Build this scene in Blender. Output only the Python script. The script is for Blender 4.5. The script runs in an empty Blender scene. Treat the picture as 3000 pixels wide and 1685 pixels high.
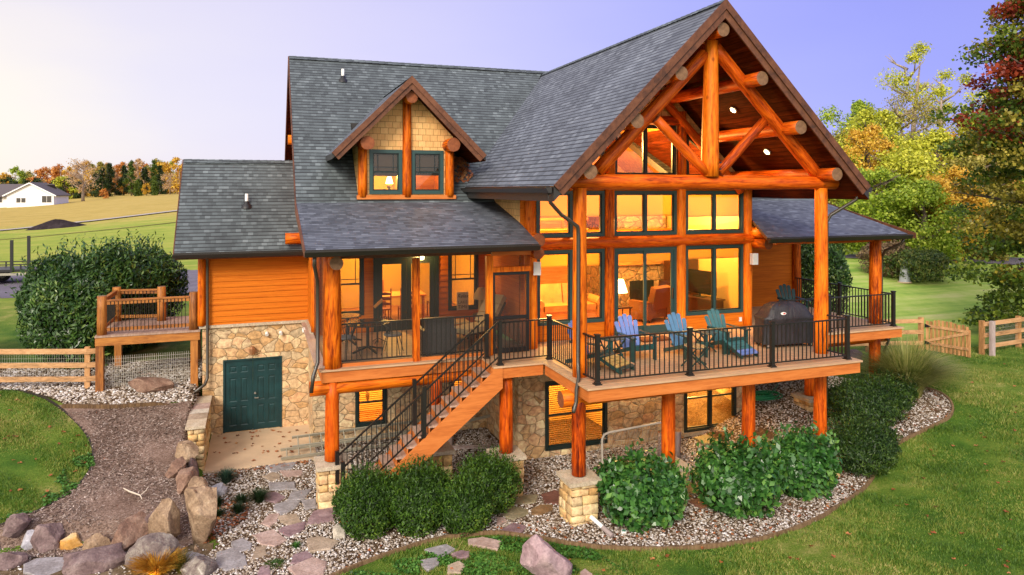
import bpy, bmesh, math, random
import numpy as np
from mathutils import Vector, Matrix
R = math.radians
random.seed(7); rng = np.random.default_rng(11)
S = bpy.context.scene; COL = S.collection
# ---------------------------------------------------------------- camera (eye level = z 0, house axes along X / Y)
cam = bpy.data.objects.new('camera', bpy.data.cameras.new('camera')); COL.objects.link(cam)
cam.data.sensor_width = 36.0; cam.data.lens = 24.96
cam.data.shift_y = -0.0955
cam.data.clip_start = 0.1; cam.data.clip_end = 5000
cam.location = (0, 0, 0); cam.rotation_euler = (R(90), 0, R(-19.66))
S.camera = cam
# ---------------------------------------------------------------- exposure, sampling
S.view_settings.view_transform = 'Standard'; S.view_settings.look = 'None'
S.view_settings.exposure = 0.66; S.view_settings.gamma = 1.0
S.render.engine = 'CYCLES'
S.cycles.use_denoising = True
S.cycles.max_bounces = 7; S.cycles.diffuse_bounces = 3; S.cycles.glossy_bounces = 3
S.cycles.transparent_max_bounces = 12; S.cycles.transmission_bounces = 4
S.cycles.sample_clamp_indirect = 4.0; S.cycles.caustics_reflective = False; S.cycles.caustics_refractive = False
# ---------------------------------------------------------------- sky and sun
SUN_AZ, SUN_EL = R(-142), R(30)          # azimuth from +Y towards +X: behind and to the left of the viewer
W = bpy.data.worlds.new('World'); S.world = W; W.use_nodes = True
def world():
    nt = W.node_tree; nt.nodes.clear(); L = nt.links.new; n = nt.nodes.new
    out = n('ShaderNodeOutputWorld'); bg = n('ShaderNodeBackground'); bg2 = n('ShaderNodeBackground'); add = n('ShaderNodeAddShader')
    sky = n('ShaderNodeTexSky'); sky.sky_type = 'NISHITA'; sky.sun_disc = False
    sky.sun_elevation = SUN_EL; sky.sun_rotation = SUN_AZ
    L(sky.outputs[0], bg2.inputs[0]); bg2.inputs[1].default_value = 0.012
    tc = n('ShaderNodeTexCoord')
    dot = n('ShaderNodeVectorMath'); dot.operation = 'DOT_PRODUCT'
    a = R(-62); dot.inputs[1].default_value = (math.sin(a), math.cos(a), -0.42)
    L(tc.outputs['Generated'], dot.inputs[0])
    ns = n('ShaderNodeTexNoise'); ns.inputs['Scale'].default_value = 2.2; ns.inputs['Detail'].default_value = 4
    mp = n('ShaderNodeMapping'); mp.inputs['Scale'].default_value = (1, 1, 3.5); L(tc.outputs['Generated'], mp.inputs[0]); L(mp.outputs[0], ns.inputs['Vector'])
    ma = n('ShaderNodeMath'); ma.operation = 'MULTIPLY_ADD'; ma.inputs[1].default_value = 0.24; L(ns.outputs[0], ma.inputs[0]); L(dot.outputs['Value'], ma.inputs[2])
    cr = n('ShaderNodeValToRGB'); L(ma.outputs[0], cr.inputs[0])
    mr = n('ShaderNodeMapRange'); mr.inputs[1].default_value = -0.68; mr.inputs[2].default_value = 1.02; L(ma.outputs[0], mr.inputs[0]); L(mr.outputs[0], cr.inputs[0])
    e = cr.color_ramp.elements
    e[0].position = 0.0; e[0].color = (.165, .165, .50, 1)
    e[1].position = 1.0; e[1].color = (.68, .60, .50, 1)
    for q, c in ((.20, (.195, .198, .55)), (.34, (.25, .25, .57)), (.50, (.34, .325, .56)), (.64, (.43, .40, .555)), (.77, (.50, .465, .54)), (.86, (.60, .545, .50))):
        x = e.new(q); x.color = (*c, 1)
    # warm glow added to the unseen sky overhead and behind, lighting the house
    d2 = n('ShaderNodeVectorMath'); d2.operation = 'DOT_PRODUCT'; d2.inputs[1].default_value = (-.42, -.80, .42); L(tc.outputs['Generated'], d2.inputs[0])
    m2 = n('ShaderNodeMapRange'); m2.interpolation_type = 'SMOOTHSTEP'; m2.inputs[1].default_value = -0.15; m2.inputs[2].default_value = 0.9; m2.inputs[3].default_value = 0.0; m2.inputs[4].default_value = 1.0; L(d2.outputs['Value'], m2.inputs[0])
    mx = n('ShaderNodeMix'); mx.data_type = 'RGBA'; L(m2.outputs[0], mx.inputs[0]); L(cr.outputs[0], mx.inputs[6]); mx.inputs[7].default_value = (1.02, .93, .86, 1)
    L(mx.outputs[2], bg.inputs[0]); bg.inputs[1].default_value = 1.0
    L(bg.outputs[0], add.inputs[0]); L(bg2.outputs[0], add.inputs[1]); L(add.outputs[0], out.inputs[0])
world()
sd = bpy.data.lights.new('sun', 'SUN'); sd.energy = 2.3; sd.angle = R(20); sd.color = (1, .90, .76)
sun = bpy.data.objects.new('sun', sd); COL.objects.link(sun)
sun.rotation_euler = (R(90) - SUN_EL, 0, -SUN_AZ + R(180))
sun.location = (-20, -20, 30)
# ================================================================ helpers
def tag(o, label=None, cat=None, group=None, kind=None):
    if label: o['label'] = label
    if cat: o['category'] = cat
    if group: o['group'] = group
    if kind: o['kind'] = kind
    return o
def root(name, loc, label, cat, group=None, rz=0):
    o = bpy.data.objects.new(name, None); COL.objects.link(o); o.location = loc; o.rotation_euler.z = rz
    o.empty_display_size = .2
    return tag(o, label, cat, group)
def wm(o):
    m = Matrix.LocRotScale(o.location, o.rotation_euler, o.scale)
    if o.parent is not None: m = wm(o.parent) @ o.matrix_parent_inverse @ m
    return m
def copy_tree(o, parent=None):
    c = o.copy(); COL.objects.link(c)
    if parent is not None: c.parent = parent
    for ch in KIDS.get(o.name, []): copy_tree(ch, c)
    return c
KIDS = {}
def attach(o, parent, wc):
    if parent is None: return o
    o.parent = parent; KIDS.setdefault(parent.name, []).append(o)
    if wc: o.matrix_parent_inverse = wm(parent).inverted()
    return o
class MB:
    """collects polygons, linked as ONE mesh object with metric UVs"""
    def __init__(s): s.v = []; s.f = []; s.m = []; s.cur = 0
    def poly(s, pts, m=None):
        i = len(s.v); s.v += [tuple(p) for p in pts]; s.f.append(tuple(range(i, i + len(pts)))); s.m.append(s.cur if m is None else m)
    def hexa(s, c):   # 8 corners: bottom 4 ccw, top 4 ccw
        for q in ((3, 2, 1, 0), (4, 5, 6, 7), (0, 1, 5, 4), (1, 2, 6, 5), (2, 3, 7, 6), (3, 0, 4, 7)): s.poly([c[k] for k in q])
    def box(s, x0, x1, y0, y1, z0, z1):
        s.hexa([(x0, y0, z0), (x1, y0, z0), (x1, y1, z0), (x0, y1, z0), (x0, y0, z1), (x1, y0, z1), (x1, y1, z1), (x0, y1, z1)]); return s
    def bar(s, a, b, w, h, up=(0, 0, 1)):      # box from a to b, w sideways, h along up
        a = Vector(a); b = Vector(b); d = (b - a).normalized(); u = Vector(up); sd_ = d.cross(u)
        if sd_.length < 1e-4: sd_ = d.cross(Vector((1, 0, 0)))
        sd_.normalize(); u = sd_.cross(d).normalized(); x = sd_ * w / 2; y = u * h / 2
        s.hexa([a - x - y, a + x - y, b + x - y, b - x - y, a - x + y, a + x + y, b + x + y, b - x + y]); return s
    def cyl(s, a, b, r0, r1=None, n=12, caps=True):
        r1 = r0 if r1 is None else r1; a = Vector(a); b = Vector(b); d = (b - a).normalized()
        u = d.orthogonal().normalized(); w = d.cross(u); i = len(s.v)
        for p, r in ((a, r0), (b, r1)):
            for k in range(n):
                t = 2 * math.pi * k / n; s.v.append(tuple(p + (u * math.cos(t) + w * math.sin(t)) * r))
        for k in range(n):
            s.f.append((i + k, i + (k + 1) % n, i + n + (k + 1) % n, i + n + k)); s.m.append(s.cur)
        if caps:
            s.f.append(tuple(i + k for k in range(n))[::-1]); s.m.append(s.cur); s.f.append(tuple(i + n + k for k in range(n))); s.m.append(s.cur)
        return s
    def tube(s, pts, r, n=8):
        for a, b in zip(pts[:-1], pts[1:]): s.cyl(a, b, r, r, n)
        return s
    def sweep(s, pts, r, n=8, closed=False, rad=None):
        P = [Vector(p) for p in pts]; i0 = len(s.v); N = len(P); u = None
        for i, p in enumerate(P):
            if closed: d = (P[(i + 1) % N] - P[i - 1]).normalized()
            else: d = (P[min(i + 1, N - 1)] - P[max(i - 1, 0)]).normalized()
            u = d.orthogonal().normalized() if u is None else (u - d * u.dot(d)).normalized()
            w = d.cross(u); rr = rad[i] if rad else r
            for k in range(n):
                t = 2 * math.pi * k / n; s.v.append(tuple(p + (u * math.cos(t) + w * math.sin(t)) * rr))
        for i in range(N if closed else N - 1):
            a = i0 + i * n; b = i0 + ((i + 1) % N) * n
            for k in range(n):
                s.f.append((a + k, a + (k + 1) % n, b + (k + 1) % n, b + k)); s.m.append(s.cur)
        if not closed:
            s.f.append(tuple(i0 + k for k in range(n))[::-1]); s.m.append(s.cur)
            s.f.append(tuple(i0 + (N - 1) * n + k for k in range(n))); s.m.append(s.cur)
        return s
    def lathe(s, prof, c=(0, 0, 0), n=16):
        i0 = len(s.v); c = Vector(c)
        for r, z in prof:
            for k in range(n):
                t = 2 * math.pi * k / n; s.v.append((c.x + r * math.cos(t), c.y + r * math.sin(t), c.z + z))
        for i in range(len(prof) - 1):
            for k in range(n):
                a = i0 + i * n; s.f.append((a + k, a + (k + 1) % n, a + n + (k + 1) % n, a + n + k)); s.m.append(s.cur)
        return s
    def prism(s, pts, off):   # closed slab: pts polygon extruded by off
        off = Vector(off); P = [Vector(p) for p in pts]; Q = [p + off for p in P]; n = len(P)
        s.poly(P[::-1]); s.poly(Q)
        for i in range(n): s.poly([P[i], P[(i + 1) % n], Q[(i + 1) % n], Q[i]])
        return s
    def build(s, name, mats, parent=None, wc=True, smooth=False, bevel=0, uv=True, norm=False):
        me = bpy.data.meshes.new(name); me.from_pydata(s.v, [], s.f)
        if not isinstance(mats, (list, tuple)): mats = [mats]
        for m in mats: me.materials.append(m)
        if len(mats) > 1: me.polygons.foreach_set('material_index', s.m)
        if norm:
            bm = bmesh.new(); bm.from_mesh(me); bmesh.ops.remove_doubles(bm, verts=bm.verts, dist=1e-4); bmesh.ops.recalc_face_normals(bm, faces=bm.faces); bm.to_mesh(me); bm.free()
        if uv: metric_uv(me)
        if smooth: me.polygons.foreach_set('use_smooth', [True] * len(me.polygons))
        o = bpy.data.objects.new(name, me); COL.objects.link(o)
        if bevel:
            b = o.modifiers.new('bevel', 'BEVEL'); b.width = bevel; b.segments = 1; b.limit_method = 'ANGLE'; b.angle_limit = R(40)
        return attach(o, parent, wc)
def metric_uv(me):
    me.update(); uvl = me.uv_layers.new(name='uv'); data = np.zeros((len(me.loops), 2), np.float32); vs = me.vertices
    for p in me.polygons:
        n = p.normal
        if abs(n.z) > .985: u = Vector((1, 0, 0)); v = Vector((0, 1, 0))
        else: u = Vector((-n.y, n.x, 0)).normalized(); v = n.cross(u)
        for li in p.loop_indices:
            co = vs[me.loops[li].vertex_index].co; data[li] = (co.dot(u), co.dot(v))
    uvl.data.foreach_set('uv', data.ravel())
def np_mesh(name, verts, faces, mats, parent=None, wc=True, smooth=False, mi=None):
    """fast mesh from numpy arrays; faces (n,k)"""
    me = bpy.data.meshes.new(name); verts = np.asarray(verts, np.float32); faces = np.asarray(faces, np.int32)
    me.vertices.add(len(verts)); me.vertices.foreach_set('co', verts.ravel())
    n, k = faces.shape; me.loops.add(n * k); me.loops.foreach_set('vertex_index', faces.ravel())
    me.polygons.add(n); me.polygons.foreach_set('loop_start', np.arange(0, n * k, k, dtype=np.int32))
    for m in (mats if isinstance(mats, (list, tuple)) else [mats]): me.materials.append(m)
    if mi is not None: me.polygons.foreach_set('material_index', np.asarray(mi, np.int32))
    if smooth: me.polygons.foreach_set('use_smooth', np.ones(n, bool))
    me.update(calc_edges=True)
    o = bpy.data.objects.new(name, me); COL.objects.link(o)
    return attach(o, parent, wc)
# ================================================================ materials
def shader(name):
    m = bpy.data.materials.new(name); m.use_nodes = True; nt = m.node_tree; nt.nodes.clear()
    out = nt.nodes.new('ShaderNodeOutputMaterial'); b = nt.nodes.new('ShaderNodeBsdfPrincipled'); nt.links.new(b.outputs[0], out.inputs[0])
    return m, nt, b, out
class G_:
    """tiny node-graph helper"""
    def __init__(s, nt): s.nt = nt
    def n(s, t, **kw):
        x = s.nt.nodes.new(t)
        for k, v in kw.items():
            if k.startswith('_'): setattr(x, k[1:], v)
            else:
                key = int(k[1:]) if k[0] == 'i' and k[1:].isdigit() else k.replace('__', ' ')
                if hasattr(v, 'is_output') or isinstance(v, bpy.types.NodeSocket): s.nt.links.new(v, x.inputs[key])
                else: x.inputs[key].default_value = v
        return x
    def co(s, kind='Object', scale=(1, 1, 1), rot=(0, 0, 0)):
        t = s.n('ShaderNodeTexCoord'); m = s.n('ShaderNodeMapping', i0=t.outputs[kind], Scale=scale, Rotation=rot); return m.outputs[0]
    def noise(s, vec, scale=5, detail=4, rough=.55, dist=0):
        return s.n('ShaderNodeTexNoise', Vector=vec, Scale=scale, Detail=detail, Roughness=rough, Distortion=dist).outputs[0]
    def ramp(s, fac, stops, interp='LINEAR'):
        x = s.n('ShaderNodeValToRGB', i0=fac); e = x.color_ramp.elements; x.color_ramp.interpolation = interp
        while len(e) < len(stops): e.new(.5)
        for q, (p, c) in zip(e, stops): q.position = p; q.color = (*c, 1) if len(c) == 3 else c
        return x.outputs[0]
    def mix(s, f, a, b, blend='MIX'):
        x = s.n('ShaderNodeMix', _data_type='RGBA', _blend_type=blend)
        for sock, v in ((x.inputs[0], f), (x.inputs[6], a), (x.inputs[7], b)):
            if isinstance(v, bpy.types.NodeSocket): s.nt.links.new(v, sock)
            else: sock.default_value = (*v, 1) if isinstance(v, tuple) and len(v) == 3 else v
        return x.outputs[2]
    def math(s, op, a, b=0, c=0):
        return s.n('ShaderNodeMath', _operation=op, i0=a, i1=b, i2=c).outputs[0]
    def bump(s, h, strength=.3, dist=.02, normal=None):
        x = s.n('ShaderNodeBump', Height=h, Strength=strength, Distance=dist)
        if normal is not None: s.nt.links.new(normal, x.inputs['Normal'])
        return x.outputs[0]
    def rnd(s): return s.n('ShaderNodeNewGeometry').outputs['Random Per Island']
    def orand(s): return s.n('ShaderNodeObjectInfo').outputs['Random']
def plain(name, col, rough=.55, metal=0, spec=.5, var=.12, scale=9, bump=0):
    m, nt, b, out = shader(name); g = G_(nt)
    f = g.noise(g.co('Object'), scale, 5)
    c = g.ramp(f, [(.25, tuple(x * (1 - var) for x in col)), (.75, tuple(min(1, x * (1 + var)) for x in col))])
    nt.links.new(c, b.inputs['Base Color']); b.inputs['Roughness'].default_value = rough; b.inputs['Metallic'].default_value = metal
    b.inputs['Specular IOR Level'].default_value = spec
    if bump: nt.links.new(g.bump(g.noise(g.co('Object'), scale * 5, 5), bump, .01), b.inputs['Normal'])
    return m
def wood(name, stops, grain=(7, 7, .7), rough=.42, knots=True, coord='Object', bump=.25, spec=.5, coat=0, plank=0):
    m, nt, b, out = shader(name); g = G_(nt); t = g.co(coord, grain); r = g.orand()
    off = g.n('ShaderNodeVectorMath', _operation='ADD', i0=t); comb = g.n('ShaderNodeCombineXYZ', i0=g.math('MULTIPLY', r, 37), i1=g.math('MULTIPLY', r, 91), i2=g.math('MULTIPLY', r, 53)); nt.links.new(comb.outputs[0], off.inputs[1])
    v = off.outputs[0]
    f = g.noise(v, 2.2, 6, .62, .6); f2 = g.noise(v, 9, 3, .5)
    ff = g.math('ADD', g.math('MULTIPLY', f, .72), g.math('MULTIPLY', f2, .28))
    ff = g.math('ADD', g.math('MULTIPLY_ADD', ff, 1.35, -.175), g.math('MULTIPLY_ADD', r, .20, -.11))
    c = g.ramp(ff, stops)
    if knots:
        k = g.n('ShaderNodeTexVoronoi', Vector=g.n('ShaderNodeVectorMath', _operation='MULTIPLY', i0=v, i1=(.35, .35, 2.2)).outputs[0], Scale=1.0, Randomness=1).outputs[0]
        kk = g.ramp(k, [(.045, (1, 1, 1)), (.11, (0, 0, 0))]); c = g.mix(g.math('MULTIPLY', kk, .6), c, tuple(x * .35 for x in stops[0][1]))
    if knots and spec < .5:
        cv = g.n('ShaderNodeVectorMath', _operation='MULTIPLY', i0=v, i1=(1.9, 1.9, .42)).outputs[0]; cn = g.noise(cv, 1.5, 3, .5, .3); crk = g.ramp(cn, [(.485, (0, 0, 0)), (.497, (1, 1, 1)), (.503, (1, 1, 1)), (.515, (0, 0, 0))])
        msk = g.ramp(g.noise(g.n('ShaderNodeVectorMath', _operation='MULTIPLY', i0=v, i1=(.1, .1, .8)).outputs[0], 1.1, 2), [(.45, (0, 0, 0)), (.6, (1, 1, 1))]); c = g.mix(g.math('MULTIPLY', g.math('MULTIPLY', crk, msk), .85), c, tuple(x * .3 for x in stops[0][1]))
        wz = g.noise(g.n('ShaderNodeVectorMath', _operation='MULTIPLY', i0=v, i1=(.12, .12, 1.1)).outputs[0], 1.3, 4, .6); c = g.mix(g.ramp(wz, [(.42, (0, 0, 0)), (.72, (.42, .42, .42))]), c, tuple(min(1, x * y) for x, y in zip(stops[1][1], (.9, .8, .8))))
    if plank:
        vv = g.n('ShaderNodeSeparateXYZ', i0=g.co('UV')).outputs[1]; q = g.math('DIVIDE', vv, plank); fr = g.math('FRACT', q); ce = g.math('FLOOR', q)
        tone = g.n('ShaderNodeTexWhiteNoise', _noise_dimensions='1D', W=ce).outputs[0]; c = g.mix(g.math('MULTIPLY', tone, .45), c, stops[0][1]); c = g.mix(g.ramp(fr, [(0, (1, 1, 1)), (.05, (1, 1, 1)), (.09, (0, 0, 0))]), c, tuple(x * .2 for x in stops[0][1]))
    nt.links.new(c, b.inputs['Base Color']); b.inputs['Roughness'].default_value = rough; b.inputs['Specular IOR Level'].default_value = spec
    if coat: b.inputs['Coat Weight'].default_value = coat; b.inputs['Coat Roughness'].default_value = .25
    nt.links.new(g.bump(ff, bump, .01), b.inputs['Normal'])
    return m
def end_grain(name, a, b_):
    m, nt, b, out = shader(name); g = G_(nt)
    t = g.co('Object'); s = g.n('ShaderNodeSeparateXYZ', i0=t)
    rr = g.math('SQRT', g.math('ADD', g.math('POWER', s.outputs[0], 2), g.math('POWER', s.outputs[1], 2)))
    w = g.math('SINE', g.math('ADD', g.math('MULTIPLY', rr, 260), g.math('MULTIPLY', g.noise(t, 14, 3), 6)))
    f = g.math('ADD', g.math('MULTIPLY', w, .22), g.noise(t, 10, 5))
    c = g.ramp(f, [(.25, a), (.8, b_)]); nt.links.new(c, b.inputs['Base Color']); b.inputs['Roughness'].default_value = .75
    return m
def shingle(name, cols, bw=.30, rh=.135):
    m, nt, b, out = shader(name); g = G_(nt); uv = g.co('UV')
    jit = g.noise(uv, 1.3, 2)
    br = g.n('ShaderNodeTexBrick', _offset=.37, _offset_frequency=2, Vector=uv, Color1=(0, 0, 0, 1), Color2=(1, 1, 1, 1), Mortar=(.5, .5, .5, 1), Scale=1.0, Mortar__Size=.0, Bias=0, Brick__Width=bw, Row__Height=rh)
    t = br.outputs[0]
    c = g.ramp(t, [(0, cols[0]), (.35, cols[1]), (.84, cols[2]), (1, cols[3])])
    gr = g.noise(uv, 160, 2); c = g.mix(.35, c, g.ramp(gr, [(.3, (.05, .05, .05)), (.7, (.95, .95, .95))]), 'SOFT_LIGHT')
    big = g.noise(uv, .55, 4); c = g.mix(.45, c, g.ramp(big, [(.3, (.25, .25, .25)), (.7, (.75, .75, .75))]), 'OVERLAY')
    v = g.n('ShaderNodeSeparateXYZ', i0=uv).outputs[1]
    row = g.math('FRACT', g.math('ADD', g.math('DIVIDE', v, rh), g.math('MULTIPLY', jit, .08)))
    edge = g.ramp(row, [(.0, (1, 1, 1)), (.20, (1, 1, 1)), (.30, (0, 0, 0)), (1, (0, 0, 0))])
    u = g.n('ShaderNodeSeparateXYZ', i0=uv).outputs[0]
    c = g.mix(g.math('MULTIPLY', edge, .88), c, (.012, .012, .014))  # shadow line of each shingle course, painted into the colour
    nt.links.new(c, b.inputs['Base Color']); b.inputs['Roughness'].default_value = .72; b.inputs['Specular IOR Level'].default_value = .45
    h = g.math('ADD', g.math('MULTIPLY', row, -1), g.math('MULTIPLY', t, .5))
    nt.links.new(g.bump(h, .75, .02), b.inputs['Normal'])
    return m
def stone(name, stops, scale=2.7, mortar=(.16, .13, .09), joint=.045, stretch=(1, 1, 1.5), bumpd=.028):
    m, nt, b, out = shader(name); g = G_(nt)
    t = g.co('Object', stretch); warp = g.n('ShaderNodeTexNoise', Vector=t, Scale=2.0, Detail=3).outputs['Color']
    v = g.n('ShaderNodeVectorMath', _operation='MULTIPLY_ADD', i0=warp, i1=(.28, .28, .28), i2=t).outputs[0]
    vd = g.n('ShaderNodeTexVoronoi', _feature='DISTANCE_TO_EDGE', Vector=v, Scale=scale, Randomness=.95).outputs['Distance']
    vc = g.n('ShaderNodeTexVoronoi', _feature='F1', Vector=v, Scale=scale, Randomness=.95).outputs['Color']
    r = g.n('ShaderNodeSeparateColor', i0=vc).outputs[0]
    c = g.ramp(r, stops); n1 = g.noise(g.co('Object'), 9, 6, .65)
    c = g.mix(.75, c, g.ramp(n1, [(.28, (.12, .12, .12)), (.72, (.88, .88, .88))]), 'OVERLAY')
    e = g.ramp(vd, [(0, (0, 0, 0)), (joint * .25, (0, 0, 0)), (joint, (1, 1, 1))])
    c = g.mix(e, mortar, c)
    nt.links.new(c, b.inputs['Base Color']); b.inputs['Roughness'].default_value = .85
    h = g.math('ADD', g.ramp(vd, [(0, (0, 0, 0)), (joint * 1.6, (.8, .8, .8)), (.3, (1, 1, 1))]), g.math('MULTIPLY', n1, .55))
    nt.links.new(g.bump(h, 1.0, bumpd), b.inputs['Normal'])
    return m
def rock(name, cols, scale=3, bump=.6):
    m, nt, b, out = shader(name); g = G_(nt); t = g.co('Object'); r = g.orand()
    o = g.n('ShaderNodeVectorMath', _operation='ADD', i0=t); cb = g.n('ShaderNodeCombineXYZ', i0=g.math('MULTIPLY', r, 61), i1=g.math('MULTIPLY', r, 17)); nt.links.new(cb.outputs[0], o.inputs[1]); v = o.outputs[0]
    f = g.noise(v, scale, 8, .62, .5); c = g.ramp(f, [(.25, cols[0]), (.45, cols[1]), (.62, cols[2]), (.8, cols[3])])
    n2 = g.noise(v, scale * 7, 6, .7); c = g.mix(.5, c, g.ramp(n2, [(.3, (.15, .15, .15)), (.7, (.85, .85, .85))]), 'OVERLAY')
    nt.links.new(c, b.inputs['Base Color']); b.inputs['Roughness'].default_value = .82
    nt.links.new(g.bump(g.math('ADD', f, g.math('MULTIPLY', n2, .5)), bump, .05), b.inputs['Normal'])
    return m
def leafmat(name, stops, trans=.35, rough=.5, spec=.4, patch=None):
    m, nt, b, out = shader(name); g = G_(nt); r = g.rnd()
    big = g.noise(g.co('Object'), .9, 3)
    f = g.math('ADD', g.math('MULTIPLY', r, .62), g.math('MULTIPLY_ADD', big, .9, -.26))
    c = g.ramp(f, stops); nt.links.new(c, b.inputs['Base Color']); b.inputs['Roughness'].default_value = rough; b.inputs['Specular IOR Level'].default_value = spec
    tr = g.n('ShaderNodeBsdfTranslucent'); nt.links.new(c, tr.inputs[0]); mx = g.n('ShaderNodeMixShader', i0=trans)
    nt.links.new(b.outputs[0], mx.inputs[1]); nt.links.new(tr.outputs[0], mx.inputs[2]); nt.links.new(mx.outputs[0], out.inputs[0])
    return m
def glow(name, col, strength):
    m, nt, b, out = shader(name); b.inputs['Base Color'].default_value = (*col, 1)
    b.inputs['Emission Color'].default_value = (*col, 1); b.inputs['Emission Strength'].default_value = strength
    return m
def glassmat(name, tint=(1, 1, 1), refl=1.0):
    m, nt, b, out = shader(name); nt.nodes.remove(b); g = G_(nt)
    fr = g.n('ShaderNodeFresnel', IOR=1.5); t = g.n('ShaderNodeBsdfTransparent', i0=(*tint, 1)); gl = g.n('ShaderNodeBsdfGlossy', Roughness=.015)
    mx = g.n('ShaderNodeMixShader', i0=g.math('MULTIPLY', fr.outputs[0], refl)); nt.links.new(t.outputs[0], mx.inputs[1]); nt.links.new(gl.outputs[0], mx.inputs[2]); nt.links.new(mx.outputs[0], out.inputs[0])
    return m
def screenmat(name, op=.3, col=(.03, .026, .02)):
    m, nt, b, out = shader(name); g = G_(nt); b.inputs['Base Color'].default_value = (*col, 1); b.inputs['Roughness'].default_value = .7
    t = g.n('ShaderNodeBsdfTransparent'); mx = g.n('ShaderNodeMixShader', i0=op); nt.links.new(t.outputs[0], mx.inputs[1]); nt.links.new(b.outputs[0], mx.inputs[2]); nt.links.new(mx.outputs[0], out.inputs[0])
    return m
def fabric(name, col, trans=0.0, rough=.9, spec=.1):
    m, nt, b, out = shader(name); g = G_(nt); f = g.noise(g.co('Object'), 60, 3)
    c = g.ramp(f, [(.3, tuple(x * .8 for x in col)), (.7, col)]); nt.links.new(c, b.inputs['Base Color']); b.inputs['Roughness'].default_value = rough; b.inputs['Specular IOR Level'].default_value = spec
    if trans:
        tr = g.n('ShaderNodeBsdfTranslucent', i0=(*col, 1)); mx = g.n('ShaderNodeMixShader', i0=trans); nt.links.new(b.outputs[0], mx.inputs[1]); nt.links.new(tr.outputs[0], mx.inputs[2]); nt.links.new(mx.outputs[0], out.inputs[0])
    return m
LOG = wood('stained_log', [(.28, (.16, .018, .001)), (.40, (.48, .085, .003)), (.54, (.76, .168, .006)), (.74, (.86, .265, .016))], rough=.48, spec=.16)
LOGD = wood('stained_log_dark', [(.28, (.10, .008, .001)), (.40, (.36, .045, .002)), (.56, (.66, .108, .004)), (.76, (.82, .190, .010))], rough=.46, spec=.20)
LOGEND = end_grain('log_end_grain', (.10, .045, .020), (.27, .145, .072))
LOGEND_R = end_grain('red_log_end', (.15, .035, .008), (.34, .10, .03))
SIDING = wood('orange_siding', [(.30, (.44, .098, .004)), (.5, (.60, .155, .007)), (.7, (.68, .20, .012))], grain=(.35, .35, 18), rough=.65, knots=False, bump=.12, spec=.15)
BOARD = wood('stained_fascia_board', [(.3, (.46, .125, .026)), (.5, (.58, .175, .038)), (.7, (.64, .215, .055))], grain=(.5, .5, 5), rough=.65, knots=False, bump=.1, spec=.2)
RAKE = wood('brown_rake_board', [(.3, (.05, .016, .007)), (.5, (.115, .038, .015)), (.72, (.17, .062, .026))], grain=(1.5, 1.5, 1.5), rough=.7, knots=False)
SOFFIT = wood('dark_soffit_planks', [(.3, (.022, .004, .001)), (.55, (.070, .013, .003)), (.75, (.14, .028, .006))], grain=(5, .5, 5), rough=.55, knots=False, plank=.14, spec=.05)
CEDAR = wood('cedar_timber', [(.28, (.16, .048, .007)), (.5, (.36, .125, .018)), (.72, (.50, .20, .036))], rough=.62)
CEDARX = wood('cedar_timber_long', [(.28, (.16, .048, .007)), (.5, (.36, .125, .018)), (.72, (.50, .20, .036))], grain=(.7, 5, 5), rough=.62, knots=False)
FENCE = wood('weathered_fence_wood', [(.28, (.26, .14, .06)), (.5, (.50, .27, .12)), (.72, (.62, .36, .18))], grain=(.7, 5, 5), rough=.8, knots=False)
FENCEV = wood('weathered_fence_post', [(.28, (.24, .12, .04)), (.5, (.45, .22, .08)), (.72, (.58, .32, .14))], grain=(5, 5, .7), rough=.8)
GREYWOOD = wood('grey_wood', [(.28, (.20, .14, .12)), (.5, (.36, .28, .26)), (.72, (.50, .41, .40))], grain=(5, 5, .7), rough=.85)
DECK = wood('tan_deck_boards', [(.3, (.44, .27, .15)), (.5, (.56, .36, .21)), (.7, (.63, .43, .27))], grain=(.5, 6, 1), rough=.6, knots=False, bump=.06, plank=.14)
TREAD = wood('stair_tread_wood', [(.3, (.30, .19, .14)), (.5, (.41, .28, .21)), (.7, (.50, .36, .28))], grain=(6, .6, 1), rough=.62, knots=False, bump=.06)
SH_A = shingle('green_grey_shingles', [(.056, .069, .075), (.078, .096, .104), (.096, .118, .128), (.145, .174, .188)], bw=.14)
SH_B = shingle('blue_grey_shingles', [(.060, .070, .090), (.094, .108, .138), (.124, .142, .176), (.18, .205, .25)], bw=.155, rh=.125)
SH_C = shingle('smooth_grey_shingles', [(.076, .088, .108), (.108, .124, .152), (.130, .148, .180), (.165, .186, .22)], bw=.2, rh=.14)
def shake():
    m, nt, b, out = shader('cream_shake_siding'); g = G_(nt); uv = g.co('UV')
    br = g.n('ShaderNodeTexBrick', _offset=.43, Vector=uv, Color1=(0, 0, 0, 1), Color2=(1, 1, 1, 1), Mortar=(0, 0, 0, 1), Scale=1, Mortar__Size=.006, Mortar__Smooth=.2, Brick__Width=.21, Row__Height=.17)
    c = g.ramp(br.outputs[0], [(0, (.70, .38, .13)), (1, (.82, .49, .19))]); c = g.mix(g.math('MULTIPLY', br.outputs[1], .8), c, (.28, .13, .03))
    c = g.mix(.3, c, g.ramp(g.noise(g.co('Object', (9, 9, 1.5)), 4, 5), [(.3, (.2, .2, .2)), (.7, (.8, .8, .8))]), 'OVERLAY')
    nt.links.new(c, b.inputs['Base Color']); b.inputs['Roughness'].default_value = .8
    nt.links.new(g.bump(g.math('SUBTRACT', br.outputs[0], g.math('MULTIPLY', br.outputs[1], 2)), .6, .012), b.inputs['Normal']); return m
SHAKE = shake()
STONE = stone('fieldstone', [(0, (.46, .27, .11)), (.2, (.60, .38, .19)), (.4, (.50, .34, .19)), (.55, (.68, .50, .28)), (.7, (.42, .32, .20)), (.85, (.70, .51, .29)), (1, (.56, .31, .15))], 3.0, (.44, .31, .17), .026)
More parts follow.
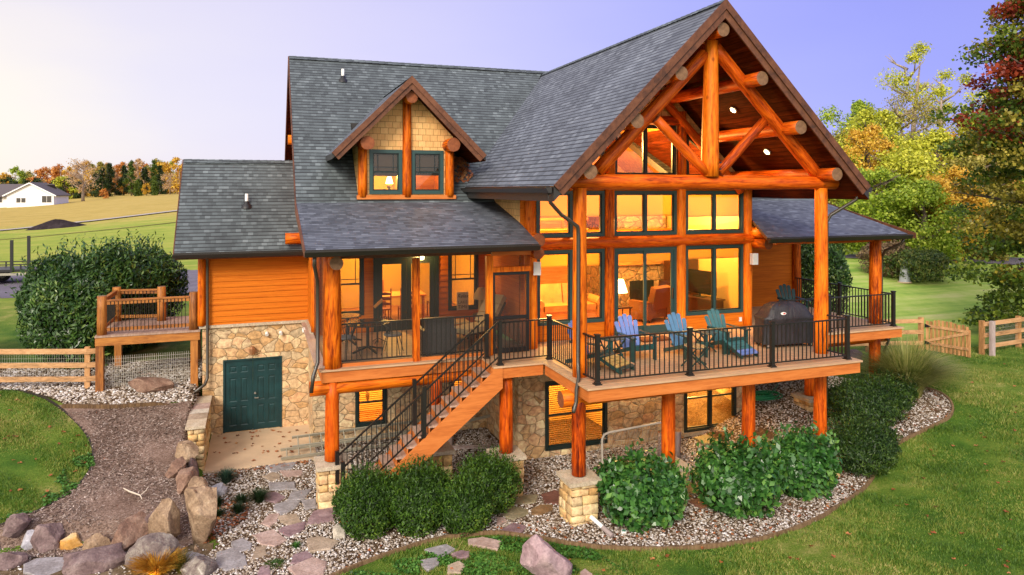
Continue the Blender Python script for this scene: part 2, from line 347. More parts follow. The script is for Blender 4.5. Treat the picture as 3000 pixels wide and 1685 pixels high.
STONEF = stone('fireplace_stone', [(0, (.26, .17, .09)), (.5, (.40, .27, .14)), (1, (.32, .22, .13))], scale=2.2)
def block():
    m, nt, b, out = shader('quarried_block'); g = G_(nt); r = g.rnd(); t = g.co('Object')
    c = g.ramp(r, [(0, (.44, .25, .09)), (.25, (.62, .40, .17)), (.5, (.74, .56, .31)), (.75, (.55, .40, .22)), (1, (.66, .42, .17))])
    n1 = g.noise(t, 8, 7, .65); c = g.mix(.7, c, g.ramp(n1, [(.3, (.2, .2, .2)), (.7, (.85, .85, .85))]), 'OVERLAY')
    nt.links.new(c, b.inputs['Base Color']); b.inputs['Roughness'].default_value = .85; nt.links.new(g.bump(n1, .7, .03), b.inputs['Normal']); return m
BLOCK = block()
MORTAR = plain('mortar', (.30, .22, .13), .9, var=.2)
CAPST = rock('cap_stone', [(.36, .27, .18), (.46, .37, .26), (.52, .44, .33), (.58, .51, .42)], 4, .25)
TEAL = plain('teal_trim_paint', (.022, .062, .060), .42, spec=.5)
TEALD = plain('dark_teal_door_paint', (.006, .036, .040), .42, spec=.4, var=.4, scale=3)
TRIMD = plain('dark_green_sash', (.010, .020, .018), .4)
GUTTER = plain('bronze_gutter', (.022, .018, .015), .32, spec=.6)
DSPOUT = plain('bronze_downspout', (.042, .034, .024), .35, spec=.6)
RAIL = plain('black_rail', (.012, .010, .009), .38, spec=.5)
RAILT = plain('black_rail_top', (.022, .02, .019), .33, spec=.5)
BLACK = plain('black_paint', (.010, .010, .011), .45)
CONC = plain('concrete', (.56, .42, .28), .88, var=.10, scale=2.2, spec=.2)
WHITE = plain('white_plastic', (.78, .78, .76), .4, var=.04)
GALV = plain('galvanised_metal', (.42, .42, .38), .38, metal=.7)
ALU = plain('dull_aluminium', (.40, .38, .30), .42, metal=.4)
WIRE = plain('galvanised_wire', (.48, .45, .38), .5)
GLASS = glassmat('window_glass', (.93, .95, .93), 1.7); SCREEN = screenmat('insect_screen', .38); SCREEND = screenmat('door_screen', .48)
BLIND = fabric('honeycomb_blind', (.80, .56, .18), .6); SLAT = fabric('blind_slat', (.50, .26, .06), .2, .6)
CREAM = fabric('cream_wall_paint', (.66, .42, .13), 0, .8); PINE = wood('pine_boards', [(.3, (.42, .16, .03)), (.5, (.60, .27, .06)), (.7, (.70, .36, .10))], grain=(.6, 5, 5), rough=.5, knots=False)
FLOOR = wood('oak_floor', [(.3, (.28, .10, .03)), (.5, (.40, .16, .05)), (.7, (.48, .22, .08))], grain=(.6, 5, 5), rough=.35, knots=False)
LAMPW = glow('lit_lamp_shade', (1.0, .70, .24), 7.0); BULB = glow('lit_bulb', (1.0, .78, .40), 14.0)
BOOT = plain('rubber_boot', (.012, .012, .016), .5); STEEL = plain('brushed_steel', (.55, .55, .52), .3, metal=.9)
# ================================================================ TERRAIN
LINE = [(-1.0, 60), (-1.0, 22.7), (-1.5, 22.3), (-1.55, 19.0), (-1.35, 17.4), (-1.1, 16.3), (-1.7, 15.75), (-2.7, 16.0), (-4.2, 16.35), (-6.5, 16.5), (-14, 16.4), (-40, 15.0)]
def sst(a, b, x): t = np.clip((x - a) / (b - a), 0, 1); return t * t * (3 - 2 * t)
def sdist(x, y):
    best = np.full(np.shape(x), 1e9); sg = np.ones(np.shape(x))
    for (ax, ay), (bx, by) in zip(LINE[:-1], LINE[1:]):
        dx, dy = bx - ax, by - ay; t = np.clip(((x - ax) * dx + (y - ay) * dy) / (dx * dx + dy * dy), 0, 1)
        d = np.hypot(x - ax - t * dx, y - ay - t * dy); s = np.where(dx * (y - ay) - dy * (x - ax) < 0, 1, -1)
        m = d < best - 1e-9; best = np.where(m, d, best); sg = np.where(m, s, sg)
    return best * sg
def ground(x, y):
    x = np.asarray(x, float); y = np.asarray(y, float)
    g = .12 * (np.maximum(x - 13, 0) + np.maximum(y - 13, 0) * sst(11, 14, x))
    low = -7.05 + 1.5 * (1 - np.exp(-(g / .75) ** 1.5)) + 1.3 * sst(20, 36, y) * sst(11, 15, x)
    far = -4.7 + .085 * np.clip(x + .29 * y, -8, 38) * sst(36, 110, y)
    up = np.where(y < 22, -5.55 - .2 * (22 - y), -5.55 + .085 * (y - 22)); up = np.clip(up, -6.9, -4.7)
    s = sst(-.22, .22, sdist(x, y)); z = low * (1 - s) + up * s
    w = sst(30, 40, y)
    return np.where(y > 30, z * (1 - w) + np.maximum(far, np.where(x < 8, -4.7, -4.3)) * w, z)
def gz1(x, y): return float(ground(x, y))
def axis(lo, a, b, hi, step, n):
    f = np.geomspace(1, 1 + (a - lo), n) - 1; g = np.geomspace(1, 1 + (hi - b), n) - 1
    return np.unique(np.concatenate([a - f, np.arange(a, b, step), b + g]))
def lawnmat():
    m, nt, b, out = shader('lawn'); g = G_(nt); t = g.co('Object')
    big = g.noise(t, .35, 5, .6); mid = g.noise(t, 2.2, 5, .65); fine = g.noise(t, 26, 4, .7)
    yv = g.n('ShaderNodeSeparateXYZ', i0=t).outputs[1]; xv = g.n('ShaderNodeSeparateXYZ', i0=t).outputs[0]
    f = g.math('ADD', g.math('MULTIPLY_ADD', big, .85, -.20), g.math('ADD', g.math('MULTIPLY', mid, .30), g.math('MULTIPLY', fine, .25)))
    near = g.ramp(f, [(.32, (.022, .064, .007)), (.44, (.058, .128, .013)), (.56, (.125, .185, .024)), (.68, (.34, .29, .10))])
    st = g.noise(g.co('Object', (.05, .9, 1), (0, 0, R(14))), 1.6, 3); f2 = g.math('ADD', g.math('ADD', g.math('MULTIPLY', st, .45), g.math('MULTIPLY', big, .30)), g.math('MULTIPLY', g.noise(t, 1.1, 6, .75), .25))
    back = g.ramp(f2, [(.36, (.15, .31, .04)), (.5, (.33, .46, .085)), (.62, (.52, .54, .19))])
    field = g.ramp(f2, [(.36, (.17, .27, .03)), (.5, (.29, .34, .05)), (.62, (.40, .38, .08))])
    dry = g.ramp(f2, [(.36, (.30, .24, .05)), (.5, (.44, .32, .08)), (.62, (.50, .38, .12))])
    k1 = g.n('ShaderNodeMapRange', i0=yv, i1=17.5, i2=22).outputs[0]; k2 = g.n('ShaderNodeMapRange', i0=yv, i1=30, i2=40).outputs[0]
    xk = g.n('ShaderNodeMapRange', i0=xv, i1=5, i2=10).outputs[0]; k3 = g.n('ShaderNodeMapRange', i0=g.math('ADD', yv, g.math('MULTIPLY', big, 22)), i1=98, i2=118).outputs[0]
    fld = g.mix(k3, field, dry); far = g.mix(xk, fld, back); c = g.mix(g.mix(xk, k2, k1), near, far)
    nt.links.new(c, b.inputs['Base Color']); b.inputs['Roughness'].default_value = .9; b.inputs['Specular IOR Level'].default_value = .15
    nt.links.new(g.bump(g.math('ADD', fine, mid), .8, .05), b.inputs['Normal']); return m
xs = axis(-900, -14, 30, 900, .22, 34); ys = axis(-60, 6, 42, 1600, .22, 40)
XX, YY = np.meshgrid(xs, ys); ZZ = ground(XX, YY) + .0
nb = (np.abs(XX - 8) < 25) & (YY < 42); ZZ += np.where(nb, .02 * np.sin(XX * 2.1 + YY) * np.cos(YY * 1.7), 0)
ZZ = np.where((XX > 1.55) & (XX < 17.6) & (YY > 20.4) & (YY < 27.8), -7.3, ZZ); ZZ = np.where((XX > 6.6) & (XX < 13.4) & (YY > 17.6) & (YY < 27.8), -7.3, ZZ); ZZ = np.where((XX > -1.3) & (XX < 1.6) & (YY > 22.25) & (YY < 25.8), -7.3, ZZ)
nx, ny = len(xs), len(ys); idx = np.arange(nx * ny).reshape(ny, nx)
F = np.stack([idx[:-1, :-1], idx[:-1, 1:], idx[1:, 1:], idx[1:, :-1]], -1).reshape(-1, 4)
LAWN = lawnmat()
tag(np_mesh('ground', np.stack([XX, YY, ZZ], -1).reshape(-1, 3), F, LAWN, smooth=True), kind='structure')
def inside(px, py, poly):
    px = np.asarray(px); py = np.asarray(py); c = np.zeros(px.shape, bool); n = len(poly); j = n - 1
    for i in range(n):
        xi, yi = poly[i]; xj, yj = poly[j]
        if yi != yj: c ^= ((yi > py) != (yj > py)) & (px < (xj - xi) * (py - yi) / (yj - yi) + xi)
        j = i
    return c
def sheet(name, poly, mat, lift, step=.08, kind='structure'):
    P = np.array(poly); x = np.arange(P[:, 0].min(), P[:, 0].max() + step, step); y = np.arange(P[:, 1].min(), P[:, 1].max() + step, step)
    X, Y = np.meshgrid(x, y); ins = inside((X[:-1, :-1] + X[1:, 1:]) / 2, (Y[:-1, :-1] + Y[1:, 1:]) / 2, poly); id_ = np.arange(X.size).reshape(X.shape)
    Z = ground(X, Y) + lift + np.where((np.abs(X - 8) < 25) & (Y < 42), .02 * np.sin(X * 2.1 + Y) * np.cos(Y * 1.7), 0)
    F = np.stack([id_[:-1, :-1], id_[:-1, 1:], id_[1:, 1:], id_[1:, :-1]], -1)[ins]
    u, inv = np.unique(F, return_inverse=True); V = np.stack([X, Y, Z], -1).reshape(-1, 3)[u]
    return tag(np_mesh(name, V, inv.reshape(F.shape), mat, smooth=True), kind=kind)
def smoothpoly(pts, n=6, closed=False):
    P = np.array(pts, float); out = []
    N = len(P); rng_ = range(N if closed else N - 1)
    for i in rng_:
        p0, p1, p2, p3 = (P[(i - 1) % N] if closed or i else P[0]), P[i], P[(i + 1) % N], (P[(i + 2) % N] if closed or i + 2 < N else P[-1])
        for k in range(n):
            t = k / n; out.append(tuple(.5 * ((2 * p1) + (-p0 + p2) * t + (2 * p0 - 5 * p1 + 4 * p2 - p3) * t * t + (-p0 + 3 * p1 - 3 * p2 + p3) * t ** 3)))
    if not closed: out.append(tuple(P[-1]))
    return out
FRONT_EDGE = smoothpoly([(.2, 12.3), (.9, 13.0), (1.52, 13.35), (2.55, 13.74), (3.5, 13.92), (4.52, 13.8), (5.4, 13.2), (6.25, 12.58), (7.68, 11.99), (9.4, 11.75), (11.0, 12.0), (12.4, 12.5), (13.73, 13.05), (14.7, 13.6), (15.46, 13.85), (16.47, 13.95), (17.6, 14.1), (18.3, 14.6), (18.6, 15.3), (18.3, 16.1), (17.5, 16.6)])
BED = FRONT_EDGE + [(17.0, 17.5), (16.5, 19.9), (13.6, 20.2), (1.4, 20.2), (1.4, 19.15), (-1.3, 19.15), (-1.42, 17.6), (-1.0, 16.2), (-.75, 15.2), (-1.2, 14.2), (-1.6, 13.0)]
LAWN_EDGE = smoothpoly([(-9.0, 23.0), (-6.61, 22.84), (-5.89, 22.52), (-4.97, 21.49), (-4.04, 19.98), (-3.63, 18.88), (-3.58, 18.02), (-3.86, 17.32), (-4.32, 16.84), (-5.2, 16.4)])
GRAVEL_L = [(-9, 23.1), (-6.6, 22.95), (-5.85, 22.6), (-5.3, 22.05), (-4.75, 21.5), (-3.5, 21.2), (-1.6, 21.0), (-1.55, 24.5), (-4.3, 24.5), (-9, 25.5)]
def soilmat(name, a, b_, c_, sc=14):
    m, nt, b, out = shader(name); g = G_(nt); t = g.co('Object'); f = g.math('ADD', g.math('MULTIPLY', g.noise(t, sc, 6, .7), .6), g.math('MULTIPLY', g.noise(t, 1.3, 4), .4))
    nt.links.new(g.ramp(f, [(.34, a), (.5, b_), (.66, c_)]), b.inputs['Base Color']); b.inputs['Roughness'].default_value = .95; b.inputs['Specular IOR Level'].default_value = .1
    nt.links.new(g.bump(g.noise(t, sc * 3, 5, .7), .9, .03), b.inputs['Normal']); return m
SOIL = soilmat('brown_soil', (.045, .026, .014), (.11, .068, .038), (.22, .15, .09))
MULCH = soilmat('trodden_mulch', (.085, .050, .036), (.23, .155, .122), (.42, .315, .265), 22)
sheet('gravel_bed', BED, SOIL, .012); sheet('gravel_bed', GRAVEL_L, SOIL, .012)
MP = [(-4.75, 21.45), (-3.5, 21.15), (-1.55, 20.95), (-1.42, 19.0), (-1.05, 17.4), (-.75, 16.25), (-1.3, 15.3), (-2.7, 15.5), (-4.2, 15.9), (-5.3, 16.1)] + [p for p in LAWN_EDGE[::-1] if p[1] < 21.6]
sheet('mulch_path', MP, MULCH, .03)
sheet('stone_path', [(-9, 13), (-1.2, 13), (-.8, 14.4), (-.8, 15.2), (-1.2, 15.9), (-1.7, 15.8), (-2.7, 16.0), (-4.2, 16.3), (-6.5, 16.45), (-9, 16.5)], soilmat('gritty_soil', (.07, .045, .022), (.17, .12, .07), (.30, .23, .15)), .010)
def edging(name, pts, label, h=.07, w=.05, mat=None):
    mb = MB(); q = [Vector((x, y, gz1(x, y))) for x, y in pts]
    for a, b in zip(q[:-1], q[1:]): mb.bar(a + Vector((0, 0, h / 2 - .02)), b + (b - a) * .02 + Vector((0, 0, h / 2 - .02)), w, h)
    return tag(mb.build(name, mat, None), label, 'edging')
DARKEDGE = plain('dark_lawn_edging', (.022, .016, .012), .6); BROWNEDGE = wood('timber_edging', [(.3, (.06, .03, .012)), (.5, (.14, .08, .035)), (.7, (.22, .14, .07))], knots=False, rough=.9)
edging('lawn_edging', FRONT_EDGE, 'curved brown timber edging between gravel bed and front lawn', .10, .05, BROWNEDGE); edging('lawn_edging', LAWN_EDGE, 'dark plastic edging curving round left lawn by mulch path', .06, .035, DARKEDGE)
edging('timber_edging', [(-4.8, 21.3), (-3.5, 21.0), (-2.6, 20.95), (-1.62, 20.9)], 'straight timber edging between white gravel and mulch below the log deck', .14, .07, BROWNEDGE)
tag(MB().box(-1.32, 1.45, 19.15, 22.0, -7.3, -7.0).box(-1.32, .0, 19.1, 19.15, -7.3, -7.01).build('concrete_pad', CONC, None, bevel=.01), kind='structure')
# ---------------- pebbles: rounded river stones, one "stuff" object per bed
def pebmat(name, warm):
    m, nt, b, out = shader(name); g = G_(nt); r = g.rnd()
    c = g.ramp(r, [(0, (.085, .055, .035)), (.18, (.21, .155, .11)), (.40, (.34, .275, .215)), (.64, (.44, .38, .33)), (.85, (.54, .50, .48)), (1, (.74, .72, .72))])
    nt.links.new(c, b.inputs['Base Color']); b.inputs['Roughness'].default_value = .7; return m
def pebbles(name, poly, n, size, mat, avoid=(), keep=None, seed=1):
    r = np.random.default_rng(seed); P = np.array(poly); lo, hi = P.min(0), P.max(0); pts = np.empty((0, 2))
    while len(pts) < n:
        q = r.uniform(lo, hi, (n * 2, 2)); k = inside(q[:, 0], q[:, 1], poly)
        if keep is not None: k &= keep(q[:, 0], q[:, 1])
        for a in avoid: k &= ~inside(q[:, 0], q[:, 1], a)
        pts = np.concatenate([pts, q[k]])[:n]
    ico = bmesh.new(); bmesh.ops.create_icosphere(ico, subdivisions=1, radius=1); V = np.array([v.co[:] for v in ico.verts]); ico.verts.index_update(); Fc = np.array([[v.index for v in f.verts] for f in ico.faces]); ico.free()
    s = size * r.uniform(.55, 1.5, (n, 1)) * np.stack([r.uniform(.75, 1.35, n), r.uniform(.7, 1.1, n), r.uniform(.4, .7, n)], 1)
    a = r.uniform(0, 6.28, n); ti = r.uniform(-.4, .4, n)
    vv = V[None] * s[:, None] * r.uniform(.85, 1.15, (n, len(V), 1)); z = vv[..., 2] * np.cos(ti)[:, None] + vv[..., 0] * np.sin(ti)[:, None]
    x = vv[..., 0] * np.cos(a)[:, None] - vv[..., 1] * np.sin(a)[:, None]; y = vv[..., 0] * np.sin(a)[:, None] + vv[..., 1] * np.cos(a)[:, None]
    zz = ground(pts[:, 0], pts[:, 1]) + .018 + r.uniform(0, .018, n); out = np.stack([x + pts[:, :1], y + pts[:, 1:], z + zz[:, None]], -1).reshape(-1, 3)
    F = (Fc[None] + (np.arange(n) * len(V))[:, None, None]).reshape(-1, 3)
    return tag(np_mesh(name, out, F, mat, smooth=True), kind='stuff')
FLAGS = [
  [(0.12, 18.38), (0.33, 18.57), (0.49, 18.35), (0.47, 18.06), (0.25, 18.14)], [(0.54, 18.6), (1.02, 18.43), (0.97, 18.13), (0.62, 18.18)],
  [(0.27, 17.94), (0.8, 17.79), (0.8, 17.36), (0.28, 17.53)], [(0.17, 17.36), (0.38, 17.33), (0.56, 17.0), (0.37, 16.76), (0.15, 16.97)],
  [(0.74, 17.2), (1.15, 17.24), (0.97, 16.76), (0.64, 16.84)], [(0.36, 16.68), (0.67, 16.78), (0.86, 16.67), (0.76, 16.33), (0.47, 16.11), (0.33, 16.48)],
  [(0.94, 16.68), (1.2, 16.68), (1.19, 16.22), (0.97, 16.21)], [(0.22, 16.2), (0.42, 16.15), (0.35, 15.8), (0.22, 15.63), (0.06, 15.83)],
  [(0.4, 16.02), (0.77, 16.0), (0.83, 15.59), (0.59, 15.56), (0.46, 15.76)], [(1.14, 15.99), (1.52, 16.14), (1.49, 15.47), (0.97, 15.47)],
  [(0.48, 15.49), (0.93, 15.56), (0.86, 15.25), (0.62, 15.05), (0.4, 15.34)], [(-0.08, 15.33), (0.28, 15.46), (0.51, 14.92), (0.29, 14.73), (0.06, 14.91)],
  [(-0.49, 15.17), (-0.3, 15.24), (-0.14, 14.98), (-0.15, 14.75), (-0.44, 14.76)], [(-0.72, 14.8), (-0.48, 14.87), (-0.25, 14.53), (-0.22, 14.13), (-0.56, 14.13), (-0.73, 14.37)],
  [(-0.03, 14.78), (0.14, 14.75), (0.13, 14.46), (-0.12, 14.33)], [(0.94, 14.8), (1.15, 14.83), (1.49, 14.53), (1.31, 14.26), (0.94, 14.3)],
  [(0.66, 14.24), (0.88, 14.32), (0.97, 14.07), (0.82, 13.91), (0.59, 13.93)], [(0.55, 13.77), (0.97, 14.01), (1.18, 13.78), (1.1, 13.34), (0.68, 13.41)],
  [(0.04, 13.98), (0.19, 13.98), (0.2, 13.66), (-0.02, 13.71)], [(0.21, 19.02), (0.52, 19.1), (0.91, 19.05), (0.76, 18.69), (0.35, 18.62)],
  [(5.46, 15.11), (5.82, 15.24), (6.02, 15.13), (5.84, 14.83), (5.64, 14.82), (5.43, 14.9)], [(6.16, 15.15), (6.52, 15.24), (6.65, 15.02), (6.5, 14.66), (6.29, 14.59), (6.06, 14.74)],
  [(5.65, 14.51), (5.9, 14.66), (6.13, 14.54), (6.05, 14.36), (5.76, 14.23), (5.58, 14.33)], [(5.05, 14.58), (5.33, 14.79), (5.55, 14.54), (5.48, 14.36), (5.12, 14.22), (5.0, 14.4)],
  [(4.75, 13.88), (5.07, 14.05), (5.23, 13.83), (5.06, 13.62), (4.73, 13.74)], [(4.8, 14.4), (4.95, 14.35), (4.93, 14.19), (4.71, 14.08)],
  [(3.09, 13.6), (3.48, 13.63), (3.6, 13.42), (3.25, 13.25)], [(3.99, 13.68), (4.26, 13.67), (4.54, 13.40), (4.37, 13.16), (4.18, 13.32), (3.94, 13.5)],
  [(3.52, 13.28), (3.69, 13.32), (3.83, 13.23), (3.76, 13.04), (3.6, 13.09)], [(2.9, 13.22), (3.19, 13.22), (3.19, 13.02), (2.96, 12.84), (2.88, 12.99)],
  [(3.34, 12.86), (3.57, 12.96), (3.62, 12.76), (3.49, 12.57), (3.27, 12.65)], [(5.54, 11.81), (5.69, 11.9), (5.72, 11.72), (5.56, 11.67)],
  [(-1.39, 14.98), (-1.19, 15.04), (-0.98, 14.8), (-1.0, 14.59), (-1.29, 14.62)], [(-4.09, 15.56), (-3.95, 15.72), (-3.44, 15.61), (-3.44, 15.18), (-3.7, 14.98), (-4.01, 15.26)],
  [(11.55, 17.0), (12.1, 17.1), (12.4, 16.7), (12.0, 16.35), (11.5, 16.5)], [(12.6, 16.2), (13.2, 16.3), (13.3, 15.8), (12.8, 15.6), (12.4, 15.8)], [(9.25, 14.6), (9.7, 14.7), (9.85, 14.3), (9.5, 14.0), (9.2, 14.2)], [(9.1, 13.7), (9.5, 13.75), (9.55, 13.4), (9.2, 13.3)]]
FCOL = {'grey': ((.16, .14, .14), (.25, .23, .23), (.32, .30, .31), (.40, .38, .40)), 'purple': ((.13, .075, .085), (.20, .125, .135), (.27, .18, .19), (.34, .25, .26)), 'tan': ((.22, .16, .11), (.31, .235, .165), (.40, .31, .23), (.47, .39, .31)), 'brown': ((.10, .055, .022), (.18, .10, .04), (.25, .15, .07), (.31, .21, .11)), 'olive': ((.12, .10, .055), (.19, .16, .09), (.25, .21, .13), (.30, .27, .18)), 'maroon': ((.07, .025, .018), (.13, .05, .035), (.18, .075, .055), (.23, .11, .085)), 'pink': ((.26, .17, .14), (.36, .25, .21), (.45, .33, .29), (.52, .42, .38))}
FM = {k: rock('flagstone_' + k, v, 3.5, .35) for k, v in FCOL.items()}
FINFO = [('tan', 'tan five sided flagstone near top of the gravel path'), ('pink', 'pinkish flagstone beside the porch stone pier, second from concrete pad'), ('grey', 'long rectangular grey flagstone left of the porch pier'), ('purple', 'dark purple flagstone touching the low grass clumps'), ('grey', 'pale grey flagstone left of the stair foot'), ('grey', 'broad grey flagstone with pointed lower tip mid path'), ('grey', 'small squarish grey flagstone left of the stair pier base'), ('pink', 'small pinkish flagstone with rounded end on path left side'), ('tan', 'pale flagstone with a notched top in the middle of path'), ('purple', 'large purplish flagstone at the foot of the stairs'), ('purple', 'dusky purple wedge flagstone in the middle of the path'), ('pink', 'long pinkish lozenge flagstone left of the path centre'), ('grey', 'bluish grey six sided flagstone near the tall boulder'), ('grey', 'big grey flagstone at the lower left of gravel path'), ('tan', 'narrow pale flagstone half buried in gravel'), ('tan', 'banded tan flagstone in front of white stone and boxwoods'), ('purple', 'purple flagstone near the lawn edge at path bottom'), ('pink', 'pale pink flagstone at the bottom edge by the lawn edging'), ('purple', 'small purplish flagstone at bottom of the path'), ('grey', 'bluish flagstone touching the concrete pad'), ('olive', 'greyish tan flagstone right of the boxwood hedge'), ('maroon', 'dark maroon flagstone left of the front stone pier'), ('brown', 'brown flagstone between hedge and front stone pier'), ('olive', 'olive grey flagstone at right foot of boxwood hedge'), ('purple', 'purple flagstone against the timber edging left of white pipe'), ('pink', 'small pink flagstone under the hedge corner'), ('grey', 'grey diamond stepping stone in clover near the hedge'), ('pink', 'long pinkish stepping stone in the lawn below edging'), ('purple', 'small purple stepping stone in the lawn clover'), ('grey', 'grey tapering stepping stone at left of the lawn stones'), ('tan', 'brownish stepping stone near bottom edge in lawn'), ('pink', 'tiny pink stone tip at bottom right of purple boulder'), ('grey', 'bluish grey flagstone below the tall boulder'), ('grey', 'pale grey slab lying on soil at lower left'), ('olive', 'grey flagstone in gravel under the deck near the hose'), ('olive', 'grey flagstone behind the laurels under the deck'), ('olive', 'tan flagstone between the two laurel bushes at the back'), ('maroon', 'reddish flagstone between the two laurel bushes in front')]
for P_, (mk, lb) in zip(FLAGS, FINFO):
    r_ = random.Random(lb); cx = sum(p[0] for p in P_) / len(P_); cy = sum(p[1] for p in P_) / len(P_); P_ = [(cx + (x - cx) * 1.13, cy + (y - cy) * 1.13) for x, y in P_]; z = gz1(cx, cy); q = []
    n = len(P_)
    for i in range(n):
        a, b = P_[i], P_[(i + 1) % n]
        for t in (0, .35, .7): q.append((a[0] + (b[0] - a[0]) * t + r_.uniform(-.012, .012), a[1] + (b[1] - a[1]) * t + r_.uniform(-.012, .012)))
    q = q[::-1] if sum(q[i][0] * q[(i + 1) % len(q)][1] - q[(i + 1) % len(q)][0] * q[i][1] for i in range(len(q))) < 0 else q
    mb = MB(); tl = (r_.uniform(-.03, .03), r_.uniform(-.03, .03)); zt = [z + .05 + (x - cx) * tl[0] + (y - cy) * tl[1] for x, y in q]; m_ = len(q)
    inner = [(cx + (x - cx) * .93, cy + (y - cy) * .93) for x, y in q]
    for i in range(m_):
        j = (i + 1) % m_; mb.poly([(*q[i], z - .06), (*q[j], z - .06), (*q[j], zt[j] - .014), (*q[i], zt[i] - .014)]); mb.poly([(*q[i], zt[i] - .014), (*q[j], zt[j] - .014), (*inner[j], zt[j]), (*inner[i], zt[i])])
    mb.poly([(*p, w) for p, w in zip(inner, zt)])
    tag(mb.build('flagstone', FM[mk], None), lb, 'flagstone', 'flagstones in gravel and lawn')
PEB = pebmat('river_pebble', 0)
hb = lambda x, y: ~((x > 6.3) & (x < 13.6) & (y > 17.25)) & ~((x > 1.35) & (x < 6.4) & (y > 20.05))
pebbles('river_pebbles', BED, 62000, .0225, PEB, FLAGS, hb, 3)
pebbles('river_pebbles', GRAVEL_L, 7000, .033, PEB, (), lambda x, y: x > -7, 4)
pebbles('grit_pebbles', [(-7, 13.5), (-1.2, 13.5), (-.9, 15), (-1.4, 15.7), (-4.2, 16.2), (-7, 16.3)], 1500, .018, PEB, FLAGS, None, 5)
# ---------------- boulders: displaced, fractured rocks
def boulder(x, y, w, d, h, seed, mat, label, rz=0, name='boulder', sink=.12, sharp=.35, tilt=0, z=None, group='boulders along the stone edging', taper=.25):
    from mathutils import noise as mnoise; sink += .06
    w *= 1.16; d *= 1.2; h *= 1.06
    r_ = np.random.default_rng(seed); bm = bmesh.new(); bmesh.ops.create_icosphere(bm, subdivisions=4, radius=1); V = np.array([v.co[:] for v in bm.verts])
    for _ in range(int(10 + sharp * 22)):      # fracture planes
        n = r_.normal(size=3); n /= np.linalg.norm(n); o = r_.uniform(.42, .84); t = V @ n - o; V -= np.where(t > 0, t, 0)[:, None] * n * .97
    for f, a in ((1.6, .05), (4.3, .025), (11, .012)):
        ph = r_.uniform(0, 6, (3, 3)); q = np.sin(V * f @ r_.normal(size=(3, 3)) + ph[0]).sum(1); V *= (1 + a * q * .5)[:, None]
    V *= (1 + .075 * np.array([mnoise.fractal(Vector(v) * 2.4 + Vector((seed * 3.1, 0, 0)), .7, 2.1, 6) for v in V]))[:, None]; V /= np.abs(V).max(0)
    k = 1 - taper * (V[:, 2:3] + 1) / 2; V[:, :2] *= k; V *= np.array([w / 2, d / 2, h / 2 + sink / 2])
    if tilt: c, s = math.cos(tilt), math.sin(tilt); V = np.stack([V[:, 0] * c + V[:, 2] * s, V[:, 1], -V[:, 0] * s + V[:, 2] * c], 1)
    V[:, 2] += (h - sink) / 2 + (0 if not tilt else 0)
    for v, c in zip(bm.verts, V): v.co = c
    me = bpy.data.meshes.new(name); bm.to_mesh(me); bm.free(); me.materials.append(mat); me.polygons.foreach_set('use_smooth', [True] * len(me.polygons)); me.set_sharp_from_angle(angle=R(24))
    o = bpy.data.objects.new(name, me); COL.objects.link(o); o.location = (x, y, gz1(x, y) if z is None else z); o.rotation_euler.z = rz; 
    return tag(o, label, 'boulder', group)
RK1 = rock('red_sandstone', ((.085, .045, .032), (.19, .105, .072), (.30, .19, .135), (.42, .31, .24)), 3.4, 1.0); RK2 = rock('tan_sandstone', ((.12, .072, .042), (.27, .175, .105), (.40, .28, .18), (.54, .43, .31)), 3.4, 1.0)
RK3 = rock('purple_shale', ((.07, .042, .042), (.155, .10, .098), (.25, .18, .17), (.38, .31, .30)), 3.4, 1.0); RKO = rock('ochre_rock', ((.36, .15, .03), (.52, .27, .06), (.60, .44, .24), (.70, .62, .52)), 2.2, .4)
RKB = rock('pale_grey_rock', ((.24, .23, .26), (.38, .37, .41), (.50, .49, .53), (.60, .59, .62)), 4, .4); RKW = rock('white_rock', ((.34, .30, .24), (.47, .42, .35), (.55, .50, .42), (.62, .57, .50)), 4, .3)
RKL = rock('lichen_rock', ((.05, .035, .035), (.16, .12, .11), (.30, .26, .22), (.62, .60, .55)), 6, .9); RKP = rock('mauve_boulder_rock', ((.20, .12, .13), (.33, .22, .235), (.42, .30, .31), (.48, .38, .37)), 1.8, .6)
boulder(-1.62, 18.3, .62, .6, .42, 1, RK2, 'angular tan boulder beside the front end of the retaining wall'); boulder(-1.68, 17.65, .56, .5, .34, 2, RK1, 'reddish wedge boulder, second below retaining wall'); boulder(-1.40, 18.0, .3, .6, .8, 3, RK3, 'dark narrow boulder against the retaining wall foot', z=-7.05)
boulder(-1.50, 17.0, .55, .55, .52, 4, RK1, 'pinkish rounded boulder above the tan egg shaped one'); boulder(-1.27, 16.72, .52, .5, .62, 5, RK2, 'tan egg shaped boulder above the tallest boulder', z=-6.85, sharp=.1)
boulder(-1.05, 15.55, .66, .75, 1.02, 8, RK2, 'tallest upright boulder with a grey top beside gravel path', z=-7.05, rz=.3, taper=.12); boulder(-1.72, 15.60, 1.0, .6, .85, 9, RK2, 'leaning triangular tan boulder left of tallest boulder', z=-7.05, rz=.35, taper=.65, sharp=.6)
boulder(-2.0, 16.0, .5, .45, .62, 12, RK3, 'flat sided purple boulder behind the triangular one', z=-7.0, rz=.4, sharp=.7); boulder(-1.12, 15.05, .2, .2, .2, 13, RK2, 'small tan stone at the foot of tallest boulder')
boulder(-2.42, 15.68, .95, .5, .5, 21, RK1, 'long slanting reddish boulder in the row by mulch path', z=-7.05, rz=.5, tilt=-.45, taper=.1); boulder(-2.98, 15.85, .58, .4, .32, 16, RK2, 'low brown boulder right of the ochre rock', rz=.4)
